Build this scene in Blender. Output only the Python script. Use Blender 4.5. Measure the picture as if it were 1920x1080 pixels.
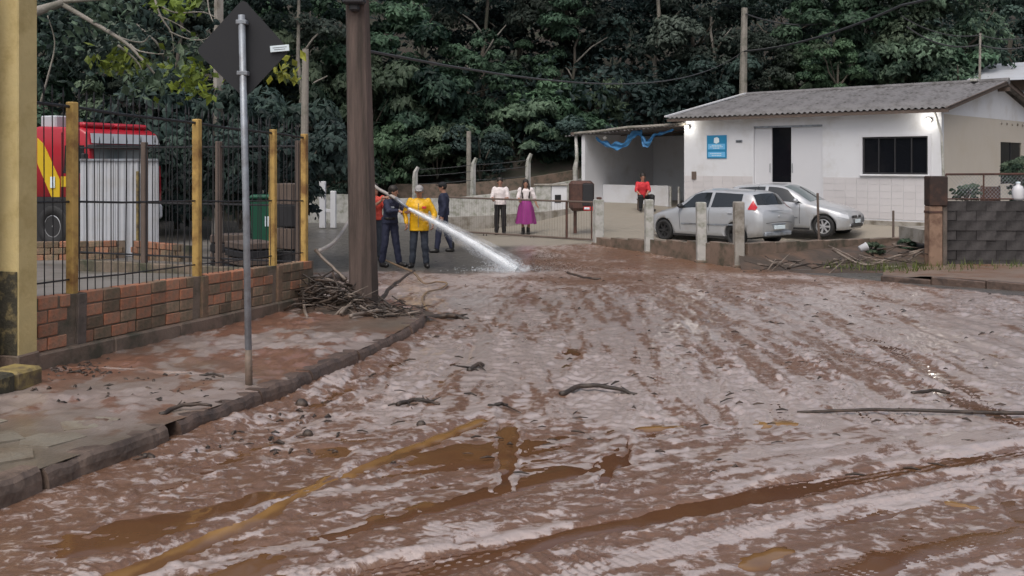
import bpy, bmesh, math, random
import numpy as np
from mathutils import Vector, Matrix

for o in list(bpy.data.objects):
    bpy.data.objects.remove(o, do_unlink=True)
SC = bpy.context.scene
COL = SC.collection
# ------------------------------------------------------------------ camera, sky, sun, exposure
F, HY, CZ = 1800.0, 305.0, 1.6          # focal length in photo pixels, horizon row, eye height
cam_d = bpy.data.cameras.new('camera')
cam_d.sensor_width = 36.0
cam_d.lens = 36.0 * F / 1920.0
cam_d.shift_y = -(540.0 - HY) / 1920.0
cam_d.clip_start = 0.05
cam_d.clip_end = 1500.0
cam = bpy.data.objects.new('camera', cam_d)
cam.location = (0, 0, CZ)
cam.rotation_euler = (math.radians(90), 0, 0)
COL.objects.link(cam)
SC.camera = cam

SUN_EL, SUN_ROT = 58.0, 200.0            # high veiled sun behind the photographer
W = bpy.data.worlds.new('World')
SC.world = W
W.use_nodes = True
wn, wl = W.node_tree.nodes, W.node_tree.links
bg = wn['Background']
sky = wn.new('ShaderNodeTexSky')
sky.sky_type = 'NISHITA'
sky.sun_disc = False
sky.sun_elevation = math.radians(SUN_EL)
sky.sun_rotation = math.radians(SUN_ROT)
sky.air_density = 1.0
sky.dust_density = 6.0
sky.ozone_density = 1.0
hsv = wn.new('ShaderNodeHueSaturation')
hsv.inputs['Saturation'].default_value = 0.62
wl.new(sky.outputs[0], hsv.inputs['Color'])
wl.new(hsv.outputs[0], bg.inputs[0])
bg.inputs[1].default_value = 0.12
sun_d = bpy.data.lights.new('sun', 'SUN')
sun_d.energy = 0.75
sun_d.angle = math.radians(40)
sun_d.color = (1.0, 0.97, 0.93)
sun = bpy.data.objects.new('sun', sun_d)
az = math.radians(SUN_ROT)
sdir = Vector((math.sin(az) * math.cos(math.radians(SUN_EL)), math.cos(az) * math.cos(math.radians(SUN_EL)), math.sin(math.radians(SUN_EL))))
sun.rotation_euler = sdir.to_track_quat('Z', 'Y').to_euler()
COL.objects.link(sun)
SC.view_settings.view_transform = 'Standard'
SC.view_settings.look = 'None'
SC.view_settings.gamma = 1.0
SC.view_settings.exposure = 0.24
SC.view_settings.use_curve_mapping = False
SC.cycles.max_bounces = 6
SC.cycles.transparent_max_bounces = 12

# ------------------------------------------------------------------ helpers
rnd = random.Random(7)


def P(px, py, d):
    return Vector(((px - 960) / F * d, d, CZ - (py - HY) / F * d))


def XP(px, d):
    return (px - 960) / F * d


def ss(a, b, x):
    t = np.clip((np.asarray(x, float) - a) / (b - a), 0, 1)
    return t * t * (3 - 2 * t)


FA = np.array([12.08, 27.0])             # near corner of the white house
FB = np.array([5.90, 32.9])              # far (left) corner of its front
FU = (FA - FB) / np.linalg.norm(FA - FB)
FN = np.array([FU[1], -FU[0]])           # points towards the street
FL = float(np.linalg.norm(FA - FB))


def road_z(x, y):
    x = np.asarray(x, float)
    y = np.asarray(y, float)
    r = 1.6 + 0.036 * np.clip(y - 4, -3, 16)
    z = CZ - r
    lot = ss(-1.0, 3.5, x)
    z = z + 0.078 * np.clip(y - 26.5, 0, 9) * lot
    u = (x - FB[0]) * FU[0] + (y - FB[1]) * FU[1]
    dist = (x - FB[0]) * FN[0] + (y - FB[1]) * FN[1]
    z = z + 0.26 * (1 - ss(0.3, 2.6, dist)) * ss(1.0, 8.0, u) * (1 - ss(11, 13, u))
    return z


def rz(x, y):
    return float(road_z(x, y))


def gpt(px, py):
    """ground point seen at a pixel of the photograph"""
    k = (py - HY) / F
    d = 1.456 / max(k - 0.036, 1e-4)
    if d > 20:
        d = 2.176 / k
    return Vector((XP(px, d), d, rz(XP(px, d), d)))


def hash2(ix, iy, seed):
    h = (ix.astype(np.int64) * 374761393 + iy.astype(np.int64) * 668265263 + seed * 982451653) & 0xffffffff
    h = ((h ^ (h >> 13)) * 1274126177) & 0xffffffff
    h = h ^ (h >> 16)
    return (h & 0xffff) / 65535.0


def vn(x, y, seed=0):
    x = np.asarray(x, float)
    y = np.asarray(y, float)
    xi, yi = np.floor(x), np.floor(y)
    fx, fy = x - xi, y - yi
    fx = fx * fx * (3 - 2 * fx)
    fy = fy * fy * (3 - 2 * fy)
    a = hash2(xi, yi, seed)
    b = hash2(xi + 1, yi, seed)
    c = hash2(xi, yi + 1, seed)
    d = hash2(xi + 1, yi + 1, seed)
    return (a + (b - a) * fx) * (1 - fy) + (c + (d - c) * fx) * fy - 0.5


def fbm(x, y, seed=0, o=4, g=0.5):
    s, a, t = 0, 1.0, 0
    for i in range(o):
        s = s + a * vn(x * 2 ** i + 17.3 * i, y * 2 ** i - 9.1 * i, seed + i)
        t += a
        a *= g
    return s / t * 1.6


class MB:
    """collects shapes, links them as one mesh object"""

    def __init__(s):
        s.v, s.f, s.m = [], [], []

    def add(s, vs, fs, mi=0):
        k = len(s.v)
        s.v += [tuple(v) for v in vs]
        s.f += [tuple(i + k for i in f) for f in fs]
        s.m += [mi] * len(fs)
        return s

    def box(s, c, d, rot=None, mi=0, taper=1.0):
        c = Vector(c)
        vs = []
        for z in (-1, 1):
            t = taper if z > 0 else 1.0
            for x, y in ((-1, -1), (1, -1), (1, 1), (-1, 1)):
                p = Vector((x * d[0] / 2 * t, y * d[1] / 2 * t, z * d[2] / 2))
                if rot is not None:
                    p = rot @ p
                vs.append(c + p)
        return s.add(vs, [(3, 2, 1, 0), (4, 5, 6, 7), (0, 1, 5, 4), (1, 2, 6, 5), (2, 3, 7, 6), (3, 0, 4, 7)], mi)

    def cbox(s, c, d, b=0.01, rot=None, mi=0):
        """box with chamfered edges"""
        c = Vector(c)
        bm = bmesh.new()
        bmesh.ops.create_cube(bm, size=1.0)
        bmesh.ops.scale(bm, vec=Vector(d), verts=bm.verts)
        bmesh.ops.bevel(bm, geom=list(bm.edges), offset=b, segments=1, affect='EDGES', profile=0.5)
        bm.verts.index_update()
        vs = [(c + (rot @ v.co if rot is not None else v.co)) for v in bm.verts]
        fs = [tuple(v.index for v in f.verts) for f in bm.faces]
        bm.free()
        return s.add(vs, fs, mi)

    def tube(s, pts, rad, n=8, mi=0, cap=True, flat=1.0):
        pts = [Vector(p) for p in pts]
        if not isinstance(rad, (list, tuple)):
            rad = [rad] * len(pts)
        k = len(s.v)
        up = Vector((0, 0, 1))
        nrm = None
        for i, p in enumerate(pts):
            t = (pts[min(i + 1, len(pts) - 1)] - pts[max(i - 1, 0)])
            t = t.normalized() if t.length > 1e-9 else Vector((0, 0, 1))
            if nrm is None:
                ref = up if abs(t.z) < 0.9 else Vector((1, 0, 0))
                nrm = (ref - t * ref.dot(t)).normalized()
            else:
                nrm = (nrm - t * nrm.dot(t))
                nrm = nrm.normalized() if nrm.length > 1e-6 else Vector((1, 0, 0))
            bi = t.cross(nrm)
            for j in range(n):
                a = 2 * math.pi * j / n
                s.v.append(tuple(p + (nrm * math.cos(a) * flat + bi * math.sin(a)) * rad[i]))
        for i in range(len(pts) - 1):
            for j in range(n):
                a, b = k + i * n + j, k + i * n + (j + 1) % n
                s.f.append((a, b, b + n, a + n))
                s.m.append(mi)
        if cap:
            s.f.append(tuple(k + n - 1 - j for j in range(n)))
            s.f.append(tuple(k + (len(pts) - 1) * n + j for j in range(n)))
            s.m += [mi, mi]
        return s

    def lathe(s, prof, M=None, n=20, mi=0):
        """prof: (r, z) pairs turned round local Z"""
        M = M or Matrix()
        k = len(s.v)
        for r, z in prof:
            for j in range(n):
                a = 2 * math.pi * j / n
                s.v.append(tuple(M @ Vector((r * math.cos(a), r * math.sin(a), z))))
        for i in range(len(prof) - 1):
            for j in range(n):
                a, b = k + i * n + j, k + i * n + (j + 1) % n
                s.f.append((a, b, b + n, a + n))
                s.m.append(mi)
        return s

    def ell(s, c, r, n=12, m=8, rot=None, mi=0):
        c = Vector(c)
        vs, fs = [], []
        for i in range(m + 1):
            th = math.pi * i / m
            for j in range(n):
                a = 2 * math.pi * j / n
                p = Vector((r[0] * math.sin(th) * math.cos(a), r[1] * math.sin(th) * math.sin(a), -r[2] * math.cos(th)))
                vs.append(c + (rot @ p if rot is not None else p))
        for i in range(m):
            for j in range(n):
                a, b = i * n + j, i * n + (j + 1) % n
                fs.append((a, b, b + n, a + n))
        return s.add(vs, fs, mi)

    def cap(s, p0, r0, p1, r1, n=10):
        """round-ended tapered limb"""
        p0, p1 = Vector(p0), Vector(p1)
        d = (p1 - p0)
        L = d.length
        d = d / L if L > 1e-6 else Vector((0, 0, 1))
        pts, rr = [], []
        for a in (90, 65, 35, 0):
            t = math.radians(a)
            pts.append(p0 - d * r0 * math.sin(t))
            rr.append(max(r0 * math.cos(t), 1e-3))
        for a in (0, 35, 65, 90):
            t = math.radians(a)
            pts.append(p1 + d * r1 * math.sin(t))
            rr.append(max(r1 * math.cos(t), 1e-3))
        return s.tube(pts, rr, n)

    def poly(s, pts, mi=0):
        return s.add(pts, [tuple(range(len(pts)))], mi)

    def prism(s, pts, vec, mi=0):
        n = len(pts)
        vec = Vector(vec)
        a = [Vector(p) for p in pts]
        return s.add(a + [p + vec for p in a], [tuple(range(n - 1, -1, -1)), tuple(range(n, 2 * n))] + [(i, (i + 1) % n, n + (i + 1) % n, n + i) for i in range(n)], mi)

    def mesh(s, name, mats=None, smooth=False):
        me = bpy.data.meshes.new(name)
        me.from_pydata(s.v, [], s.f)
        mats = mats if isinstance(mats, (list, tuple)) else [mats]
        for m in mats:
            me.materials.append(m)
        if len(mats) > 1:
            me.polygons.foreach_set('material_index', s.m)
        if smooth:
            me.polygons.foreach_set('use_smooth', [True] * len(me.polygons))
        me.update()
        return me

    def build(s, name, mats, parent=None, smooth=False, M=None):
        return link(name, s.mesh(name, mats, smooth), parent, M)


def link(name, me, parent=None, M=None):
    o = bpy.data.objects.new(name, me)
    COL.objects.link(o)
    if parent is not None:
        o.parent = parent
    if M is not None:
        o.matrix_local = M
    return o


def tag(o, label=None, cat=None, group=None, kind=None):
    if label:
        o['label'] = label
    if cat:
        o['category'] = cat
    if group:
        o['group'] = group
    if kind:
        o['kind'] = kind
    return o


def thing(name, label, cat, loc=(0, 0, 0), rotz=0.0, group=None, M=None):
    o = bpy.data.objects.new(name, None)
    o.empty_display_size = 0.2
    COL.objects.link(o)
    if M is not None:
        o.matrix_world = M
    else:
        o.location = loc
        o.rotation_euler = (0, 0, rotz)
    return tag(o, label, cat, group)


def frame(origin, xdir, up=(0, 0, 1)):
    x = Vector(xdir).normalized()
    z = Vector(up)
    y = z.cross(x).normalized()
    z = x.cross(y)
    M = Matrix(((x.x, y.x, z.x, origin[0]), (x.y, y.y, z.y, origin[1]), (x.z, y.z, z.z, origin[2]), (0, 0, 0, 1)))
    return M


def np_mesh(name, V, Fq, mats, smooth=True, attrs=None):
    me = bpy.data.meshes.new(name)
    V = np.asarray(V, np.float32)
    Fq = np.asarray(Fq, np.int32)
    n = Fq.shape[1]
    me.vertices.add(len(V))
    me.vertices.foreach_set('co', V.ravel())
    me.loops.add(Fq.size)
    me.loops.foreach_set('vertex_index', Fq.ravel())
    me.polygons.add(len(Fq))
    me.polygons.foreach_set('loop_start', np.arange(0, Fq.size, n, dtype=np.int32))
    me.polygons.foreach_set('use_smooth', np.full(len(Fq), smooth))
    for k, a in (attrs or {}).items():
        at = me.color_attributes.new(k, 'FLOAT_COLOR', 'POINT')
        b = np.ones((len(V), 4), np.float32)
        a = np.asarray(a, np.float32)
        b[:, :a.shape[1]] = a
        at.data.foreach_set('color', b.ravel())
    me.update(calc_edges=True)
    for m in (mats if isinstance(mats, (list, tuple)) else [mats]):
        me.materials.append(m)
    return me


def grid_faces(nr, nc):
    i, j = np.meshgrid(np.arange(nr - 1), np.arange(nc - 1), indexing='ij')
    a = (i * nc + j).ravel()
    return np.stack([a, a + 1, a + nc + 1, a + nc], 1)


# ------------------------------------------------------------------ materials
def nodes(name):
    m = bpy.data.materials.new(name)
    m.use_nodes = True
    nt = m.node_tree
    return m, nt, nt.nodes, nt.links, nt.nodes['Principled BSDF']


def mat(name, col, rough=0.6, metal=0.0, var=0.25, scale=6.0, bump=0.0, bscale=40.0, dirt=None, dscale=2.0, damt=0.5, spec=0.5, objvar=0.0, coat=0.0, stretch=(1, 1, 1)):
    """painted / weathered surface: base colour broken by two noises, stains of a second colour, fine bump"""
    m, nt, N, L, b = nodes(name)
    tc = N.new('ShaderNodeTexCoord')
    mp = N.new('ShaderNodeMapping')
    mp.inputs['Scale'].default_value = stretch
    L.new(tc.outputs['Object'], mp.inputs[0])
    n1 = N.new('ShaderNodeTexNoise')
    n1.inputs['Scale'].default_value = scale
    n1.inputs['Detail'].default_value = 6
    L.new(mp.outputs[0], n1.inputs['Vector'])
    mx = N.new('ShaderNodeMix')
    mx.data_type = 'RGBA'
    c = Vector(col)
    mx.inputs[6].default_value = (*(c * (1 - var)), 1)
    mx.inputs[7].default_value = (*(c * (1 + var)), 1)
    L.new(n1.outputs[0], mx.inputs[0])
    out = mx.outputs[2]
    if dirt is not None:
        n2 = N.new('ShaderNodeTexNoise')
        n2.inputs['Scale'].default_value = dscale
        n2.inputs['Detail'].default_value = 8
        n2.inputs['Roughness'].default_value = 0.65
        L.new(mp.outputs[0], n2.inputs['Vector'])
        rp = N.new('ShaderNodeValToRGB')
        rp.color_ramp.elements[0].position = 0.62 - damt * 0.35
        rp.color_ramp.elements[1].position = 0.75 - damt * 0.2
        L.new(n2.outputs[0], rp.inputs[0])
        m2 = N.new('ShaderNodeMix')
        m2.data_type = 'RGBA'
        m2.inputs[7].default_value = (*dirt, 1)
        L.new(rp.outputs[0], m2.inputs[0])
        L.new(out, m2.inputs[6])
        out = m2.outputs[2]
    if objvar:
        oi = N.new('ShaderNodeObjectInfo')
        mr = N.new('ShaderNodeMapRange')
        mr.inputs[3].default_value = 1 - objvar
        mr.inputs[4].default_value = 1 + objvar
        L.new(oi.outputs['Random'], mr.inputs[0])
        hv = N.new('ShaderNodeHueSaturation')
        L.new(mr.outputs[0], hv.inputs['Value'])
        L.new(out, hv.inputs['Color'])
        out = hv.outputs[0]
    L.new(out, b.inputs['Base Color'])
    b.inputs['Roughness'].default_value = rough
    b.inputs['Metallic'].default_value = metal
    b.inputs['Specular IOR Level'].default_value = spec
    b.inputs['Coat Weight'].default_value = coat
    b.inputs['Coat Roughness'].default_value = 0.05
    if bump:
        n3 = N.new('ShaderNodeTexNoise')
        n3.inputs['Scale'].default_value = bscale
        n3.inputs['Detail'].default_value = 5
        L.new(mp.outputs[0], n3.inputs['Vector'])
        bp = N.new('ShaderNodeBump')
        bp.inputs['Strength'].default_value = bump
        bp.inputs['Distance'].default_value = 0.02
        L.new(n3.outputs[0], bp.inputs['Height'])
        L.new(bp.outputs[0], b.inputs['Normal'])
    return m


def flat_mat(name, col, rough=0.5, metal=0.0, emit=0.0, alpha=1.0, spec=0.5):
    m, nt, N, L, b = nodes(name)
    b.inputs['Base Color'].default_value = (*col, 1)
    b.inputs['Roughness'].default_value = rough
    b.inputs['Metallic'].default_value = metal
    b.inputs['Alpha'].default_value = alpha
    b.inputs['Specular IOR Level'].default_value = spec
    if emit:
        b.inputs['Emission Color'].default_value = (*col, 1)
        b.inputs['Emission Strength'].default_value = emit
    return m


def leaf_mat(name, dark, light, rough=0.45, trans=0.15):
    m, nt, N, L, b = nodes(name)
    at = N.new('ShaderNodeAttribute')
    at.attribute_name = 'tint'
    oi = N.new('ShaderNodeObjectInfo')
    sep = N.new('ShaderNodeSeparateColor')
    L.new(at.outputs['Color'], sep.inputs[0])
    mx = N.new('ShaderNodeMix')
    mx.data_type = 'RGBA'
    mx.inputs[6].default_value = (*dark, 1)
    mx.inputs[7].default_value = (*light, 1)
    L.new(sep.outputs[0], mx.inputs[0])
    hv = N.new('ShaderNodeHueSaturation')
    mh = N.new('ShaderNodeMapRange')
    mh.inputs[3].default_value = 0.465
    mh.inputs[4].default_value = 0.525
    fr = N.new('ShaderNodeMath')
    fr.operation = 'FRACT'
    ml = N.new('ShaderNodeMath')
    ml.operation = 'MULTIPLY'
    ml.inputs[1].default_value = 7.31
    L.new(oi.outputs['Random'], ml.inputs[0])
    L.new(ml.outputs[0], fr.inputs[0])
    L.new(fr.outputs[0], mh.inputs[0])
    L.new(mh.outputs[0], hv.inputs['Hue'])
    mr = N.new('ShaderNodeMapRange')
    mr.inputs[3].default_value = 0.7
    mr.inputs[4].default_value = 1.25
    L.new(oi.outputs['Random'], mr.inputs[0])
    L.new(mr.outputs[0], hv.inputs['Value'])
    L.new(mx.outputs[2], hv.inputs['Color'])
    L.new(hv.outputs[0], b.inputs['Base Color'])
    b.inputs['Roughness'].default_value = rough
    b.inputs['Specular IOR Level'].default_value = 0.25
    tr = N.new('ShaderNodeBsdfTranslucent')
    L.new(hv.outputs[0], tr.inputs[0])
    ms = N.new('ShaderNodeMixShader')
    ms.inputs[0].default_value = trans
    L.new(b.outputs[0], ms.inputs[1])
    L.new(tr.outputs[0], ms.inputs[2])
    L.new(ms.outputs[0], N['Material Output'].inputs[0])
    return m


M = {}
M['bark'] = mat('bark', (0.10, 0.085, 0.07), 0.85, bump=0.5, bscale=30, stretch=(1, 1, 0.25), dirt=(0.05, 0.06, 0.04), damt=0.4)
M['barkpale'] = mat('bark_pale', (0.27, 0.25, 0.22), 0.85, bump=0.4, bscale=30, dirt=(0.13, 0.13, 0.10), damt=0.4)
M['stick'] = mat('wet_wood', (0.034, 0.025, 0.020), 0.5, bump=0.4, var=0.5, dirt=(0.10, 0.068, 0.05), dscale=5, damt=0.45)
M['stickpale'] = mat('pale_wood', (0.22, 0.18, 0.15), 0.55, bump=0.3, var=0.4, dirt=(0.09, 0.065, 0.05), dscale=5, damt=0.5)
M['concrete'] = mat('concrete', (0.33, 0.31, 0.28), 0.75, bump=0.25, dirt=(0.15, 0.13, 0.10), dscale=3, damt=0.5)
M['whitepost'] = mat('limewashed_concrete', (0.46, 0.455, 0.435), 0.75, bump=0.25, dirt=(0.22, 0.23, 0.18), dscale=4, damt=0.45)
M['cement'] = mat('dark_cement', (0.135, 0.108, 0.092), 0.7, bump=0.35, dirt=(0.06, 0.055, 0.045), dscale=4)
M['plinth'] = mat('muddy_plinth', (0.20, 0.145, 0.112), 0.6, bump=0.35, dirt=(0.075, 0.07, 0.05), dscale=3.5, damt=0.5)
M['mortar'] = mat('mortar', (0.20, 0.155, 0.12), 0.85, bump=0.4, dirt=(0.05, 0.055, 0.035))
M['brick'] = mat('clay_brick', (0.47, 0.195, 0.11), 0.8, bump=0.4, scale=9, dirt=(0.26, 0.17, 0.115), dscale=6, damt=0.5, objvar=0.22)
M['brickmoss'] = mat('mossy_brick', (0.31, 0.195, 0.13), 0.85, bump=0.4, scale=9, dirt=(0.165, 0.135, 0.09), dscale=6, damt=0.6, objvar=0.35)
M['yellow'] = mat('old_yellow_paint', (0.55, 0.36, 0.11), 0.55, bump=0.12, dirt=(0.22, 0.11, 0.035), dscale=4, damt=0.42)
M['yellowpillar'] = mat('faded_yellow_paint', (0.62, 0.50, 0.24), 0.7, bump=0.18, dirt=(0.42, 0.32, 0.13), dscale=3, damt=0.4)
M['black'] = mat('black_paint', (0.022, 0.022, 0.025), 0.5, var=0.3)
M['galv'] = mat('galvanised_steel', (0.30, 0.33, 0.37), 0.45, metal=0.35, var=0.15, scale=12, dirt=(0.18, 0.18, 0.19), dscale=5)
M['wood'] = mat('pole_wood', (0.135, 0.098, 0.084), 0.85, bump=0.8, bscale=25, stretch=(6, 6, 0.4), dirt=(0.06, 0.046, 0.039), dscale=1.6, damt=0.55)
M['white'] = mat('white_wall', (0.65, 0.66, 0.69), 0.7, var=0.03, scale=2, dirt=(0.54, 0.53, 0.525), dscale=0.9, damt=0.35)
M['cream'] = mat('cream_wall', (0.52, 0.475, 0.415), 0.75, var=0.04, scale=2, dirt=(0.50, 0.45, 0.38), dscale=0.8, damt=0.35)
M['doorwhite'] = mat('door_white', (0.63, 0.635, 0.665), 0.4, var=0.02)
M['tile'] = mat('pale_pink_tile', (0.575, 0.555, 0.565), 0.35, var=0.04, objvar=0.04)
M['glass'] = flat_mat('dark_glass', (0.008, 0.009, 0.012), 0.06, spec=0.35)  # opaque; the unlit room behind is put into the pane colour
M['dark'] = flat_mat('interior_shade', (0.015, 0.015, 0.016), 0.9)  # near-black colour standing in for the shade inside
M['roof'] = mat('fibre_cement', (0.17, 0.165, 0.17), 0.8, var=0.2, scale=3, bump=0.2, dirt=(0.075, 0.07, 0.068), dscale=1.6, damt=0.45, objvar=0.06)
M['timber'] = mat('old_timber', (0.12, 0.09, 0.075), 0.8, bump=0.3, stretch=(1, 1, 1))
M['rust'] = mat('rusty_steel', (0.095, 0.045, 0.034), 0.75, bump=0.3, dirt=(0.05, 0.03, 0.025), dscale=5, damt=0.5)
M['silver'] = mat('silver_paint', (0.47, 0.485, 0.51), 0.32, metal=0.30, var=0.03, coat=0.6, dirt=(0.42, 0.41, 0.41), dscale=2, damt=0.3)
M['tyre'] = mat('tyre_rubber', (0.02, 0.02, 0.021), 0.75, bump=0.1)
M['plastic'] = flat_mat('black_plastic', (0.025, 0.025, 0.027), 0.5)
M['alloy'] = flat_mat('wheel_alloy', (0.55, 0.56, 0.58), 0.35, 0.5)
M['taillight'] = flat_mat('tail_light', (0.45, 0.02, 0.03), 0.15)
M['headlight'] = flat_mat('head_light', (0.62, 0.64, 0.67), 0.08, 0.2)
M['carglass'] = flat_mat('car_glass', (0.02, 0.024, 0.028), 0.04, spec=0.7)
M['paleglass'] = flat_mat('windscreen', (0.16, 0.19, 0.20), 0.04, spec=0.9)
M['red'] = mat('fire_red', (0.42, 0.015, 0.03), 0.3, var=0.08, coat=0.4)
M['truckyellow'] = mat('truck_yellow', (0.62, 0.42, 0.02), 0.35, var=0.06)
M['skin'] = mat('skin', (0.36, 0.19, 0.13), 0.55, var=0.08)
M['hair'] = mat('dark_hair', (0.02, 0.015, 0.012), 0.6, bump=0.3, stretch=(1, 1, .2))
M['navy'] = mat('navy_cloth', (0.018, 0.022, 0.05), 0.8, var=0.3, bump=0.25, bscale=25)
M['deadleaf'] = mat('litter_clod', (0.07, 0.048, 0.036), 0.6, var=.5)
M['jeans'] = mat('dark_jeans', (0.03, 0.038, 0.055), 0.85, var=0.3, bump=0.25, bscale=25)
M['hivis'] = mat('yellow_raincoat', (0.75, 0.42, 0.008), 0.5, var=0.1, bump=0.3, bscale=14)
M['blackcloth'] = mat('black_cloth', (0.012, 0.012, 0.014), 0.8, bump=0.2)
M['whitecloth'] = mat('white_cloth', (0.72, 0.66, 0.66), 0.8, var=0.06, bump=0.25, bscale=18)
M['purple'] = mat('purple_cloth', (0.26, 0.025, 0.19), 0.7, var=0.2, bump=0.3, bscale=16)
M['redcloth'] = mat('red_cloth', (0.55, 0.03, 0.04), 0.75, var=0.15, bump=0.2)
M['orangecloth'] = mat('orange_red_cloth', (0.62, 0.075, 0.05), 0.7, var=0.15, bump=0.2)
M['greycap'] = mat('grey_cap', (0.32, 0.31, 0.31), 0.8)
M['boot'] = mat('black_boot', (0.014, 0.013, 0.013), 0.45)
M['kerb'] = mat('muddy_kerb', (0.115, 0.078, 0.062), 0.5, bump=0.7, bscale=18, var=0.4, dirt=(0.055, 0.040, 0.034), dscale=5, damt=0.5)
M['soil'] = mat('dark_soil', (0.06, 0.045, 0.035), 0.75, bump=0.6, bscale=10, dirt=(0.11, 0.07, 0.05), dscale=2)
M['blueplastic'] = mat('blue_tarp', (0.045, 0.19, 0.40), 0.5, var=.3, scale=9)
M['signblue'] = flat_mat('sign_blue', (0.02, 0.22, 0.42), 0.4)
M['signlight'] = flat_mat('sign_light_blue', (0.15, 0.45, 0.75), 0.4)
M['signwhite'] = flat_mat('sign_white', (0.70, 0.80, 0.85), 0.4)
M['lamp'] = flat_mat('lamp_glow', (1.0, 0.93, 0.80), 0.3, emit=7.0)
M['block'] = mat('sooty_block', (0.030, 0.027, 0.028), 0.8, bump=0.5, var=0.35, scale=5, dirt=(0.085, 0.08, 0.08), dscale=2.2, damt=0.42, objvar=0.3)
M['greenplastic'] = mat('green_plastic', (0.01, 0.09, 0.05), 0.5)
M['metalsheet'] = mat('white_metal_sheet', (0.47, 0.49, 0.53), 0.45, var=0.05, dirt=(0.42, 0.42, 0.43), dscale=2, damt=0.35, objvar=0.05)
M['signback'] = mat('sign_back', (0.013, 0.014, 0.018), 0.55, var=0.15)
M['hosec'] = mat('pale_hose', (0.38, 0.35, 0.33), 0.6, var=0.15)
M['hosey'] = mat('muddy_yellow_hose', (0.27, 0.185, 0.10), 0.6, var=0.3, dirt=(0.2, 0.14, 0.10), damt=.7)
M['cable'] = flat_mat('cable', (0.05, 0.052, 0.055), 0.6)
M['leaf_a'] = leaf_mat('leaf_green', (0.010, 0.028, 0.020), (0.150, 0.260, 0.160), 0.55, 0.3)
M['leaf_b'] = leaf_mat('leaf_dark', (0.010, 0.022, 0.021), (0.080, 0.130, 0.108), 0.55, 0.25)
M['leaf_c'] = leaf_mat('leaf_vine', (0.018, 0.040, 0.026), (0.155, 0.225, 0.145), 0.55, 0.25)
M['leaf_g'] = leaf_mat('leaf_greygreen', (0.014, 0.026, 0.022), (0.115, 0.145, 0.120), 0.55, 0.25)
M['leaf_f'] = leaf_mat('leaf_wood_shaded', (0.005, 0.012, 0.014), (0.036, 0.062, 0.058), 0.6)  # colour darkened to stand for the shaded gaps behind the crowns
M['leaf_y'] = leaf_mat('leaf_yellowgreen', (0.06, 0.09, 0.025), (0.30, 0.36, 0.05), trans=0.3)
M['grass'] = leaf_mat('grass_blade', (0.05, 0.07, 0.02), (0.16, 0.18, 0.05))
M['bank'] = mat('earth_bank', (0.055, 0.045, 0.037), 0.9, bump=0.5, bscale=4, dirt=(0.03, 0.045, 0.025), dscale=0.8)
# ------------------------------------------------------------------ ground sheet, mud road, puddles
def ground_mat():
    return mat('ground_soil', (0.09, 0.065, 0.05), 0.85, bump=0.4, bscale=3, scale=0.5)


gs = MB().poly([(-600, -300, -0.75), (600, -300, -0.75), (600, 900, -0.75), (-600, 900, -0.75)])
tag(gs.build('ground', ground_mat()), kind='structure')


def seg_dist(x, y, pts):
    """distance to a polyline and arc length along it"""
    best = np.full(x.shape, 1e9)
    arc = np.zeros(x.shape)
    sgn = np.zeros(x.shape)
    s0 = 0.0
    for a, b in zip(pts[:-1], pts[1:]):
        dx, dy = b[0] - a[0], b[1] - a[1]
        L = math.hypot(dx, dy)
        t = np.clip(((x - a[0]) * dx + (y - a[1]) * dy) / (L * L), 0, 1)
        ex, ey = x - a[0] - t * dx, y - a[1] - t * dy
        d = np.hypot(ex, ey)
        w = d < best
        best = np.where(w, d, best)
        arc = np.where(w, s0 + t * L, arc)
        sgn = np.where(w, np.sign(dx * ey - dy * ex), sgn)
        s0 += L
    return best, arc, sgn


def px_line(pl, sub=3):
    pts = [gpt(*p) for p in pl]
    out = []
    for i in range(len(pts) - 1):
        p0 = pts[max(i - 1, 0)]
        p1, p2 = pts[i], pts[i + 1]
        p3 = pts[min(i + 2, len(pts) - 1)]
        for k in range(sub):
            t = k / sub
            q = 0.5 * ((2 * p1) + (p2 - p0) * t + (2 * p0 - 5 * p1 + 4 * p2 - p3) * t * t + (3 * p1 - p0 - 3 * p2 + p3) * t ** 3)
            out.append((q.x, q.y))
    out.append((pts[-1].x, pts[-1].y))
    return out


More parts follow.
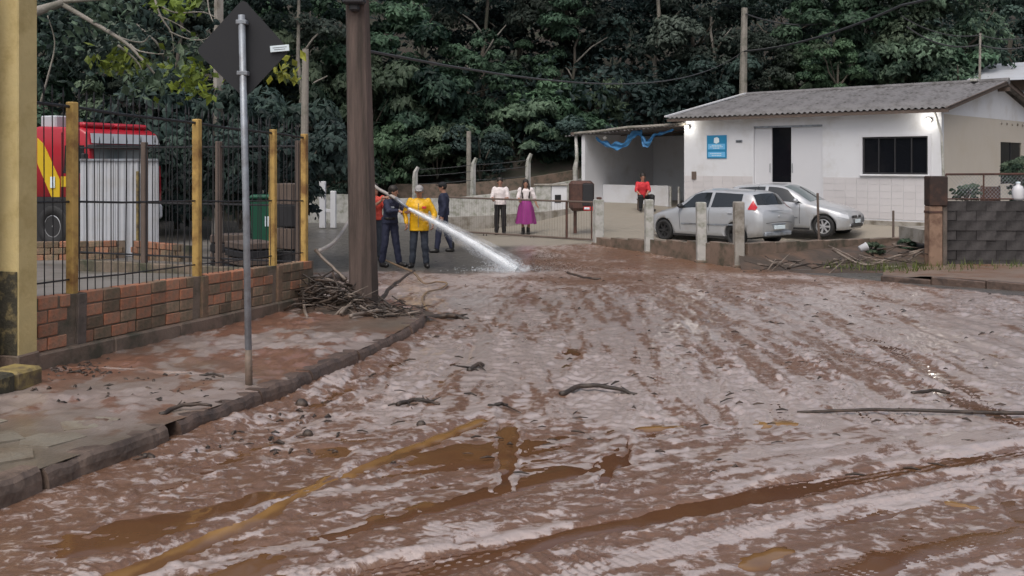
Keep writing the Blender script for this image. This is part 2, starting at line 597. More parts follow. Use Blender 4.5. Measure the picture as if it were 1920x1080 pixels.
# tyre marks and channels, read off the photograph and laid on the road in metres: line, half width, depth, tread
RUTS = [
    ([(-200, 1230), (200, 1085), (450, 985), (590, 912), (740, 850), (905, 785)], 0.09, -0.0110, 0),     # ochre channel
    ([(100, 1090), (400, 985), (640, 872), (800, 805), (930, 752)], 0.10, 0.0110, 1),                       # smooth ridge beside it
    ([(300, 1200), (640, 1075), (900, 975), (1120, 925), (1400, 872), (1700, 838), (2100, 800)], 0.17, 0.0121, 1),
    ([(560, 1250), (900, 1110), (1130, 1055), (1350, 1003), (1600, 950), (1950, 880), (2200, 850)], 0.17, 0.0110, 1),
    ([(1050, 1240), (1400, 1120), (1700, 1040), (2050, 960)], 0.17, 0.0110, 1),
    ([(480, 1060), (700, 975), (900, 915), (1100, 880)], 0.16, -0.0020, 0),
    ([(700, 1110), (950, 1015), (1200, 965), (1450, 920)], 0.16, -0.0020, 0),
    ([(1500, 1130), (1700, 1040), (1950, 975)], 0.20, -0.0020, 0),
    ([(1250, 1120), (1500, 1010), (1850, 930)], 0.15, -0.0020, 0),
    ([(760, 760), (850, 690), (920, 625), (960, 570)], 0.09, -0.0120, 1),
    ([(950, 780), (1010, 720), (1075, 660), (1060, 610), (1000, 560)], 0.10, -0.0120, 1),
    ([(1180, 820), (1160, 860), (1130, 905)], 0.06, -0.0180, 0),
    ([(1190, 740), (1180, 790), (1150, 850)], 0.08, 0.0083, 0),
    ([(1400, 765), (1405, 830), (1400, 900)], 0.06, 0.0083, 0),
    ([(950, 790), (955, 850), (945, 920)], 0.05, -0.0180, 0),
    ([(1340, 545), (1480, 575), (1620, 630), (1760, 700), (1930, 800)], 0.14, -0.0132, 1),
    ([(1420, 540), (1580, 570), (1740, 615), (1930, 690)], 0.14, -0.0132, 1),
    ([(1230, 560), (1400, 600), (1560, 660), (1700, 740)], 0.14, 0.0083, 1),
    ([(1560, 545), (1750, 580), (1930, 625)], 0.12, -0.0120, 1),
    ([(840, 560), (900, 620), (890, 700), (820, 770)], 0.10, 0.0083, 1),
    ([(1860, 900), (1900, 940), (1920, 980)], 0.06, -0.0120, 0),
    ([(620, 850), (560, 905), (400, 955), (250, 985)], 0.13, -0.0090, 0),
    ([(760, 690), (640, 760), (480, 840), (330, 900), (230, 945)], 0.07, -0.0120, 0),
]
RUTS = [(px_line(p), w, dp, tr) for p, w, dp, tr in RUTS]
r0_ = random.Random(31)
for k in range(15):
    x0 = -0.7 + 0.46 * k + r0_.uniform(-.15, .15)
    bend = r0_.uniform(-.5, .9)
    side_ = r0_.uniform(-.8, .8)
    RUTS.append(([(x0 * 0.55 + 0.9 + side_ * .4 + bend * math.sin((y_ - 6) / 4.2), y_) for y_ in (19.5, 17, 14.5, 12.5, 10.5, 9, 7.8, 6.8, 6.2)], 0.10, r0_.choice((-.010, -.012, .007)), 2))
for k in range(5):
    c0 = 3.1 + .62 * k
    RUTS.append(([(c0 - 5.5 + 1.3 * q, 2.6 + .36 * k + .80 * q - .05 * q * q) for q in range(8)], 0.11, r0_.choice((-.009, .008)), 2))


def near_uv(x, y):
    """coordinates across / along the wheel tracks: they swing round towards the camera"""
    k = 1 - ss(5.0, 7.5, y + 0.12 * x)
    a = math.radians(32)
    u0, v0 = x - 0.03 * (y - 7) ** 2 * .3, y
    u1, v1 = -math.sin(a) * x + math.cos(a) * y, math.cos(a) * x + math.sin(a) * y
    return k, u0, v0, u1, v1


def streak(x, y, seed, fa, fl, o=3):
    k, u0, v0, u1, v1 = near_uv(x, y)
    w = 0.10 * fbm(x * 1.7, y * 1.7, seed + 50, 2)
    return fbm((u0 + w) * fa, v0 * fl, seed, o) * (1 - k) + fbm((u1 + w) * fa, v1 * fl, seed + 7, o) * k


KERB = [(-3.2, 2.2), (-2.72, 3.3), (-2.36, 4.43), (-2.12, 5.2), (-1.85, 6.1), (-1.63, 6.83), (-1.40, 7.88), (-1.13, 9.24), (-0.99, 10.5), (-1.05, 11.4), (-1.35, 12.1), (-1.9, 12.6), (-2.65, 12.9)]


def cleared(x, y):
    """1 where the hose has already washed the mud off the asphalt"""
    n = fbm(x * 0.6, y * 0.4, 91) * 1.6
    a = ss(0, 1.2, y - 18.2 - 0.5 * np.clip(x + 0.3, 0, 9) + n) * ss(0.0, 1.5, 1.1 - x + n)
    lot = ss(26.2, 27.2, y - 0.55 * np.clip(x - 3.0, -2, 0) + 0.3 * n)
    b = ss(-0.3, 0.5, (x - 2.3) * 5.6 + (y - 25.6) * 2.5 - 0.5)      # behind the low parking wall
    return np.clip(np.maximum(np.maximum(a, lot), b), 0, 1)


def mud_h(x, y):
    far = np.clip((y - 3) / 14, 0, 1)
    c = cleared(x, y)
    h = 0.012 * fbm(x * 0.55, y * 0.55, 1, 3) + 0.010 * fbm(x * 2.1, y * 1.7, 5, 3)
    wx, wy = x + 0.05 * fbm(x * 5, y * 5, 7, 2), y + 0.05 * fbm(x * 5, y * 5, 8, 2)
    clod = fbm(wx * 8.0, wy * 9.0, 11, 3)
    rid = 0.35 - np.abs(fbm(wx * 13.0, wy * 16.0, 21, 3))
    amp = 0.25 + 1.1 * np.clip(fbm(x * 0.9, y * 0.9, 41, 3) + 0.35, 0, 1.2)
    amp = amp * (0.75 + 1.15 * ss(5.0, 9.0, y) * (1 - 0.6 * ss(15, 19, y)))
    h = h + amp * (0.013 * clod + 0.017 * (rid - 0.2) + 0.012 * fbm(wx * 27.0, wy * 33.0, 31, 2))
    h = h + 0.009 * streak(x, y, 401, 9.0, 0.9) + 0.008 * streak(x, y, 411, 26.0, 3.0, 2)
    for pts, w, dp, tr in RUTS:
        xs = [p[0] for p in pts]
        ys = [p[1] for p in pts]
        m = (x > min(xs) - 0.6) & (x < max(xs) + 0.6) & (y > min(ys) - 0.6) & (y < max(ys) + 0.6)
        if not m.any():
            continue
        xx, yy = x[m], y[m]
        d, s, g = seg_dist(xx, yy, pts)
        d = d + 0.07 * fbm(xx * 2.2, yy * 2.2, 303, 4) + 0.04 * fbm(xx * 9, yy * 9, 45, 3)
        core = 1 - ss(w * 0.55, w * 1.05, d)
        rim = np.exp(-((d - w * 1.25) / (w * 0.3)) ** 2)
        hh = h[m]
        flat = hh * (1 - 0.65 * core) + core * dp + rim * np.abs(dp) * 0.45
        if tr == 2:
            flat = flat + core * 0.0045 * np.cos(2 * math.pi * d / (w * .42)) + core * .003 * np.sin(s / 0.05 * 2 * math.pi + g * d / w * 2)
        if tr == 1:
            ph = s / 0.042 * 2 * math.pi + g * d / w * 2.2
            flat = flat + core * 0.0035 * np.sin(ph) * (0.4 + 1.2 * (vn(xx * 4, yy * 4, 46) + .5)) * (1 if tr else 0)
        h[m] = flat
    dk, _, _ = seg_dist(x, y, KERB)
    h = h + (0.045 + 0.03 * fbm(x * 2.5, y * 2.5, 77, 3)) * (1 - ss(0.02, 0.30, dk))
    # silt fan against the kerb on the left is smooth
    silt = ss(0.25, 0.9, -1.35 - x - 0.02 * (y - 5)) * (1 - ss(5.2, 6.3, y))
    h = h * (1 - 0.75 * silt) + 0.012 * silt
    return h * (1 - c) - 0.03 * c + 0.004 * c * fbm(x * 1.2, y * 1.2, 71, 2)


def mud_mat():
    m, nt, N, L, b = nodes('wet_mud')
    at = N.new('ShaderNodeAttribute')
    at.attribute_name = 'mud'
    sp = N.new('ShaderNodeSeparateColor')
    L.new(at.outputs['Color'], sp.inputs[0])
    geo = N.new('ShaderNodeNewGeometry')
    n1 = N.new('ShaderNodeTexNoise')
    n1.inputs['Scale'].default_value = 3.2
    n1.inputs['Detail'].default_value = 9
    n1.inputs['Roughness'].default_value = 0.62
    L.new(geo.outputs['Position'], n1.inputs['Vector'])

    def mix(a, c, fac, va=None, vc=None):
        x = N.new('ShaderNodeMix')
        x.data_type = 'RGBA'
        if va is not None:
            x.inputs[6].default_value = (*va, 1)
        else:
            L.new(a, x.inputs[6])
        if vc is not None:
            x.inputs[7].default_value = (*vc, 1)
        else:
            L.new(c, x.inputs[7])
        L.new(fac, x.inputs[0])
        return x.outputs[2]
    mp = N.new('ShaderNodeMapping')
    mp.inputs['Scale'].default_value = (1.0, 1.25, 0.6)
    L.new(geo.outputs['Position'], mp.inputs[0])
    nf = N.new('ShaderNodeTexNoise')
    nf.inputs['Scale'].default_value = 10.5
    nf.inputs['Detail'].default_value = 7
    nf.inputs['Roughness'].default_value = 0.74
    nf.inputs['Distortion'].default_value = 0.5
    L.new(mp.outputs[0], nf.inputs['Vector'])
    bias = N.new('ShaderNodeMath')
    bias.operation = 'MULTIPLY_ADD'
    L.new(sp.outputs[1], bias.inputs[0])
    bias.inputs[1].default_value = 0.34
    L.new(nf.outputs[0], bias.inputs[2])
    brown = N.new('ShaderNodeMapRange')
    brown.inputs[1].default_value = 0.655
    brown.inputs[2].default_value = 0.735
    L.new(bias.outputs[0], brown.inputs[0])
    pale = mix(None, None, n1.outputs[0], (0.40, 0.31, 0.28), (0.54, 0.45, 0.42))  # pale silt, its colour also raised in place of sky sheen
    red = mix(None, None, n1.outputs[0], (0.115, 0.054, 0.029), (0.215, 0.118, 0.072))
    base = mix(pale, red, brown.outputs[0])
    asph = mix(None, None, n1.outputs[0], (0.060, 0.056, 0.053), (0.125, 0.115, 0.105))
    base = mix(asph, base, sp.outputs[0])
    conc = mix(None, None, n1.outputs[0], (0.22, 0.195, 0.155), (0.33, 0.295, 0.245))
    base = mix(base, conc, sp.outputs[2])
    L.new(base, b.inputs['Base Color'])
    rr = N.new('ShaderNodeMapRange')
    rr.inputs[1].default_value = 0.3
    rr.inputs[2].default_value = 0.7
    rr.inputs[3].default_value = 0.24
    rr.inputs[4].default_value = 0.48
    L.new(n1.outputs[0], rr.inputs[0])
    add = N.new('ShaderNodeMath')
    add.operation = 'MULTIPLY_ADD'
    L.new(sp.outputs[2], add.inputs[0])
    add.inputs[1].default_value = 0.25
    L.new(rr.outputs[0], add.inputs[2])
    L.new(add.outputs[0], b.inputs['Roughness'])
    b.inputs['Specular IOR Level'].default_value = 0.6
    cwm = N.new('ShaderNodeMapRange')
    cwm.inputs[3].default_value = 1.0
    cwm.inputs[4].default_value = 0.30
    L.new(brown.outputs[0], cwm.inputs[0])
    cm = N.new('ShaderNodeMath')
    cm.operation = 'MULTIPLY'
    L.new(cwm.outputs[0], cm.inputs[0])
    L.new(at.outputs['Alpha'], cm.inputs[1])
    L.new(cm.outputs[0], b.inputs['Coat Weight'])
    b.inputs['Coat IOR'].default_value = 1.75
    b.inputs['Coat Roughness'].default_value = 0.18
    n2 = N.new('ShaderNodeTexNoise')
    n2.inputs['Scale'].default_value = 38
    n2.inputs['Detail'].default_value = 4
    L.new(geo.outputs['Position'], n2.inputs['Vector'])
    hs = N.new('ShaderNodeMath')
    hs.operation = 'MULTIPLY_ADD'
    L.new(nf.outputs[0], hs.inputs[0])
    hs.inputs[1].default_value = -2.2
    L.new(n2.outputs[0], hs.inputs[2])
    bp = N.new('ShaderNodeBump')
    bp.inputs['Strength'].default_value = 0.6
    bp.inputs['Distance'].default_value = 0.012
    L.new(hs.outputs[0], bp.inputs['Height'])
    L.new(bp.outputs[0], b.inputs['Normal'])
    return m


def water_mat():
    m, nt, N, L, b = nodes('muddy_water')
    at = N.new('ShaderNodeAttribute')
    at.attribute_name = 'silt'
    sp = N.new('ShaderNodeSeparateColor')
    L.new(at.outputs['Color'], sp.inputs[0])
    mx = N.new('ShaderNodeMix')
    mx.data_type = 'RGBA'
    mx.inputs[6].default_value = (0.105, 0.046, 0.025, 1)
    mx.inputs[7].default_value = (0.33, 0.185, 0.065, 1)
    L.new(sp.outputs[0], mx.inputs[0])
    L.new(mx.outputs[2], b.inputs['Base Color'])
    b.inputs['Roughness'].default_value = 0.09
    b.inputs['Specular IOR Level'].default_value = 0.4
    geo = N.new('ShaderNodeNewGeometry')
    n2 = N.new('ShaderNodeTexNoise')
    n2.inputs['Scale'].default_value = 9
    n2.inputs['Detail'].default_value = 2
    L.new(geo.outputs['Position'], n2.inputs['Vector'])
    bp = N.new('ShaderNodeBump')
    bp.inputs['Strength'].default_value = 0.04
    bp.inputs['Distance'].default_value = 0.02
    L.new(n2.outputs[0], bp.inputs['Height'])
    L.new(bp.outputs[0], b.inputs['Normal'])
    return m


def track_mask(x, y):
    """edges and grooves of the wheel tracks, where the mud is coloured browner"""
    m = np.zeros(x.shape)
    for pts, w, dp, tr in RUTS:
        if not tr:
            continue
        xs, ys_ = [p[0] for p in pts], [p[1] for p in pts]
        k = (x > min(xs) - .4) & (x < max(xs) + .4) & (y > min(ys_) - .2) & (y < max(ys_) + .2)
        if not k.any():
            continue
        d, a, g = seg_dist(x[k], y[k], pts)
        d = d + 0.03 * fbm(x[k] * 2.2, y[k] * 2.2, 303, 3)
        e = np.exp(-((d - w) / (0.022 + .10 * w)) ** 2) + 0.55 * np.exp(-((d - w * .45) / 0.018) ** 2)
        e = e * np.clip(0.65 + 1.6 * fbm(a * 0.9 + w * 50, a * 0 + pts[0][0] * 3, 333, 3), 0, 1.2)
        m[k] = np.maximum(m[k], e)
    return m


NR, NC = 600, 720
yy = np.exp(np.linspace(math.log(2.4), math.log(40.0), NR))
uu = np.linspace(-0.74, 0.74, NC)
Y = np.repeat(yy[:, None], NC, 1)
X = Y * uu[None, :]
H = mud_h(X.ravel(), Y.ravel()).reshape(X.shape)
Z = road_z(X, Y) + H
cl = cleared(X, Y)
Xf, Yf = X.ravel(), Y.ravel()
st1 = (streak(Xf, Yf, 421, 7.0, 0.7) + 0.6 * streak(Xf, Yf, 431, 22.0, 3.5, 2)).reshape(X.shape)
fine = fbm(X * 9.0, Y * 7.0, 66, 4)
near = 1 - ss(4.5, 7.5, Y)
redn = 0.33 + 0.9 * fbm(X * 0.45, Y * 0.45, 61, 3) + 1.0 * st1 + 0.35 * fine - 14.0 * H + 0.30 * near + 0.28 * ss(0.2, 1.2, -0.55 - X) * (1 - ss(5.5, 8.5, Y))
siltc = ss(0.25, 0.9, -1.35 - X - 0.02 * (Y - 5)) * (1 - ss(5.2, 6.3, Y))
dkk, _, _ = seg_dist(Xf, Yf, KERB)
redn = redn + (0.75 * (1 - ss(0.02, 0.30, dkk)) + 0.30 * (1 - ss(0.2, 0.9, dkk))).reshape(X.shape)
redn = redn + 0.52 * track_mask(Xf, Yf).reshape(X.shape) * ss(5.2, 7.0, Y)
redn = redn * (1 - 0.7 * siltc) + 0.42 * siltc
redn = np.clip((redn - 0.15) * 1.15, 0.20, 0.76)
brownband = ss(12.5, 17, Y) * (1 - ss(24, 27, Y)) * (0.7 + 0.3 * ss(-0.5, 1.5, X))
redn = np.clip(np.maximum(redn, brownband * (0.75 + 0.8 * fbm(X * 0.8, Y * 0.8, 68, 3))), 0, 1)
lotm = np.maximum(ss(25.8, 27.0, Y - 0.55 * np.clip(X - 3.0, -2, 0)) * ss(-2.5, -0.5, X + 0.2 * fbm(X, Y, 3)), ss(0.0, 0.6, (X - 2.3) * 5.6 + (Y - 25.6) * 2.5 - 0.5)) * ss(19.5, 20.5, Y)
coatv = np.clip((1 - 0.5 * cl) * (1 - 0.85 * lotm) * (1 - 0.6 * ss(13, 18, Y)), 0, 1)
att = np.stack([1 - cl, redn, lotm, coatv], -1).reshape(-1, 4)
me = np_mesh('road', np.stack([X, Y, Z], -1).reshape(-1, 3), grid_faces(NR, NC), mud_mat(), True, {'mud': att})
tag(link('road', me), kind='structure')

# muddy water standing in the low places: a smooth sheet that the mud breaks through
NR2, NC2 = 330, 420
yy2 = np.exp(np.linspace(math.log(2.4), math.log(27.0), NR2))
uu2 = np.linspace(-0.74, 0.74, NC2)
Y2 = np.repeat(yy2[:, None], NC2, 1)
X2 = Y2 * uu2[None, :]
lvl = -0.016 + 0.010 * fbm(X2 * 0.8, Y2 * 0.9, 81, 3) + 0.010 * (1 - ss(3.8, 7.2, Y2)) - 0.008 * ss(7, 12, Y2)
silt = np.clip(0.08 + 0.5 * fbm(X2 * 0.9, Y2 * 0.9, 83, 3), 0, 0.45)


def raise_line(pl, w, amt, s):
    global lvl, silt
    d, _, _ = seg_dist(X2.ravel(), Y2.ravel(), px_line(pl))
    d = d.reshape(X2.shape)
    d = d + w * 0.45 * fbm(X2 * 4.0, Y2 * 4.0, 301, 3) + 0.07 * fbm(X2 * 2.2, Y2 * 2.2, 303, 4) + 0.05 * fbm(X2 * 9, Y2 * 9, 305, 3)
    k = 1 - ss(w * 0.4, w * 1.5, d)
    lvl = np.maximum(lvl, amt * k + lvl * (1 - k))
    silt = np.clip(np.maximum(silt, s * k * (0.85 + 0.9 * fbm(X2 * 5, Y2 * 5, 307, 3))), 0, 1)


raise_line([(-200, 1230), (200, 1085), (450, 985), (590, 912), (740, 850), (905, 785)], 0.042, -0.003, 0.55)
raise_line([(300, 1045), (500, 955), (640, 893)], 0.06, -0.002, 0.8)
raise_line([(-100, 1060), (150, 1010), (400, 975), (520, 940)], 0.20, 0.002, 0.12)
raise_line([(1215, 803), (1270, 800)], 0.10, 0.004, 0.9)
raise_line([(1415, 795), (1490, 795)], 0.13, 0.004, 0.8)
raise_line([(1430, 830), (1450, 870)], 0.11, -0.004, 0.2)
raise_line([(1610, 840), (1760, 855)], 0.10, -0.004, 0.2)
raise_line([(1640, 935), (1660, 940)], 0.05, 0.004, 0.7)
raise_line([(1790, 945), (1820, 950)], 0.05, 0.004, 0.7)
raise_line([(720, 775), (790, 765)], 0.06, -0.002, 0.5)
raise_line([(640, 985), (800, 945)], 0.06, 0.0, 0.45)
raise_line([(1400, 1060), (1470, 1035)], 0.05, 0.002, 0.6)
raise_line([(1160, 800), (1130, 895)], 0.05, 0.002, 0.05)
raise_line([(955, 800), (945, 880)], 0.035, 0.0, 0.25)
raise_line([(500, 790), (660, 718), (740, 668)], 0.10, 0.000, 0.12)
raise_line([(1060, 655), (1150, 665)], 0.22, -0.006, 0.1)
raise_line([(380, 1090), (700, 985), (900, 930), (1060, 885)], 0.10, 0.001, 0.10)
raise_line([(760, 1110), (1000, 1020), (1250, 965), (1420, 930)], 0.09, -0.003, 0.08)
raise_line([(620, 830), (760, 860), (860, 850)], 0.20, -0.003, 0.2)
raise_line([(880, 855), (990, 870), (1000, 900)], 0.12, -0.004, 0.15)
raise_line([(1060, 1110), (1300, 1050), (1500, 1000), (1700, 985)], 0.09, -0.003, 0.08)
raise_line([(1560, 1090), (1750, 1030), (1930, 1000)], 0.13, 0.003, 0.10)
raise_line([(1560, 965), (1760, 925)], 0.11, 0.002, 0.15)
lvl = np.where(Y2 > 15.5, np.maximum(lvl, -0.031 + 0.006 * fbm(X2 * 0.5, Y2 * 0.5, 88, 3)), lvl)
wet = ss(15, 18, Y2)
Z2 = road_z(X2, Y2) + lvl
# the washed asphalt keeps only clear-ish water: end the silty sheet there
keep = (cleared(X2, Y2) < 0.5)
fq = grid_faces(NR2, NC2)
kf = keep.ravel()[fq].all(1)
me = np_mesh('puddle_water', np.stack([X2, Y2, Z2], -1).reshape(-1, 3), fq[kf], water_mat(), True, {'silt': np.stack([silt.ravel()] * 3, 1)})
tag(link('puddle_water', me), kind='structure')

# ------------------------------------------------------------------ left pavement with kerb stones
SW = 0.12
W0 = Vector((-3.59, 7.51, 0))
WU = Vector((1.12, 4.2, 0)).normalized()
WN = Vector((WU.y, -WU.x, 0))


def wpt(s, off=0.0, z=0.0):
    p = W0 + WU * s + WN * off
    return Vector((p.x, p.y, rz(p.x, p.y) + SW + z))


def cr(pts, n):
    out = []
    for i in range(len(pts) - 1):
        p0, p1, p2, p3 = (Vector(pts[max(i - 1, 0)]), Vector(pts[i]), Vector(pts[i + 1]), Vector(pts[min(i + 2, len(pts) - 1)]))
        for k in range(n):
            t = k / n
            out.append(0.5 * ((2 * p1) + (p2 - p0) * t + (2 * p0 - 5 * p1 + 4 * p2 - p3) * t * t + (3 * p1 - p0 - 3 * p2 + p3) * t ** 3))
    out.append(Vector(pts[-1]))
    return out


kline = cr([(x, y, 0) for x, y in KERB], 10)
# resample by arc length
ks = [0.0]
for a, b in zip(kline[:-1], kline[1:]):
    ks.append(ks[-1] + (b - a).length)


def kat(s):
    s = min(max(s, 0), ks[-1])
    for i in range(len(ks) - 1):
        if s <= ks[i + 1]:
            t = (s - ks[i]) / max(ks[i + 1] - ks[i], 1e-6)
            return kline[i].lerp(kline[i + 1], t), (kline[i + 1] - kline[i]).normalized()
    return kline[-1], (kline[-1] - kline[-2]).normalized()


NS, NT = 360, 110
pv, pa = [], []
for i in range(NS):
    p, t = kat(ks[-1] * i / (NS - 1))
    inn = p + Vector((-t.y, t.x, 0)) * 0.035
    # facing point on the wall side
    sw = (p - W0).dot(WU)
    q = W0 + WU * min(max(sw, -7.5), 4.5) + WN * (-0.3)
    if sw < 0:
        q = q - WN * 1.5
    for j in range(NT):
        r = j / (NT - 1)
        pv.append((inn.x * (1 - r) + q.x * r, inn.y * (1 - r) + q.y * r))
pv = np.array(pv)
mudm = np.clip(0.5 + 1.6 * fbm(pv[:, 0] * 0.7, pv[:, 1] * 0.6, 101, 4) + 0.5 * ss(5.4, 6.6, pv[:, 1]) - 0.45 * (1 - ss(4.6, 5.9, pv[:, 1] - 0.5 * (pv[:, 0] + 2.2))), 0, 1)
edge = np.tile(ss(0.0, 0.10, np.linspace(0, 1, NT)), NS)
hz = SW + 0.006 + edge * mudm * (0.014 + 0.045 * fbm(pv[:, 0] * 5, pv[:, 1] * 5, 105, 4) + 0.024 * np.abs(fbm(pv[:, 0] * 17, pv[:, 1] * 17, 107, 2)))
hz = hz + 0.003 * fbm(pv[:, 0] * 9, pv[:, 1] * 9, 109, 2)
pz = road_z(pv[:, 0], pv[:, 1]) + hz
redp = np.clip(0.76 + 1.6 * fbm(pv[:, 0] * 0.8, pv[:, 1] * 0.8, 111, 4) + 1.6 * fbm(pv[:, 0] * 7, pv[:, 1] * 3.5, 113, 4), 0, 1)


def pave_mat():
    m, nt, N, L, b = nodes('muddy_pavement')
    at = N.new('ShaderNodeAttribute')
    at.attribute_name = 'mud'
    sp = N.new('ShaderNodeSeparateColor')
    L.new(at.outputs['Color'], sp.inputs[0])
    geo = N.new('ShaderNodeNewGeometry')
    n1 = N.new('ShaderNodeTexNoise')
    n1.inputs['Scale'].default_value = 5
    n1.inputs['Detail'].default_value = 8
    L.new(geo.outputs['Position'], n1.inputs['Vector'])

    def mx(c0, c1, f, l0=None, l1=None):
        x = N.new('ShaderNodeMix')
        x.data_type = 'RGBA'
        if l0 is None:
            x.inputs[6].default_value = (*c0, 1)
        else:
            L.new(l0, x.inputs[6])
        if l1 is None:
            x.inputs[7].default_value = (*c1, 1)
        else:
            L.new(l1, x.inputs[7])
        L.new(f, x.inputs[0])
        return x.outputs[2]
    stone = mx((0.115, 0.092, 0.070), (0.20, 0.17, 0.135), n1.outputs[0])
    red = mx((0.14, 0.062, 0.038), (0.27, 0.14, 0.092), n1.outputs[0])
    pink = mx((0.26, 0.20, 0.18), (0.38, 0.315, 0.29), n1.outputs[0])
    nf = N.new('ShaderNodeTexNoise')
    nf.inputs['Scale'].default_value = 7
    nf.inputs['Detail'].default_value = 7
    nf.inputs['Roughness'].default_value = 0.66
    L.new(geo.outputs['Position'], nf.inputs['Vector'])
    bs = N.new('ShaderNodeMath')
    bs.operation = 'MULTIPLY_ADD'
    L.new(sp.outputs[1], bs.inputs[0])
    bs.inputs[1].default_value = 0.42
    L.new(nf.outputs[0], bs.inputs[2])
    br = N.new('ShaderNodeMapRange')
    br.inputs[1].default_value = 0.66
    br.inputs[2].default_value = 0.80
    L.new(bs.outputs[0], br.inputs[0])
    mud = mx(None, None, br.outputs[0], pink, red)
    out = mx(None, None, sp.outputs[0], stone, mud)
    L.new(out, b.inputs['Base Color'])
    b.inputs['Roughness'].default_value = 0.36
    b.inputs['Coat Weight'].default_value = 0.6
    b.inputs['Coat Roughness'].default_value = 0.2
    n2 = N.new('ShaderNodeTexNoise')
    n2.inputs['Scale'].default_value = 45
    n2.inputs['Detail'].default_value = 4
    L.new(geo.outputs['Position'], n2.inputs['Vector'])
    bp = N.new('ShaderNodeBump')
    bp.inputs['Strength'].default_value = 0.35
    bp.inputs['Distance'].default_value = 0.012
    L.new(n2.outputs[0], bp.inputs['Height'])
    L.new(bp.outputs[0], b.inputs['Normal'])
    return m


M['pave'] = pave_mat()
me = np_mesh('pavement', np.column_stack([pv, pz]), grid_faces(NS, NT), M['pave'], True, {'mud': np.column_stack([mudm, redp, redp])})
pavement = tag(link('pavement', me), kind='structure')

M['kerbpale'] = mat('pale_muddy_kerb', (0.17, 0.125, 0.10), 0.5, bump=0.7, bscale=16, var=0.35, dirt=(0.07, 0.05, 0.04), dscale=4, damt=0.55)
# kerb stones, each about 0.9 m long, worn and uneven
s = 0.05
ki = 0
while s < ks[-1] - 0.2:
    L_ = min(0.88 + 0.12 * math.sin(ki * 2.3), ks[-1] - s)
    nseg = 12
    mb = MB()
    r2 = random.Random(ki)
    tilt = r2.uniform(-0.012, 0.012)
    rows = []
    for k in range(nseg + 1):
        p, t = kat(s + 0.012 + (L_ - 0.024) * k / nseg)
        nn = Vector((-t.y, t.x, 0))
        zb = rz(p.x, p.y)
        e = 0.010 * math.sin(7 * s + k * .6) + r2.uniform(-.009, .009)
        top = SW + 0.014 + tilt + r2.uniform(-.012, .005)
        rows.append([(p + nn * o + Vector((0, 0, zb + z))) for o, z in ((-0.012 + e, -0.10), (-0.006 + e, top * 0.55), (0.004 + e, top - 0.022), (0.026 + e, top), (0.145, top - .004), (0.15, -0.10))])
    vs = [q for r in rows for q in r]
    fs = []
    for k in range(nseg):
        for j in range(5):
            a = k * 6 + j
            fs.append((a, a + 6, a + 7, a + 1))
    fs += [(0, 1, 2, 3, 4, 5), tuple(nseg * 6 + j for j in (5, 4, 3, 2, 1, 0))]
    mb.add(vs, fs)
    mb.build('kerb_stone', M['kerb'] if not (ki < 4) else M['kerbpale'], pavement)
    s += L_ + (0.10 if ki == 3 else 0.0)
    ki += 1

# irregular paving stones that show through near the camera
M['pstone'] = mat('paving_stone', (0.24, 0.215, 0.175), 0.42, bump=0.3, var=0.25, dirt=(0.15, 0.115, 0.08), dscale=3, damt=0.5, objvar=0.3)
r3 = random.Random(4)
for i in range(7):
    for j in range(5):
        cx = -3.95 + j * 0.36 + r3.uniform(-.05, .05) + 0.22 * (i * 0.34) * 0.9
        cy = 3.55 + i * 0.34 + r3.uniform(-.05, .05)
        pk = min(range(len(kline)), key=lambda k: abs(kline[k].y - cy))
        if cx > kline[pk].x - 0.36 or (cy > 5.3 and r3.random() < 0.5):
            continue
        n = r3.choice((4, 5, 5, 6))
        a0 = r3.uniform(0, 6)
        pts = []
        for k in range(n):
            a = a0 + 2 * math.pi * k / n + r3.uniform(-.25, .25)
            rr_ = r3.uniform(0.15, 0.20)
            x_, y_ = cx + rr_ * math.cos(a), cy + rr_ * math.sin(a)
            pts.append(Vector((x_, y_, rz(x_, y_) + SW - 0.01)))
        mb = MB().prism(pts, (0, 0, 0.022 + r3.uniform(0, .006)))
        mb.build('paving_stone', M['pstone'], pavement)

# ------------------------------------------------------------------ hillside
def hill_z(x, y):
    st = 36.2 + 0.62 * np.clip(x - 3.5, 0, 30)
    d = y - st
    z = -0.55 + 1.9 * ss(0, 5, d) + 0.42 * np.clip(d - 4, 0, 70) + 0.8 * fbm(x * 0.12, y * 0.12, 121, 3) * ss(2, 8, d)
    return z + 0.5 * ss(0, 12, x)


hx = np.linspace(-75, 95, 140)
hy = np.concatenate([np.linspace(34.6, 50, 60), np.linspace(51, 120, 60)])
HX, HYY = np.meshgrid(hx, hy)
HZ = hill_z(HX, HYY)
HZ = np.where(HYY < 36.2 + 0.62 * np.clip(HX - 3.5, 0, 30), np.minimum(HZ, -0.72), HZ)
me = np_mesh('hillside', np.stack([HX, HYY, HZ], -1).reshape(-1, 3), grid_faces(len(hy), len(hx)), M['bank'], True)
tag(link('hillside', me), kind='structure')


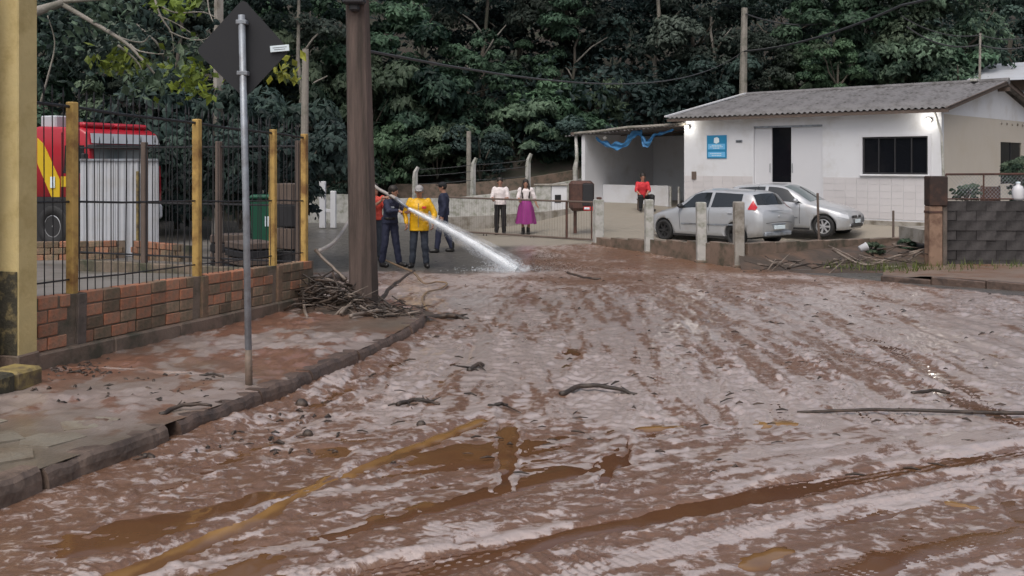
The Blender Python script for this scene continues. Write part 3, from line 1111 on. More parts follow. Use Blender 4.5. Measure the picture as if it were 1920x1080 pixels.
# ------------------------------------------------------------------ foliage
def leaves(cent, nrm, size, rs, droop=0.35, tint=None):
    """folded leaf blades: (n,3) centres and outward normals -> verts, faces, tint"""
    n = len(cent)
    up = np.array([0, 0, 1.0])
    N_ = nrm + rs.normal(0, 0.45, (n, 3))
    N_[:, 2] += 0.35
    N_ /= np.linalg.norm(N_, axis=1)[:, None] + 1e-9
    T = nrm * 0.7 + rs.normal(0, 0.7, (n, 3)) - up * droop
    T -= N_ * (T * N_).sum(1)[:, None]
    T /= np.linalg.norm(T, axis=1)[:, None] + 1e-9
    B = np.cross(N_, T)
    sz = size * rs.uniform(0.6, 1.25, n)[:, None]
    w = sz * rs.uniform(0.24, 0.36, n)[:, None]
    a = cent - T * sz * 0.5
    l = cent + B * w - N_ * w * 0.25
    r = cent - B * w - N_ * w * 0.25
    m = cent + T * sz * 0.05 + N_ * w * 0.15
    t = cent + T * sz * 0.55 - N_ * sz * 0.12
    V = np.stack([a, l, m, r, t], 1).reshape(-1, 3)
    k = np.arange(n)[:, None] * 5
    F_ = np.concatenate([k + np.array([[0, 2, 1]]), k + np.array([[0, 3, 2]]), k + np.array([[1, 2, 4]]), k + np.array([[2, 3, 4]])], 0)
    tt = np.clip(rs.normal(0.42, 0.24, n) if tint is None else tint, 0, 1)
    return V, F_, np.repeat(tt, 5)


def crown_mesh(name, seed, R_, nclump, per, size, material, hollow=0.45, droop=0.35, spread=0.30, flat=0.75):
    rs = np.random.RandomState(seed)
    d = rs.normal(0, 1, (nclump, 3))
    d /= np.linalg.norm(d, axis=1)[:, None]
    rad = rs.uniform(hollow, 1.0, nclump) ** 0.7
    lump = 1 + 0.30 * np.sin(d[:, 0] * 4 + seed) * np.cos(d[:, 2] * 5 + seed * 2) + 0.15 * rs.normal(0, 1, nclump)
    C_ = d * (rad * lump)[:, None] * np.array(R_)
    cr_ = np.mean(R_) * spread * rs.uniform(0.6, 1.4, nclump)
    cs, ns, ti = [], [], []
    for i in range(nclump):
        m = int(per * (cr_[i] / (np.mean(R_) * spread)) ** 2) + 6
        e = rs.normal(0, 1, (m, 3))
        e[:, 2] = np.where(e[:, 2] < -0.2, -e[:, 2] * 0.4, e[:, 2])
        e /= np.linalg.norm(e, axis=1)[:, None]
        q = C_[i] + e * cr_[i] * rs.uniform(0.75, 1.05, (m, 1)) * np.array([1, 1, flat])
        cs.append(q)
        ns.append(e)
        ti.append(np.clip(rs.normal(0.40, 0.13, m) + rs.normal(0, 0.24), 0, 1))
    V, F_, t = leaves(np.concatenate(cs), np.concatenate(ns), size, rs, droop, np.concatenate(ti))
    return np_mesh(name, V, F_, material, False, {'tint': np.stack([t, t, t], 1)})


def trunk_mesh(name, seed, h, r, spread, nl=5, m=None):
    rr_ = random.Random(seed)
    mb = MB()
    pts, x, y = [], 0, 0
    n = 7
    for i in range(n):
        pts.append((x, y, h * i / (n - 1)))
        x += rr_.uniform(-.06, .06) * h * .25
        y += rr_.uniform(-.06, .06) * h * .25
    mb.tube(pts, [r * (1.25 if i == 0 else 1 - 0.62 * i / n) for i in range(n)], 9)
    for k in range(nl):
        i = rr_.randint(3, n - 2)
        p = Vector(pts[i])
        a = 2 * math.pi * (k + rr_.random()) / nl
        L_ = spread * rr_.uniform(.6, 1)
        q = [p]
        for j in range(1, 5):
            t = j / 4
            q.append(p + Vector((math.cos(a) * L_ * t, math.sin(a) * L_ * t, L_ * (0.55 * t + 0.25 * t * t))) + Vector((rr_.uniform(-.1, .1), rr_.uniform(-.1, .1), 0)) * L_ * .5)
        mb.tube(q, [r * .5 * (1 - .2 * j) for j in range(5)], 6)
    return mb.mesh(name, m or M['bark'], True)


CROWN = [
    crown_mesh('crown', 1, (3.3, 3.0, 3.6), 46, 150, 0.33, M['leaf_a'], 0.55, 0.6, 0.22),
    crown_mesh('crown', 2, (2.8, 2.8, 3.0), 40, 120, 0.32, M['leaf_a'], 0.55, 0.6, 0.23),
    crown_mesh('crown', 3, (3.6, 3.4, 3.2), 50, 150, 0.24, M['leaf_b'], 0.5, 0.2, 0.20),
    crown_mesh('crown', 4, (2.6, 2.6, 4.4), 50, 110, 0.30, M['leaf_g'], 0.45, 0.4, 0.26),
    crown_mesh('crown', 5, (1.7, 1.7, 5.0), 80, 90, 0.26, M['leaf_c'], 0.6, 0.9, 0.30),
    crown_mesh('crown', 6, (3.0, 2.8, 2.2), 38, 100, 0.42, M['leaf_c'], 0.55, 0.8, 0.24),
]
TRUNK = [trunk_mesh('trunk', 10 + i, 7.0, 0.20, 2.4) for i in range(3)]
SHRUB = [
    crown_mesh('foliage', 21, (1.5, 1.4, 1.1), 34, 80, 0.24, M['leaf_a'], 0.5, 0.5, 0.34),
    crown_mesh('foliage', 22, (1.3, 1.2, 0.9), 30, 80, 0.20, M['leaf_b'], 0.5, 0.3, 0.34),
    crown_mesh('foliage', 23, (1.6, 1.4, 1.0), 34, 80, 0.28, M['leaf_c'], 0.55, 0.7, 0.32),
]


def hz_(x, y):
    return max(float(hill_z(np.array(x), np.array(y))), -0.7)


def tree(px, py, d, ck, sc, label, group=None, rot=None, zs=1.0):
    """crown centre seen at px,py when standing d metres away; the trunk goes down to the slope"""
    c = P(px, py, d)
    g = hz_(c.x, c.y)
    t = thing('tree', label, 'tree', (c.x, c.y, g), rnd.uniform(0, 6) if rot is None else rot, group)
    ch = max(c.z - g, 1.0)
    k = link('trunk', TRUNK[rnd.randrange(3)], t)
    k.scale = (sc, sc, max(ch * 1.0 / 7.0, 0.3))
    o = link('crown', CROWN[ck], t)
    o.location = (0, 0, ch)
    o.scale = (sc, sc, sc * zs)
    return t


def shrub(px, py, d, k, sc, label, group=None, zs=1.0):
    c = P(px, py, d)
    t = thing('shrub', label, 'shrub', c, rnd.uniform(0, 6), group)
    o = link('foliage', SHRUB[k], t)
    o.scale = (sc, sc, sc * zs)
    mb = MB()
    for a in range(4):
        b = a * 1.6
        mb.tube([(0, 0, -1.2 * sc), (0.3 * math.cos(b) * sc, 0.3 * math.sin(b) * sc, -.2 * sc), (.7 * math.cos(b) * sc, .7 * math.sin(b) * sc, .5 * sc)], [.035, .025, .01], 5)
    mb.build('stem', M['bark'], t)
    return t


tree(760, 130, 43, 0, 1.0, 'broad bright-leaved tree right of the tall wooden pole')
tree(600, 150, 41, 5, 0.95, 'bushy tree behind the thin pale pole, left of the wooden pole')
tree(560, 30, 47, 1, 1.1, 'tall tree behind the diamond sign, between both poles')
tree(880, 160, 42, 1, 0.75, 'smaller tree under the sagging cable, right of the broad bright tree')
tree(905, 30, 50, 2, 1.1, 'dark tree at the top edge above the couple')
tree(1060, 20, 47, 3, 1.0, 'hanging-leaved dark tree at the top centre of the photo')
tree(1190, 110, 50, 2, 1.2, 'dark tree behind the carport roof')
tree(1300, 60, 47, 3, 1.0, 'drooping grey-green tree just left of the pole behind the house')
tree(1460, 40, 50, 2, 1.15, 'dark tree right beside the pole behind the house roof')
tree(1560, 45, 46, 1, 0.95, 'leafy tree above the middle of the house roof')
tree(1700, 70, 45, 4, 0.95, 'vine-covered tree column above the window end of the house')
tree(1790, 60, 44, 4, 1.05, 'second vine-covered column, left of the thin pole at far right')
tree(1900, 60, 58, 2, 1.3, 'bluish tree behind the pale far roof at top right')
tree(1640, 0, 52, 3, 1.1, 'dark narrow tree between the leafy tree and the vine columns')
tree(430, 60, 40, 2, 1.0, 'dark tree behind the grey concrete pole and sign')
tree(300, 80, 36, 3, 0.9, 'dark tree rising behind the fire truck')
tree(160, 60, 38, 2, 1.0, 'dark tree behind the tall yellow pillar')
tree(30, 90, 36, 1, 1.0, 'leafy tree at the far left edge behind the red gate')
tree(240, 210, 33, 5, 0.6, 'low leafy tree directly above the fire truck roof')
tree(1110, 200, 44, 5, 0.6, 'low broad-leaved tree just left of the carport roof')
tree(1010, 220, 45, 0, 0.62, 'low leafy tree behind the bent concrete fence posts')
tree(1570, 120, 43, 1, 0.5, 'small tree rising right behind the roof ridge of the house')
tree(1440, 130, 45, 3, 0.5, 'small dark tree at the foot of the pole behind the house')
for i, (px, py, d, k, sc, zs) in enumerate([(720, 300, 38, 0, 1.1, 1.2), (820, 285, 38.6, 2, .9, 1.0), (900, 280, 39, 1, 1.0, 1.0), (690, 215, 39.5, 2, 1.3, 1.3), (800, 220, 40, 0, 1.4, 1.2),
                                             (970, 255, 41, 2, 1.2, 1.0), (1050, 262, 41, 1, 1.2, 1.0), (1030, 215, 42, 0, 1.3, 1.0), (1100, 270, 41, 0, 1.0, 1.0), (640, 330, 37, 1, .9, 1.1),
                                             (1500, 150, 46, 2, 1.1, 1.2), (1600, 165, 45, 1, .9, 1.0), (1330, 160, 46, 1, 1.4, 1.2), (1680, 140, 44, 2, 1.2, 1.2), (1780, 140, 44, 0, 1.3, 1.0), (1240, 190, 46, 1, 1.2, 1)]):
    names = ['leafy shrub just right of the wooden pole, above the yellow-coated person', 'shrub behind the three bent fence posts, left end', 'shrub behind the middle bent fence post', 'large climbing shrub hugging the wooden pole on its right', 'large pale shrub under the broad bright tree',
             'shrub above the couple at the gate', 'dark shrub on the bank left of the carport', 'bright shrub over the bank, left of the carport roof', 'shrub touching the left post of the carport', 'dark shrub visible left of the wooden pole above the white rails',
             'shrub rising over the roof left of its middle', 'small dark shrub over the roof, right of its middle', 'dark shrub over the left end of the house roof', 'vine shrub at the foot of the vine columns', 'shrub at the roof, near the far pale roof', 'dark shrub above the joint of carport and house']
    shrub(px, py, d, k, sc, names[i], None, zs)

# the wood behind, one mass of foliage on the slope
rs = np.random.RandomState(55)
n = 5200
fx = rs.uniform(-48, 62, n)
fd = rs.uniform(0, 1, n) ** 1.3 * 48
st_ = 41.0 + 0.62 * np.clip(fx - 3.5, 0, 30)
fy = st_ + fd
fz = hill_z(fx, fy) + rs.uniform(0.2, 1, n) * (3.0 + 5.5 * ss(0, 12, fd)) * (0.75 + 0.6 * vn(fx * 0.2, fy * 0.2, 5))
per = 20
cc = np.repeat(np.stack([fx, fy, fz], 1), per, 0)
e = rs.normal(0, 1, (n * per, 3))
e[:, 2] = np.abs(e[:, 2]) * 0.9
e[:, 1] = -np.abs(e[:, 1]) * 0.8 + 0.3
e /= np.linalg.norm(e, axis=1)[:, None]
V, F_, t = leaves(cc + e * rs.uniform(0.5, 1.3, (n * per, 1)), e, 0.36, rs, 0.4, np.clip(np.repeat(rs.normal(0.35, 0.2, n), per) + rs.normal(0, .15, n * per), 0, 1))
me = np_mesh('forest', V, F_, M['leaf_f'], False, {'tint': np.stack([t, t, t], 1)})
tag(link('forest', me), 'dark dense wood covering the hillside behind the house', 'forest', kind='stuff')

# low ground cover on the bank
n = 9000
fx = rs.uniform(-26, 12, n)
fy = rs.uniform(36.4, 46, n) + 0.62 * np.clip(fx - 3.5, 0, 30)
keepm = (vn(fx * 0.5, fy * 0.5, 9) + 0.12 * (fy - 37.5) > 0.02)
fx, fy = fx[keepm], fy[keepm]
cc = np.stack([fx, fy, hill_z(fx, fy) + rs.uniform(0.02, 0.5, len(fx))], 1)
e = np.stack([rs.normal(0, .5, len(fx)), -np.abs(rs.normal(0, .6, len(fx))), np.ones(len(fx))], 1)
e /= np.linalg.norm(e, axis=1)[:, None]
V, F_, t = leaves(cc, e, 0.30, rs, 0.3)
me = np_mesh('ground_cover', V, F_, M['leaf_b'], False, {'tint': np.stack([t, t, t], 1)})
tag(link('ground_cover', me), 'low green plants growing on the earth bank', 'plants', kind='stuff')

r7 = random.Random(77)
for i, (px, y0, y1, d, r_) in enumerate([(900, -20, 250, 44, .13), (780, -20, 60, 46, .10), (1225, -20, 190, 46, .16), (1060, 60, 260, 45, .10), (1640, -20, 170, 46, .15), (1745, 60, 165, 44.5, .10), (330, -20, 300, 31, .10), (560, -20, 300, 38, .12), (1340, 20, 200, 46, .11), (980, -20, 240, 47, .14)]):
    a, b_ = P(px, y1, d), P(px + r7.uniform(-25, 25), y0, d)
    a.z = hz_(a.x, a.y)
    q = [a.lerp(b_, k / 6) + Vector((r7.uniform(-.15, .15), 0, 0)) for k in range(7)]
    t = thing('tree', ['slender pale trunk above the couple', 'short pale trunk at the top edge right of the wooden pole', 'pale leaning trunk behind the carport', 'thin trunk behind the bent posts', 'dark trunk above the right half of the roof', 'thin trunk between the vine columns', 'thin trunk behind the second yellow fence post', 'trunk rising beside the thin pale pole', 'thin trunk left of the pole behind the house', 'pale trunk at top right of the couple'][i], 'tree', a)
    MB().tube([v - a for v in q], [r_ * (1 - .08 * k) for k in range(7)], 8).build('trunk', M['barkpale'] if i % 3 else M['bark'], t, True)
    for k in range(3):
        s_ = q[2 + k] - a
        e_ = s_ + Vector((r7.uniform(-1.6, 1.6), r7.uniform(-.6, .2), r7.uniform(.5, 1.6)))
        MB().tube([s_, s_.lerp(e_, .5) + Vector((0, 0, .15)), e_], [r_ * .45, r_ * .35, r_ * .15], 6).build('limb', M['barkpale'], t, True)
    o = link('crown', CROWN[(i * 2 + 1) % 6], t)
    o.location = (b_ - a) + Vector((0, 0, 2.6))
    o.scale = (.8, .8, .8)
# ------------------------------------------------------------------ left: yard, brick wall, fence, pillar
def yard_z(x, y):
    return CZ - (1.22 + 0.05 * np.clip(np.asarray(y, float) - 8, -6, 20))


M['yard'] = mat('yard_paving', (0.20, 0.185, 0.17), 0.55, bump=0.3, bscale=12, dirt=(0.11, 0.10, 0.08), dscale=1.0, damt=0.5)
yn, yc = 50, 30
ys = np.linspace(0.5, 33.0, yn)
YV = []
for y_ in ys:
    sx = (y_ - W0.y) / WU.y * WU.x + W0.x - 0.16
    if y_ > 12.0:
        sx = -2.72 - 0.30 * (y_ - 12.0)
    for j in range(yc):
        x_ = sx - 17.0 * (j / (yc - 1)) ** 1.4
        YV.append((x_, y_, float(yard_z(x_, y_)) + 0.02 * float(fbm(np.array(x_ * .6), np.array(y_ * .6), 7, 2))))
me = np_mesh('yard_pavement', YV, grid_faces(yn, yc)[:, ::-1], M['yard'], True)
tag(link('yard_pavement', me), kind='structure')

SLOPE = -0.036 * WU.y
wd = Vector((WU.x, WU.y, SLOPE))
WL = 4.40
wall = thing('brick_wall', 'low orange brick wall with grey mossy patches carrying the yellow-posted fence', 'wall', M=frame(wpt(0), wd))
# local: x along the wall, y away from the street (into the yard), z up
PIERS = [0.30, 2.07, 3.58]
mb = MB().box((WL / 2 - 0.12, 0.0675, 0.255), (WL + 0.34, 0.12, 0.60))
mb.build('mortar', M['mortar'], wall)
mb = MB()
for i in range(5):
    x0, x1 = -0.28 + i * 0.94, -0.28 + (i + 1) * 0.94 - 0.006
    mb.cbox(((x0 + x1) / 2, 0.015 + rnd.uniform(-.006, .006), 0.045), (x1 - x0, 0.15, 0.20), 0.014)
mb.build('plinth', M['plinth'], wall)
brick_me = {}
for key in ('brick', 'brickmoss'):
    for L_ in (0.205, 0.10):
        b = MB().cbox((0, 0, 0), (L_, 0.13, 0.095), 0.006)
        brick_me[(key, L_)] = b.mesh('brick', M[key])
r4 = random.Random(12)
for c in range(4):
    z = 0.145 + 0.105 * c + 0.052
    x = -0.28 + (0.11 if c % 2 else 0)
    while x < WL - 0.05:
        L_ = 0.205 if r4.random() > 0.12 else 0.10
        if x + L_ > WL:
            break
        cx = x + L_ / 2
        hit = any(abs(cx - p) < 0.055 + L_ / 2 for p in PIERS)
        if not hit:
            moss = r4.random() < (0.12 if cx < 0.2 else (0.22 if c >= 2 and cx < 2.0 else 0.72 if cx > 2.0 or c == 0 else 0.42))
            if c == 3 and cx > 2.1:
                moss = r4.random() < 0.35
            o = link('brick', brick_me[('brickmoss' if moss else 'brick', L_)], wall)
            o.location = (cx, 0.060 + r4.uniform(-.007, .005), z + r4.uniform(-.003, .003))
            o.rotation_euler = (r4.uniform(-.02, .02), r4.uniform(-.012, .012), r4.uniform(-.015, .015))
            x += L_ + 0.013
        else:
            x += 0.02
for i, p in enumerate(PIERS):
    MB().cbox((p, 0.058, 0.345), (0.105, 0.155, 0.42), 0.006).build('pier', M['cement'] if i == 0 else M['brickmoss'], wall)

fence = thing('fence', 'yellow-posted fence of thin black bars on the low brick wall', 'fence', wpt(0, -0.06, 0.565))
FZ0 = wpt(0, -0.06, 0.565)


def fp(s, z):
    """fence point: metres along the wall, metres above the wall top"""
    return wpt(s, -0.06, 0.565 + z) - FZ0


FH = 1.53
for s_ in (0.285, 2.05, 3.56, 4.33):
    b = MB()
    p = fp(s_, 0)
    rot = frame((0, 0, 0), WU).to_3x3()
    b.cbox(p + Vector((0, 0, FH / 2 - 0.01)), (0.072, 0.072, FH + 0.05), 0.008, rot)
    b.build('post', M['yellow'], fence)
for z, r_ in ((FH - 0.03, 0.013), (0.73, 0.009), (0.10, 0.007)):
    MB().tube([fp(-0.25 + (WL + .2) * i / 8, z + 0.006 * math.sin(i * 2.1)) for i in range(9)], r_, 6).build('rail', M['black'], fence)
s_ = -0.22
bar_proto = {}
while s_ < WL - 0.08:
    if all(abs(s_ - q) > 0.05 for q in (0.285, 2.05, 3.56, 4.33)):
        p = fp(s_, 0)
        b = bpy.data.objects.new('bar', bar_proto.setdefault('m', MB().tube([(0, 0, -0.005), (0, 0, FH + 0.03), (0, 0, FH + 0.055), (0, 0, FH + 0.13)], [0.0046, 0.0046, 0.010, 0.002], 5).mesh('bar', M['black'])))
        COL.objects.link(b)
        b.parent = fence
        b.location = p + Vector((r4.uniform(-.004, .004), 0, r4.uniform(-.006, .006)))
        b.rotation_euler = (r4.uniform(-.006, .006), r4.uniform(-.008, .008), 0)
    s_ += 0.098

# return side of the fence, going away from the corner
RD = Vector((-0.93, 0.37, 0)).normalized()
c0 = W0 + WU * 4.36 - WN * 0.06
rf = thing('fence', 'dark side fence running back from the far corner of the brick wall', 'fence', (c0.x, c0.y, rz(c0.x, c0.y)))
MB().cbox((RD.x * 1.9, RD.y * 1.9, 0.25), (3.7, 0.12, 0.62), 0.01, frame((0, 0, 0), RD).to_3x3()).build('footing', M['mortar'], rf)
for k in range(4):
    p = RD * (0.10 + 1.2 * k)
    MB().cbox(p + Vector((0, 0, 1.05)), (0.07, 0.07, 2.2), 0.008, frame((0, 0, 0), RD).to_3x3()).build('post', M['timber'], rf)
for z in (2.08, 1.35, 0.66):
    MB().tube([RD * 0.05 + Vector((0, 0, z)), RD * 3.7 + Vector((0, 0, z))], 0.012, 6).build('rail', M['black'], rf)
for k in range(15):
    b = bpy.data.objects.new('bar', bar_proto['m'])
    COL.objects.link(b)
    b.parent = rf
    b.location = RD * (0.2 + 0.236 * k) + Vector((0, 0, 0.57))

# tall yellow gate pillar and the red gate beside it
pf = frame(wpt(-0.30, 0.0, -0.02), WU)
pil = thing('pillar', 'tall faded yellow square pillar with black mould near its foot', 'pillar', M=pf)
MB().cbox((-0.02, 0.05, 2.6), (0.20, 0.20, 4.9), 0.010).build('shaft', M['yellowpillar'], pil)
MB().cbox((-0.02, 0.05, 0.06), (0.225, 0.225, 0.26), 0.012).build('footing', M['plinth'], pil)
M['mould'] = mat('black_mould', (0.05, 0.045, 0.03), 0.8, bump=0.4, var=0.5, dirt=(0.28, 0.22, 0.10), dscale=9, damt=0.35)
MB().cbox((-0.1225, 0.05, 0.50), (0.006, 0.19, 0.62), 0.002).build('mould_stain', M['mould'], pil)

gw = frame(wpt(-0.62, -0.12, 0.0), (-0.93, -0.10, 0))
gate = thing('gate', 'dark red gate leaf with thin yellow frame at the left edge', 'gate', M=gw)
M['gatered'] = mat('gate_red', (0.15, 0.045, 0.035), 0.6, var=0.25, dirt=(0.06, 0.03, 0.025), dscale=3)
MB().cbox((0.6, 0, 1.6), (1.3, 0.025, 3.0), 0.004).build('panel', M['gatered'], gate)
for zz in (0.12, 0.42, 0.75, 1.3, 2.0, 2.9):
    MB().tube([(-0.02, 0.03, zz), (1.25, 0.03, zz)], 0.012, 6).build('rail', M['yellowpillar'], gate)
MB().tube([(-0.03, 0.03, 0.05), (-0.03, 0.03, 3.1)], 0.014, 6).build('stile', M['yellowpillar'], gate)
MB().cbox((0.55, 0.02, 0.25), (1.25, 0.1, 0.36), 0.01).build('lower_panel', M['mould'], gate)

kb = P(10, 700, 6.55)
M['dullyellow'] = mat('dirty_yellow', (0.30, 0.23, 0.08), 0.7, bump=.3, dirt=(0.10, 0.075, 0.05), dscale=7, damt=.6)
kbo = thing('kerb_block', 'short yellow and black painted concrete kerb block beneath the pillar', 'block', (kb.x - .05, kb.y + .05, rz(kb.x, kb.y) + SW), math.radians(72))
MB().cbox((-0.13, 0, 0.065), (0.26, 0.26, 0.15), 0.02).build('painted_end', M['mould'], kbo)
MB().cbox((0.12, 0, 0.066), (0.24, 0.258, 0.146), 0.02).build('painted_end', M['dullyellow'], kbo)

# ------------------------------------------------------------------ yard contents
def brickrow(name, label, a, b_, h, courses):
    a, b_ = Vector(a), Vector(b_)
    t = thing(name, label, 'wall', M=frame(a, b_ - a))
    L_ = (b_ - a).length
    MB().box((L_ / 2, 0.05, h / 2), (L_, 0.06, h - 0.02)).build('mortar', M['mortar'], t)
    for c in range(courses):
        x = 0.0 if c % 2 else -0.1
        while x < L_ - 0.2:
            if x >= 0:
                o = link('brick', brick_me[('brickmoss' if r4.random() < (0.75 if c < courses - 1 else .4) else 'brick', 0.205)], t)
                o.location = (x + 0.10, 0.05 + r4.uniform(-.01, .01), 0.05 + c * h / courses)
            x += 0.222
    return t


yw1 = P(66, 452, 15.5)
yw2 = P(235, 452, 16.3)
yw1.z = float(yard_z(yw1.x, yw1.y))
yw2.z = float(yard_z(yw2.x, yw2.y))
brickrow('brick_wall', 'low inner brick wall in the yard below the fire truck', (yw1.x - 2, yw1.y - .4, yw1.z), (yw2.x, yw2.y, yw2.z), 0.32, 3)
yw3 = P(352, 460, 15.3)
brickrow('brick_wall', 'stub of broken brick wall in the yard, right of the white metal sheets', (yw2.x + 0.1, yw2.y, yw2.z), (yw3.x, yw3.y, yw2.z), 0.32, 3)

# white corrugated metal sheets
ms0, ms1 = P(150, 440, 17.2), P(298, 440, 17.0)
zt = P(150, 300, 17.2).z
zb_ = float(yard_z(ms0.x, 17.2))
hoard = thing('metal_hoarding', 'white corrugated metal sheet hoarding in front of the fire truck', 'hoarding', M=frame((ms0.x, ms0.y, zb_), (ms1.x - ms0.x, ms1.y - ms0.y, 0)))
LH = (ms1 - ms0).length


def corrug(w, h, pitch, amp, th=0.003):
    mb = MB()
    n = int(w / pitch * 6)
    vs, fs = [], []
    for i in range(n + 1):
        x = w * i / n
        y = amp * (1 if (i % 6) in (0, 1, 2) else -1)
        vs += [(x, y, 0), (x, y, h)]
    for i in range(n):
        fs.append((2 * i, 2 * i + 2, 2 * i + 3, 2 * i + 1))
    mb.add(vs, fs)
    return mb


for i in range(2):
    w_ = LH * (0.74 if i == 0 else 0.25)
    o = corrug(w_, zt - zb_ - 0.03, 0.085, 0.008).build('metal_sheet', M['metalsheet'], hoard)
    o.location = (0 if i == 0 else LH * 0.75, 0.004 * i, 0.02)
MB().cbox((LH / 2, -0.02, zt - zb_), (LH, 0.03, 0.04), 0.005).build('top_rail', M['galv'], hoard)
MB().cbox((LH * 0.745, -0.04, (zt - zb_) / 2 - .1), (0.04, 0.04, zt - zb_ - .2), 0.006).build('post', M['dullyellow'], hoard)
MB().cbox((LH / 2, 0.03, (zt - zb_) * .45), (LH, 0.03, 0.04), 0.005).build('rail', M['galv'], hoard)

for px, y0, y1, d, lab in ((367, 298, 455, 15.2, 'short yellow post inside the yard beside a fence post'),):
    a, b_ = P(px, y0, d), P(px, y1, d)
    b_.z = float(yard_z(b_.x, d))
    o = MB().cbox((0, 0, (a.z - b_.z) / 2), (0.055, 0.055, a.z - b_.z), 0.008).build('yard_post', M['dullyellow'])
    o.location = b_
    tag(o, lab, 'post')

# green bin, small sign, dark crates and table in the yard
bn = P(497, 430, 15.5)
bz = float(yard_z(bn.x, 15.5))
ht = P(497, 358, 15.5).z - bz
gb = thing('waste_bin', 'dark green plastic waste bin behind the fence', 'bin', (bn.x, bn.y, bz), 0.2)
MB().box((0, 0, ht * .45), (0.36, 0.40, ht * .86), taper=1.18).build('body', M['greenplastic'], gb)
MB().cbox((0, 0, ht * .92), (0.46, 0.50, 0.06), 0.02).build('lid', M['greenplastic'], gb)
for k in range(4):
    MB().box((0.02 + 0.04 * k, -0.235, ht * .58), (0.022, 0.006, 0.16)).build('white_print', M['signwhite'], gb)
sp_ = P(495, 440, 18)
sz0 = float(yard_z(sp_.x, 18))
sgn = thing('notice_board', 'small white notice board on a thin white stand in the dark yard', 'sign', (sp_.x, sp_.y, sz0))
zt_ = P(495, 278, 18).z - sz0
MB().tube([(-0.02, 0, 0), (-0.02, 0, zt_)], 0.014, 6).build('stand', M['whitepost'], sgn)
MB().cbox((0.11, -0.02, zt_ - 0.07), (0.30, 0.02, 0.15), 0.004).build('board', M['metalsheet'], sgn)
for i, (px, py, d, w_, h_, lab) in enumerate(((430, 470, 13.6, 0.5, 0.5, 'dark stacked crate low in the yard, left of the green bin'), (545, 470, 13.0, 0.34, 1.2, 'dark covered rack behind the last fence bay'), (470, 470, 12.8, 0.6, 0.42, 'dark wooden trough right behind the sign post'))):
    p = P(px, py, d)
    z0 = float(yard_z(p.x, d))
    t = thing('crate', lab, 'crate', (p.x, p.y, z0), 0.25 + i)
    for k in range(4):
        MB().cbox((0, 0, h_ * (k + 0.5) / 4), (w_, w_ * .8, h_ / 4 - 0.02), 0.01).build('board', M['timber'] if k % 2 else M['black'], t)
# hedge behind the last bay: dark
for i, (px, py, d, k, sc, lab) in enumerate(((450, 330, 19.5, 1, 0.9, 'dark hedge bush in the yard behind the sign post'), (540, 320, 17.0, 1, 0.75, 'dark hedge bush behind the last fence bay'), (400, 325, 27, 1, 1.0, 'dark bush in the yard right of the white metal sheets'), (520, 270, 20, 1, 1.0, 'tall dark bush filling the corner of the yard'), (400, 260, 27, 1, 1.6, 'broad dark bush at the back of the yard'), (260, 330, 30, 1, 1.8, 'dark bush low behind the fire truck'))):
    shrub(px, py, d, k, sc, lab, None, 1.25)

# fire truck, seen through the bars, its cab facing right
tp = P(150, 455, 22.5)
tz = CZ - 2.02
tang = math.radians(-22)
tcor = Vector((XP(168, 22.0), 22.0, tz))
torg = tcor - Vector((math.cos(tang), math.sin(tang), 0)) * 2.5
ft = thing('fire_truck', 'red fire truck cab with yellow stripe behind the fence', 'truck', torg, tang)
# local x forward (front face at 2.5), y across
prof = [(-4.0, 0.75), (2.42, 0.75), (2.50, 1.0), (2.52, 1.75), (2.49, 2.40), (2.40, 2.72), (2.15, 2.84), (0.9, 2.88), (0.6, 2.82), (-4.0, 2.82)]
cabo = MB().prism([(x, 0, z) for x, z in prof], (0, 2.3, 0)).build('cab', M['red'], ft, True)
bm = bmesh.new()
bm.from_mesh(cabo.data)
bmesh.ops.recalc_face_normals(bm, faces=bm.faces)
be = [e for e in bm.edges if max(v.co.z for v in e.verts) > 2.3 and e.calc_length() > .05]
bmesh.ops.bevel(bm, geom=be, offset=0.07, segments=3, affect='EDGES', profile=.5)
bm.to_mesh(cabo.data)
bm.free()
MB().prism([(1.72, -0.012, 1.78), (2.36, -0.012, 1.78), (2.34, -0.012, 2.42), (1.76, -0.012, 2.42)], (0, 0.02, 0)).build('side_window', M['carglass'], ft)
MB().prism([(2.525, 0.10, 1.72), (2.525, 2.20, 1.72), (2.512, 2.18, 2.34), (2.512, 0.12, 2.34)], (0.012, 0, 0)).build('windscreen', M['paleglass'], ft)
MB().prism([(2.50, 0.06, 2.47), (2.50, 2.24, 2.47), (2.42, 2.2, 2.70), (2.42, 0.10, 2.70)], (0.012, 0, 0)).build('white_panel', M['metalsheet'], ft)
MB().cbox((2.60, 1.15, 2.395), (0.26, 2.40, 0.085), 0.02).build('sun_visor', M['plastic'], ft)
MB().cbox((2.525, 1.15, 1.35), (0.03, 2.1, 0.5), 0.01).build('grille', M['plastic'], ft)
MB().prism([(0.90, -0.014, 2.60), (1.10, -0.014, 2.45), (1.60, -0.014, 1.62), (1.60, -0.014, 1.22), (1.34, -0.014, 1.22), (0.90, -0.014, 2.0)], (0, 0.02, 0)).build('yellow_stripe', M['truckyellow'], ft)
MB().prism([(1.64, -0.014, 1.46), (2.10, -0.014, 1.46), (2.10, -0.014, 1.70), (1.64, -0.014, 1.70)], (0, 0.02, 0)).build('yellow_stripe', M['truckyellow'], ft)
MB().cbox((1.40, -0.03, 1.56), (0.14, 0.02, 0.26), 0.004).build('white_mark', M['signwhite'], ft)
MB().cbox((1.98, -0.03, 1.46), (0.16, 0.02, 0.36), 0.004).build('white_mark', M['signwhite'], ft)
MB().box((1.2, -0.004, 1.0), (2.4, 0.02, 0.44)).build('lower_panel', M['plastic'], ft)
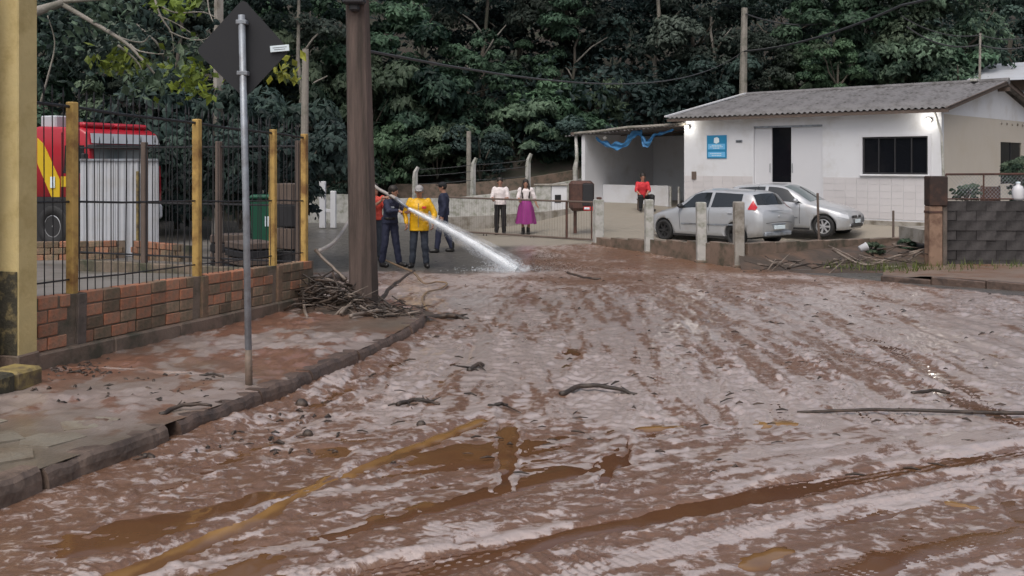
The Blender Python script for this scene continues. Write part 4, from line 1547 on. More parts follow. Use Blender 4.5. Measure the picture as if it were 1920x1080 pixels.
for x_ in (0.84, 1.66, 2.40):
    MB().box((x_, -0.008, 1.85), (0.012, 0.012, 1.75)).build('door_seam', M['plastic'], ft)
MB().cbox((2.05, -0.03, 1.66), (0.16, 0.03, 0.035), 0.008).build('door_handle', M['plastic'], ft)
for k in range(2):
    MB().cbox((2.05, 0.62 + k * 1.05, 2.90), (0.30, 1.0, 0.13), 0.05).build('beacon', M['red'], ft)
MB().cbox((0.95, 0.6, 2.99), (0.5, 0.7, 0.30), 0.03).build('equipment_box', M['metalsheet'], ft)
for z_ in (2.1, 1.9):
    MB().tube([(2.50, -.03, z_), (2.62, -.22, z_ + .05)], .015, 5).build('mirror_arm', M['plastic'], ft)
MB().cbox((2.62, -.26, 2.02), (0.08, 0.16, 0.42), 0.02).build('mirror', M['plastic'], ft)
arch = MB()
arch.lathe([(0.62, -0.02), (0.62, 0.04), (0.0, 0.04)], Matrix.Translation((1.44, -0.03, 0.56)) @ Matrix.Rotation(math.radians(90), 4, 'X'), 28)
arch.build('wheel_arch', M['plastic'], ft)


def wheel(parent, loc, R_, w_, rimr, axis_rot, spokes=7, dark=False):
    A = Matrix.Translation(loc) @ axis_rot
    t = MB().lathe([(rimr, -w_ / 2), (R_ * .93, -w_ / 2), (R_, -w_ * .34), (R_, w_ * .34), (R_ * .93, w_ / 2), (rimr, w_ / 2), (rimr * .95, 0), (rimr, -w_ / 2)], A, 28)
    o = t.build('wheel', M['tyre'], parent, True)
    rim = MB().lathe([(rimr, w_ * .42), (rimr * .9, w_ * .46), (rimr * .86, w_ * .28)], A, 28)
    rim.lathe([(rimr * .22, w_ * .25), (rimr * .22, w_ * .42), (0.001, w_ * .44)], A, 16)
    for k in range(spokes):
        a = 2 * math.pi * k / spokes
        rot = Matrix.Rotation(a, 4, 'Z')
        vs = [A @ rot @ Vector(p) for p in ((rimr * .15, -rimr * .11, w_ * .36), (rimr * .9, -rimr * .14, w_ * .38), (rimr * .9, rimr * .14, w_ * .38), (rimr * .15, rimr * .11, w_ * .36))]
        rim.poly(vs)
    rim.build('rim', M['alloy'] if not dark else M['plastic'], o)
    MB().lathe([(rimr * .93, w_ * .10), (0.001, w_ * .10)], A, 24).build('hub', M['plastic'], o)
    return o


XR = Matrix.Rotation(math.radians(90), 4, 'X')
wheel(ft, (1.44, 0.06, 0.54), 0.50, 0.30, 0.27, XR, 6)
wheel(ft, (-2.2, 0.10, 0.50), 0.50, 0.30, 0.27, XR, 6)
MB().cbox((-0.4, 1.15, 0.45), (5.2, 1.9, 0.30), 0.03).build('chassis', M['plastic'], ft)
MB().cbox((2.50, 1.15, 0.80), (0.16, 2.3, 0.36), 0.05).build('bumper', M['metalsheet'], ft)

# ------------------------------------------------------------------ poles, road sign
def pole(name, label, px0, px1, ytop, d, r0, r1, m, zbase, sides=10, cat='pole', extra=0.0):
    """px0 / px1 : column at the foot and at ytop"""
    a = P(px0, 400, d)
    a.z = zbase
    t = P(px1, ytop, d)
    o = MB().tube([Vector((0, 0, -0.1)), (t - a) * 0.5, (t - a) * (1 + extra)], [r0, (r0 + r1) / 2, r1], sides).build(name, m)
    o.location = a
    return tag(o, label, cat)


# big pole: slightly tapering rectangular timber-coloured pole
d0 = 11.5
foot = P(683, 585, d0)
foot.z = rz(foot.x, d0) + SW - 0.05
up = thing('utility_pole', 'thick brown utility pole standing in the heap of driftwood', 'pole', foot)
b = MB()
zs = [0, 0.5, 1.5, 3.0, 4.5, 8.5]
vs = []
for i, z in enumerate(zs):
    w_ = 0.172 - 0.0095 * z
    cx = -0.022 * z
    ang = math.radians(-24)
    for k in range(8):
        a = ang + math.pi / 8 + k * math.pi / 4
        rr_ = w_ * (1.02 if k % 2 else 0.99)
        e_ = 0.8
        x_ = math.copysign(abs(math.cos(a - ang)) ** e_, math.cos(a - ang)) * rr_
        y_ = math.copysign(abs(math.sin(a - ang)) ** e_, math.sin(a - ang)) * rr_ * .95
        vs.append((cx + x_ * math.cos(ang) - y_ * math.sin(ang), x_ * math.sin(ang) + y_ * math.cos(ang), z))
fs = []
for i in range(len(zs) - 1):
    for k in range(8):
        fs.append((i * 8 + k, i * 8 + (k + 1) % 8, i * 8 + 8 + (k + 1) % 8, i * 8 + 8 + k))
fs.append(tuple(range(40, 48)))
b.add(vs, fs)
b.build('shaft', M['wood'], up)
ztop = P(665, 8, d0).z - foot.z
MB().cbox((-0.09, -0.19, ztop + 0.10), (0.26, 0.16, 0.26), 0.02).build('junction_box', M['black'], up)
MB().cbox((-0.09, -0.16, ztop - 0.06), (0.12, 0.10, 0.10), 0.02).build('bracket', M['black'], up)
M['mossstain'] = mat('mossy_foot', (0.10, 0.085, 0.06), 0.85, bump=0.4, dirt=(0.16, 0.14, 0.08), dscale=8, damt=.5)

sgn_base = P(467, 725, 6.77)
sgn_base.z = rz(sgn_base.x, 6.77) + SW
st = thing('road_sign', 'diamond road sign seen from its black back on a leaning steel post', 'sign', sgn_base)
top = P(453, 28, 6.77) - sgn_base
MB().tube([(0, 0, -0.03), top * 0.5 + Vector((0.004, 0, 0)), top], 0.0245, 12).build('post', M['galv'], st, True)
MB().tube([(0, 0, -0.03), top * 0.05, top * 0.10], [0.0262, 0.0262, 0.0252], 12).build('muddy_foot', M['plinth'], st, True)
pc = P(458, 92, 6.85) - sgn_base
hw, hh = 0.325, 0.355
corners = [(pc.x - hw, pc.z - .02), (pc.x + 0.01, pc.z - hh), (pc.x + hw, pc.z - .01), (pc.x + .0, pc.z + hh)]
pts = []
for i in range(4):
    a, q, c = Vector(corners[i - 1]), Vector(corners[i]), Vector(corners[(i + 1) % 4])
    pts += [q.lerp(a, 0.06), q, q.lerp(c, 0.06)] if False else [q.lerp(a, 0.07), q.lerp(a, 0.02).lerp(c, 0.02), q.lerp(c, 0.07)]
MB().prism([(p[0], 0.05 + 0.10 * (p[0] - pc.x), p[1]) for p in pts], (0, 0.004, 0)).build('plate', M['signback'], st)
sk = P(523, 90, 6.8) - sgn_base
MB().cbox((sk.x, 0.052, sk.z), (0.135, 0.006, 0.045), 0.001, Matrix.Rotation(math.radians(-5), 3, 'Y')).build('sticker', M['signwhite'], st)
for k in range(2):
    MB().cbox((sk.x, 0.0485, sk.z + 0.007 - 0.014 * k), (0.10 - .02 * k, 0.002, 0.005), 0.0005, Matrix.Rotation(math.radians(-5), 3, 'Y')).build('sticker_print', M['galv'], st)
for z_ in (0.18, -0.18):
    q = top * ((pc.z + z_) / top.z)
    MB().cbox((q.x, 0.01, q.z), (0.075, 0.07, 0.03), 0.004).build('clamp', M['galv'], st)

pole('utility_pole', 'thin pale weathered pole just behind the fence corner', 567, 573, 92, 14.5, 0.075, 0.05, M['barkpale'], -0.62)
pole('utility_pole', 'grey concrete pole seen behind the diamond sign', 407, 411, -120, 19.0, 0.115, 0.085, M['concrete'], -0.6, 4)
pole('utility_pole', 'brown pole rising behind the roof of the white house', 1391, 1396, 15, 43.5, 0.22, 0.14, M['barkpale'], 1.0, 8)
pole('utility_pole', 'thin pole by the far pale roof at top right', 1834, 1838, 62, 37.5, 0.06, 0.045, M['concrete'], 0.5, 8)
pole('fence_post', 'grey wooden post standing in the shrubs behind the yellow-coated person', 879, 879, 246, 37.6, 0.11, 0.09, M['barkpale'], -0.5, 8, 'post')


def wire(label, pts, r, sag, name='overhead_cable'):
    out = []
    for a, b_ in zip(pts[:-1], pts[1:]):
        for k in range(16):
            t = k / 16
            p = a.lerp(b_, t)
            p.z -= sag * 4 * t * (1 - t)
            out.append(p)
    out.append(pts[-1])
    o = MB().tube([p - out[0] for p in out], r, 5).build(name, M['cable'])
    o.location = out[0]
    return tag(o, label, 'cable')


wire('cable sagging from the thick brown pole to the pole behind the house', [P(692, 96, 11.5), P(1394, 96, 43.3)], 0.018, 0.85)
wire('thick cable rising from the pole behind the house to the top right', [P(1396, 96, 43.3), P(1690, 10, 33.0), P(2150, -170, 24.0)], 0.045, 0.30)
wire('thin upper cable right of the pole behind the house', [P(1398, 26, 43.3), P(1620, 22, 44.0)], 0.035, 0.55)
wire('lower cable crossing the thin pole at far right', [P(1700, 50, 37.6), P(1837, 84, 37.5), P(1990, 62, 36)], 0.03, 0.35)
wire('upper cable crossing the thin pole at far right', [P(1690, 30, 37.6), P(1837, 66, 37.5), P(1990, 50, 36)], 0.022, 0.3)

# ------------------------------------------------------------------ near tree on the left: bare pale limbs with yellow-green tips
tb = P(-60, 500, 13.0)
tb.z = float(yard_z(tb.x, 13))
nt_ = thing('tree', 'sparse tree with pale bare limbs and yellow-green leaves above the fence', 'tree', tb)
b = MB()


def L3(px, py, d):
    return P(px, py, d) - tb


limb = [L3(-60, 500, 13), L3(-40, 200, 13), L3(40, 30, 13), L3(120, 5, 13)]
b.tube(limb, [0.16, 0.13, 0.09, 0.05], 9)
b.build('trunk', M['barkpale'], nt_, True)
br = [
    ([(110, 4), (180, 45), (240, 82), (275, 118), (300, 150)], 13.0, 0.034),
    ([(185, 48), (230, 72), (262, 78), (280, 68)], 13.1, 0.016),
    ([(225, 86), (250, 110), (262, 130), (274, 152)], 12.8, 0.018),
    ([(240, 82), (262, 96), (305, 100), (330, 88)], 12.9, 0.014),
    ([(285, -10), (300, 30), (318, 62), (322, 100)], 12.7, 0.016),
    ([(300, 8), (330, 25), (380, 22), (410, 38)], 12.7, 0.014),
    ([(320, 60), (350, 72), (385, 75), (402, 60)], 12.6, 0.010),
    ([(300, 30), (340, 50), (392, 88)], 12.8, 0.010),
    ([(70, 200), (92, 140), (98, 80), (92, 30)], 14.0, 0.018),
    ([(385, -10), (390, 20), (402, 42)], 12.6, 0.012),
    ([(110, 4), (200, -5), (300, -12), (390, -10)], 13.0, 0.03),
]
for pl, d, r_ in br:
    b = MB()
    q = [L3(x, y, d) + Vector((0, 0.08 * math.sin(i * 2.0 + x), 0)) for i, (x, y) in enumerate(pl)]
    q = [Vector(v) for v in cr([tuple(v) for v in q], 4)]
    b.tube(q, [r_ * (1 - 0.65 * i / len(q)) for i in range(len(q))], 6)
    b.build('limb', M['barkpale'], nt_, True)
rs2 = np.random.RandomState(9)
for j, (px, py, d, sx, sy, n_, mt) in enumerate([(360, 145, 12.6, 24, 20, 110, 'leaf_y'), (230, 118, 12.9, 32, 14, 90, 'leaf_y'), (280, 155, 12.7, 30, 18, 60, 'leaf_c'), (190, 30, 13.3, 40, 30, 140, 'leaf_c'), (325, 15, 12.8, 26, 14, 50, 'leaf_y'),
                                                  (530, 132, 12.6, 16, 12, 30, 'leaf_y'), (345, 110, 12.8, 30, 20, 70, 'leaf_c'), (140, 95, 14.5, 45, 35, 200, 'leaf_b'), (260, 60, 14.5, 70, 40, 260, 'leaf_b'), (120, 50, 14.5, 40, 45, 200, 'leaf_b')]):
    q = np.stack([rs2.normal(px, sx, n_), rs2.normal(py, sy, n_)], 1)
    dd = rs2.normal(d, 0.25, n_)
    cc = np.stack([(q[:, 0] - 960) / F * dd - tb.x, dd - tb.y, CZ - (q[:, 1] - HY) / F * dd - tb.z], 1)
    e = rs2.normal(0, 1, (n_, 3))
    e[:, 2] = np.abs(e[:, 2])
    e /= np.linalg.norm(e, axis=1)[:, None]
    V, F_, t = leaves(cc, e, 0.15, rs2, 0.9)
    tag(link('leaf_spray', np_mesh('leaf_spray', V, F_, M[mt], False, {'tint': np.stack([t, t, t], 1)}), nt_), kind='stuff')
# ------------------------------------------------------------------ white house
HZ0 = -0.10                       # top of the plinth
EAVE = 3.08
house = thing('house', 'long white single-storey house with grey corrugated roof and blue sign', 'house', M=frame((FB[0], FB[1], 0.0), (FU[0], FU[1], 0)))
# local: x from the far left corner to the near right corner, y into the house, z up (world height)


def fx_(px, off=0.0):
    """distance along the front at photo column px, and its depth"""
    k = (px - 960) / F
    bx, by = FB[0] + FN[0] * off, FB[1] + FN[1] * off
    t = (k * by - bx) / (FU[0] - k * FU[1])
    return t, by + t * FU[1]


def fxz(px, py, off=0.0):
    t, d = fx_(px, off)
    return t, CZ - (py - HY) / F * d


def wall_open(mb, x0, x1, z0, z1, y0, y1, holes):
    xs = sorted({x0, x1, *[h[0] for h in holes], *[h[1] for h in holes]})
    zs = sorted({z0, z1, *[h[2] for h in holes], *[h[3] for h in holes]})
    for i in range(len(xs) - 1):
        for k in range(len(zs) - 1):
            cx, cz = (xs[i] + xs[i + 1]) / 2, (zs[k] + zs[k + 1]) / 2
            if any(h[0] < cx < h[1] and h[2] < cz < h[3] for h in holes):
                continue
            mb.box((cx, (y0 + y1) / 2, cz), (xs[i + 1] - xs[i], y1 - y0, zs[k + 1] - zs[k]))


wx0, wz1 = fxz(1617, 256)
wx1, wz0 = fxz(1740, 326)
_, wz1 = fxz(1680, 256)
_, wz0 = fxz(1680, 327)
dx0, dz1 = fxz(1413, 237)
dx1, _ = fxz(1542, 237)
mb = MB()
wall_open(mb, 0, FL, HZ0, EAVE + 0.05, 0, 0.18, [(wx0, wx1, wz0, wz1), (dx0, dx1, HZ0, dz1)])
mb.build('wall', M['white'], house)
HD = 9.8
# side (gable) wall, cream below, white gable above
sx0 = HD * 0.5
k = (1876 - 960) / F
sidex = FL


def side_y(px):
    k = (px - 960) / F
    # A + s * (-FN) : points going back from the near corner
    s = (k * FA[1] - FA[0]) / (-FN[0] + k * FN[1])
    return s, FA[1] - FN[1] * s


y_w0, dd = side_y(1876)
z_w1 = CZ - (266 - HY) / F * dd
mb = MB()
for (ya, yb, za, zb2) in ((0.18, y_w0, HZ0, 2.98), (y_w0, y_w0 + 2.2, HZ0, z_w1 - 1.35), (y_w0, y_w0 + 2.2, z_w1, 2.98), (y_w0 + 2.2, HD, HZ0, 2.98)):
    mb.box((FL - 0.09, (ya + yb) / 2, (za + zb2) / 2), (0.18, yb - ya, zb2 - za))
mb.build('side_wall', M['cream'], house)
RISE = 0.96
mb = MB()
mb.prism([(FL - 0.18, 0.02, 2.98), (FL - 0.18, HD, 2.98), (FL - 0.18, HD / 2, 2.98 + RISE + 0.10)], (0.185, 0, 0))
mb.build('gable', M['white'], house)
MB().box((0.09, HD / 2 + .09, (HZ0 + EAVE) / 2), (0.18, HD - .18, EAVE - HZ0)).build('side_wall', M['white'], house)
MB().box((FL / 2, HD - 0.09, (HZ0 + EAVE) / 2), (FL - .36, 0.18, EAVE - HZ0)).build('rear_wall', M['cream'], house)
MB().cbox((FL / 2, HD / 2, -0.40), (FL + 0.10, HD + 0.10, 0.60), 0.01).build('plinth', M['concrete'], house)
MB().box((FL / 2, HD / 2, -0.05), (FL - .4, HD - .4, 0.06)).build('inside_floor', M['dark'], house)
# corrugated roof sheets
pitch_l = math.hypot(HD / 2 + 0.45, RISE * (HD / 2 + 0.45) / (HD / 2))
SHEET_W = 0.92


def sheet(w, L_, amp=0.026, pitch=0.177):
    mb = MB()
    n = max(int(round(w / pitch * 8)), 8)
    vs, fs = [], []
    for j, y in enumerate((0, L_ * .33, L_ * .67, L_)):
        for i in range(n + 1):
            x = w * i / n
            vs.append((x, y, amp * math.sin(2 * math.pi * x / pitch)))
    m = n + 1
    for j in range(3):
        for i in range(n):
            fs.append((j * m + i, j * m + i + 1, (j + 1) * m + i + 1, (j + 1) * m + i))
    base = len(vs)
    vs += [(x, y, z - 0.008) for x, y, z in vs]
    fs += [tuple(i + base for i in f[::-1]) for f in fs]
    for i in range(n):
        fs.append((i, base + i, base + i + 1, i + 1))
    mb.add(vs, fs)
    return mb


roof = MB().box((FL / 2, HD / 2, 2.98 + RISE - 0.02), (FL + 0.7, 0.10, 0.12)).build('roof', M['timber'], house)
SWD = (FL + 0.75) / 10
me_s = sheet(SWD, pitch_l, 0.028, SWD / 5).mesh('roof_sheet', M['roof'], True)
nsh = 10
ra = math.atan2(RISE, HD / 2)
for side in (0, 1):
    for i in range(nsh):
        o = bpy.data.objects.new('roof_sheet', me_s)
        COL.objects.link(o)
        o.parent = roof
        if side == 0:
            o.matrix_local = Matrix.Translation((-0.42 + i * SWD, -0.45, EAVE + 0.05 + r4.uniform(-.004, .004))) @ Matrix.Rotation(ra, 4, 'X')
        else:
            o.matrix_local = Matrix.Translation((-0.42 + (i + 1) * SWD, HD + 0.45, EAVE + 0.05)) @ Matrix.Rotation(math.pi, 4, 'Z') @ Matrix.Rotation(ra, 4, 'X')
RIDGE_Z = EAVE + 0.05 + math.tan(ra) * (HD / 2 + .45)
XR0, XR1 = -0.42, -0.42 + nsh * SWD
MB().tube([(XR0 + (XR1 - XR0) * i / 20, HD / 2, RIDGE_Z + 0.0) for i in range(21)], 0.11, 10).build('ridge_cap', M['roof'], roof)
MB().box(((XR0 + XR1) / 2, -0.40, EAVE - 0.03), (XR1 - XR0, 0.035, 0.10)).build('fascia', M['timber'], roof)
MB().box(((FL) / 2, -0.21, EAVE - 0.01), (FL + 0.3, 0.36, 0.02)).build('soffit', M['white'], roof)
for s_ in (0, 1):
    a = Vector((XR1 - 0.05, -0.42 if s_ == 0 else HD + .42, EAVE + 0.0))
    c = Vector((XR1 - 0.05, HD / 2, RIDGE_Z - 0.05))
    mid = (a + c) / 2
    rot = frame((0, 0, 0), c - a).to_3x3()
    MB().box(mid, ((c - a).length, 0.035, 0.12), rot).build('barge_board', M['timber'], roof)
# white flashing strip on the far left verge
a = Vector((XR0 - 0.03, -0.46, EAVE + 0.10))
c = Vector((XR0 - 0.03, HD / 2, RIDGE_Z + 0.08))
MB().box((a + c) / 2, ((c - a).length, 0.10, 0.05), frame((0, 0, 0), c - a).to_3x3()).build('flashing', M['white'], roof)
for px, py, w_ in ((1576, 176, 0.22), (1476, 0, 0)):
    if w_:
        MB().cbox((fx_(px)[0] + 2.3, HD / 2 - .2, RIDGE_Z + .07), (w_, 0.18, 0.09), 0.02).build('loose_patch', M['whitepost'], roof)

# window
win = MB()
wy = 0.06
cxs = [wx0 + (wx1 - wx0) * i / 4 for i in range(5)]
for (a, b_, c, d) in ((wx0, wx1, wz1 - 0.05, wz1), (wx0, wx1, wz0, wz0 + 0.05), (wx0, wx0 + 0.05, wz0 + .05, wz1 - .05), (wx1 - 0.05, wx1, wz0 + .05, wz1 - .05)):
    win.box(((a + b_) / 2, wy, (c + d) / 2), (b_ - a, 0.06, d - c))
for i in (1, 2, 3):
    win.box((cxs[i], wy, (wz0 + wz1) / 2), (0.035, 0.05, wz1 - wz0 - .1))
window = win.build('window', M['black'], house)
for i in range(4):
    MB().box(((cxs[i] + cxs[i + 1]) / 2, wy + 0.01 + 0.012 * (i % 2), (wz0 + wz1) / 2), (cxs[i + 1] - cxs[i] - 0.03, 0.008, wz1 - wz0 - .09)).build('pane', M['glass'], window)
MB().cbox(((wx0 + wx1) / 2, -0.03, wz0 - 0.03), (wx1 - wx0 + 0.14, 0.10, 0.05), 0.008).build('sill', M['white'], window)
for (a, b_, c, d) in ((wx0 - .09, wx0, wz0 - .004, wz1), (wx1, wx1 + .09, wz0 - .004, wz1), (wx0 - .09, wx1 + .09, wz1, wz1 + .07)):
    MB().box(((a + b_) / 2, -0.012, (c + d) / 2), (b_ - a, 0.02, d - c)).build('frame', M['doorwhite'], window)
# side window
swn = MB().box((FL - 0.05, y_w0 + 1.1, z_w1 - 0.675), (0.03, 2.2, 1.35)).build('window', M['glass'], house)
MB().box((FL - 0.03, y_w0 + 1.1, z_w1 - 0.675), (0.03, 0.04, 1.35)).build('frame', M['black'], swn)
MB().box((FL - 0.03, y_w0 + 0.03, z_w1 - 0.675), (0.035, 0.05, 1.35)).build('frame', M['black'], swn)
# sliding door with a dark glass strip between two white leaves
gx0, _ = fxz(1447, 300)
gx1, _ = fxz(1480, 300)
gz0 = fxz(1462, 341)[1]
door = MB().box(((dx0 + gx0) / 2 - .02, 0.10, (HZ0 + dz1) / 2), (gx0 - dx0 - .03, 0.045, dz1 - HZ0 - .02)).build('door', M['doorwhite'], house)
MB().box(((gx1 + dx1) / 2 + .02, 0.08, (HZ0 + dz1) / 2), (dx1 - gx1 - .03, 0.045, dz1 - HZ0 - .02)).build('leaf', M['doorwhite'], door)
MB().box(((gx0 + gx1) / 2, 0.125, (gz0 + dz1) / 2 - .01), (gx1 - gx0 + .10, 0.02, dz1 - gz0)).build('glass_strip', M['glass'], door)
MB().box(((gx0 + gx1) / 2, 0.12, (gz0 + HZ0) / 2 - .005), (gx1 - gx0 + .10, 0.03, gz0 - HZ0 - .02)).build('lower_panel', M['doorwhite'], door)
MB().box(((dx0 + dx1) / 2, 0.03, dz1 - 0.03), (dx1 - dx0, 0.05, 0.06)).build('track', M['galv'], door)
for xx in (gx0 - .08, gx1 + .08):
    MB().tube([(xx, 0.05, gz0 + 0.30), (xx, 0.03, gz0 + 0.32), (xx, 0.03, gz0 + 0.56), (xx, 0.05, gz0 + 0.58)], 0.012, 6).build('handle', M['galv'], door)
# tile wainscot
tz1 = fxz(1640, 333)[1]
tile_me = MB().cbox((0, 0, 0), (0.322, 0.012, 0.198), 0.002).mesh('tile', M['tile'])
for (xa, xb) in ((dx1 + 0.03, FL - 0.01), (0.02, dx0 - 0.03)):
    nx = max(int((xb - xa) / 0.33), 1)
    for i in range(nx):
        for kz in range(6):
            o = link('tile', tile_me, house)
            o.location = (xa + 0.33 * (i + .5) * (xb - xa) / (nx * .33), -0.006, tz1 - 0.10 - 0.203 * kz)
            o.scale = ((xb - xa) / (nx * 0.33), 1, 1)
# drain pipe at the near corner
MB().tube([(FL - 0.14, -0.12, EAVE - 0.06), (FL - 0.05, -0.14, EAVE - 0.35), (FL + 0.02, -0.05, EAVE - 0.7), (FL + 0.035, 0.05, 1.2), (FL + 0.05, 0.07, -0.2)], 0.035, 8).build('drain_pipe', M['whitepost'], house, True)
# meter, house number
mx_, mz_ = fxz(1302, 329)
MB().cbox((mx_, -0.025, mz_), (0.17, 0.05, 0.27), 0.01).build('meter_box', M['timber'], house)
nx_, nz_ = fxz(1386, 265)
MB().cbox((nx_, -0.012, nz_), (0.24, 0.018, 0.09), 0.004).build('number_plate', M['galv'], house)
for i, dx in enumerate((-.07, -.025, .025, .07)):
    MB().box((nx_ + dx, -0.024, nz_), (0.028, 0.004, 0.055)).build('digit', M['plastic'], house)
# wall lamps that are lit
for px, py in ((1291, 237), (1743, 224)):
    lx, lz = fxz(px, py)
    if px < 1300:
        lx = max(lx, 0.12)
    lo = MB().cbox((lx, -0.05, lz), (0.16, 0.08, 0.12), 0.015).build('wall_lamp', M['plastic'], house)
    MB().ell((lx, -0.115, lz - 0.02), (0.085, 0.05, 0.06)).build('bulb', M['lamp'], lo, True)
    ld = bpy.data.lights.new('lamp_light', 'POINT')
    ld.energy = 7
    ld.color = (1.0, 0.95, 0.86)
    ld.shadow_soft_size = 0.08
    lp = bpy.data.objects.new('lamp_light', ld)
    COL.objects.link(lp)
    lp.parent = house
    lp.location = (lx, -0.26, lz - 0.03)
for i in range(5):
    MB().ell((FL + 0.02, 5.2 + i * .55, 2.86), (0.03, 0.03, 0.05), 8, 5).build('insulator', M['concrete'], house, True)

# blue sign board
sx0_, sz1_ = fxz(1326, 254)
sx1_, sz0_ = fxz(1363, 297)
sc_ = ((sx0_ + sx1_) / 2, (sz0_ + sz1_) / 2)
sw_, sh_ = sx1_ - sx0_, sz1_ - sz0_
sgo = thing('wall_sign', 'small square blue sign with white emblem on the white house wall', 'sign', M=house.matrix_world @ Matrix() if False else frame((FB[0] + FU[0] * sc_[0] + FN[0] * .015, FB[1] + FU[1] * sc_[0] + FN[1] * .015, sc_[1]), (FU[0], FU[1], 0)))
MB().cbox((0, 0, 0), (sw_, 0.02, sh_), 0.004).build('board', M['signblue'], sgo)
MB().box((0, -0.013, -0.06 * sh_ + .07 * sh_), (sw_ * .86, 0.004, sh_ * .24)).build('band', M['signlight'], sgo)
MB().box((0, -0.013, -0.33 * sh_), (sw_ * .86, 0.004, sh_ * .22)).build('band', M['signlight'], sgo)
e_ = MB()
e_.prism([(-.12 * sw_, -.018, .38 * sh_), (-.14 * sw_, -.018, .18 * sh_), (.0, -.018, .14 * sh_), (.14 * sw_, -.018, .2 * sh_), (.12 * sw_, -.018, .36 * sh_), (.02 * sw_, -.018, .42 * sh_)], (0, .004, 0))
e_.build('emblem', M['signwhite'], sgo)
for k, (zz, ww) in enumerate(((.06, .5), (0.0, .7), (-.06, .36), (-.29, .66), (-.37, .5))):
    for q in range(int(ww * 12)):
        MB().box(((-ww / 2 + (q + .5) / 12) * sw_, -0.0165, zz * sh_), (sw_ * .055, 0.003, sh_ * .03)).build('lettering', M['signwhite'], sgo)

# ------------------------------------------------------------------ carport
CPL = 4.75
cp = thing('carport', 'open carport with patched roof and grey back wall, left of the white house', 'carport', M=frame((FB[0], FB[1], 0.0), (-FU[0], -FU[1], 0)))
# local x to the left along the front line, y towards the street (so into the carport is -y)
MB().box((CPL - 0.35, -2.2, 1.2), (0.12, 4.2, 2.95)).build('side_wall', M['white'], cp)
MB().box((CPL / 2 - .1, -4.4, 1.2), (CPL - .4, 0.12, 2.95)).build('back_wall', M['white'], cp)
MB().box((CPL / 2 + .45, -1.05, 0.34), (CPL - 1.75, 0.12, 0.86)).build('half_wall', M['white'], cp)
MB().box((CPL / 2, -2.2, -0.09), (CPL, 4.6, 0.06)).build('floor', M['concrete'], cp)
rfm = MB()
rfc = sheet(0.9, 4.9, 0.02).mesh('roof_sheet', M['roof'], True)
for i in range(6):
    o = link('roof_sheet', rfc, cp)
    o.matrix_local = Matrix.Translation((0.0 + i * 0.86, -4.7, 2.98 - 0.045 * i + r4.uniform(-.015, .015))) @ Matrix.Rotation(-0.02, 4, 'X') @ Matrix.Rotation(0.05, 4, 'Y')
for yy_ in (0.05, -2.2, -4.3):
    MB().box((CPL / 2 + .1, yy_, 2.80), (CPL + .3, 0.10, 0.14), Matrix.Rotation(0.05, 3, 'Y')).build('beam', M['timber'], cp)
MB().tube([(-0.1, 0.10, 2.92), (1.2, 0.12, 2.88), (2.4, 0.10, 2.86), (3.6, 0.12, 2.75), (4.8, 0.10, 2.70)], 0.055, 7).build('edge_pole', M['barkpale'], cp)
MB().tube([(CPL + .02, 0.05, -0.1), (CPL + .06, 0.05, 1.4), (CPL - .02, 0.05, 1.75), (CPL + .03, 0.05, 2.68)], [0.11, 0.10, 0.07, 0.06], 8).build('post', M['whitepost'], cp, True)
MB().box((CPL - .35, 0.0, 1.2), (0.16, 0.16, 2.9)).build('post', M['white'], cp)
for x_ in (0.5, 0.85, 1.2):
    MB().box((x_, -0.95, 0.35), (0.06, 0.06, 0.8)).build('baluster', M['whitepost'], cp)
tarp = thing('tarp', 'twisted blue tarp strip hanging under the carport roof edge', 'tarp', (0, 0, 0))
tarp.matrix_world = cp.matrix_world
pp = [(3.9, 2.52), (3.6, 2.32), (3.2, 2.18), (2.75, 2.16), (2.4, 2.38), (2.1, 2.62), (1.85, 2.60), (1.78, 2.32), (1.65, 2.22), (1.45, 2.32), (1.25, 2.55), (0.9, 2.62), (0.5, 2.72)]
q = cr([(x, 0.02, z) for x, z in pp], 6)
vs, fs = [], []
nw = 7
for i, v in enumerate(q):
    t = i / (len(q) - 1)
    wd_ = (0.10 + 0.30 * math.sin(math.pi * min(t * 1.1, 1))) * (0.8 + .3 * math.sin(i * .9))
    for k in range(nw):
        r_ = k / (nw - 1)
        vs.append((v.x + .05 * math.sin(i * .5) * r_, v.y - .08 + .05 * math.sin(r_ * 9 + i * .45), v.z + wd_ * (r_ - .3)))
for i in range(len(q) - 1):
    for k in range(nw - 1):
        a = i * nw + k
        fs.append((a, a + 1, a + nw + 1, a + nw))
MB().add(vs, fs).build('cloth', M['blueplastic'], tarp, True)
MB().ell((3.45, 0.0, 2.52), (0.09, 0.05, 0.07)).build('knot', M['whitepost'], tarp, True)

# ------------------------------------------------------------------ far house at top right
fh = P(1880, 165, 41.5)
fho = thing('house', 'pale metal-roofed house far up the slope at the right edge', 'house', (fh.x + 1.2, fh.y, fh.z - 2.2), math.radians(-10))
MB().box((1.8, 3, 1.2), (6.5, 6, 3.0)).build('wall', M['timber'], fho)
MB().add([(-2.9, -0.8, 2.45), (6.5, -1.2, 2.65), (6.5, 3.5, 3.9), (-0.6, 3.5, 3.6)], [(0, 1, 2, 3)]).build('roof', M['metalsheet'], fho)
MB().add([(-0.8, -1.8, 1.55), (5.5, -2.4, 1.2), (5.5, -1.0, 1.8), (-0.8, -.9, 1.95)], [(0, 1, 2, 3)]).build('lower_roof', M['metalsheet'], fho)
MB().box((-1.4, -0.75, 1.9), (2.2, 0.1, 0.3)).build('fascia', M['black'], fho)

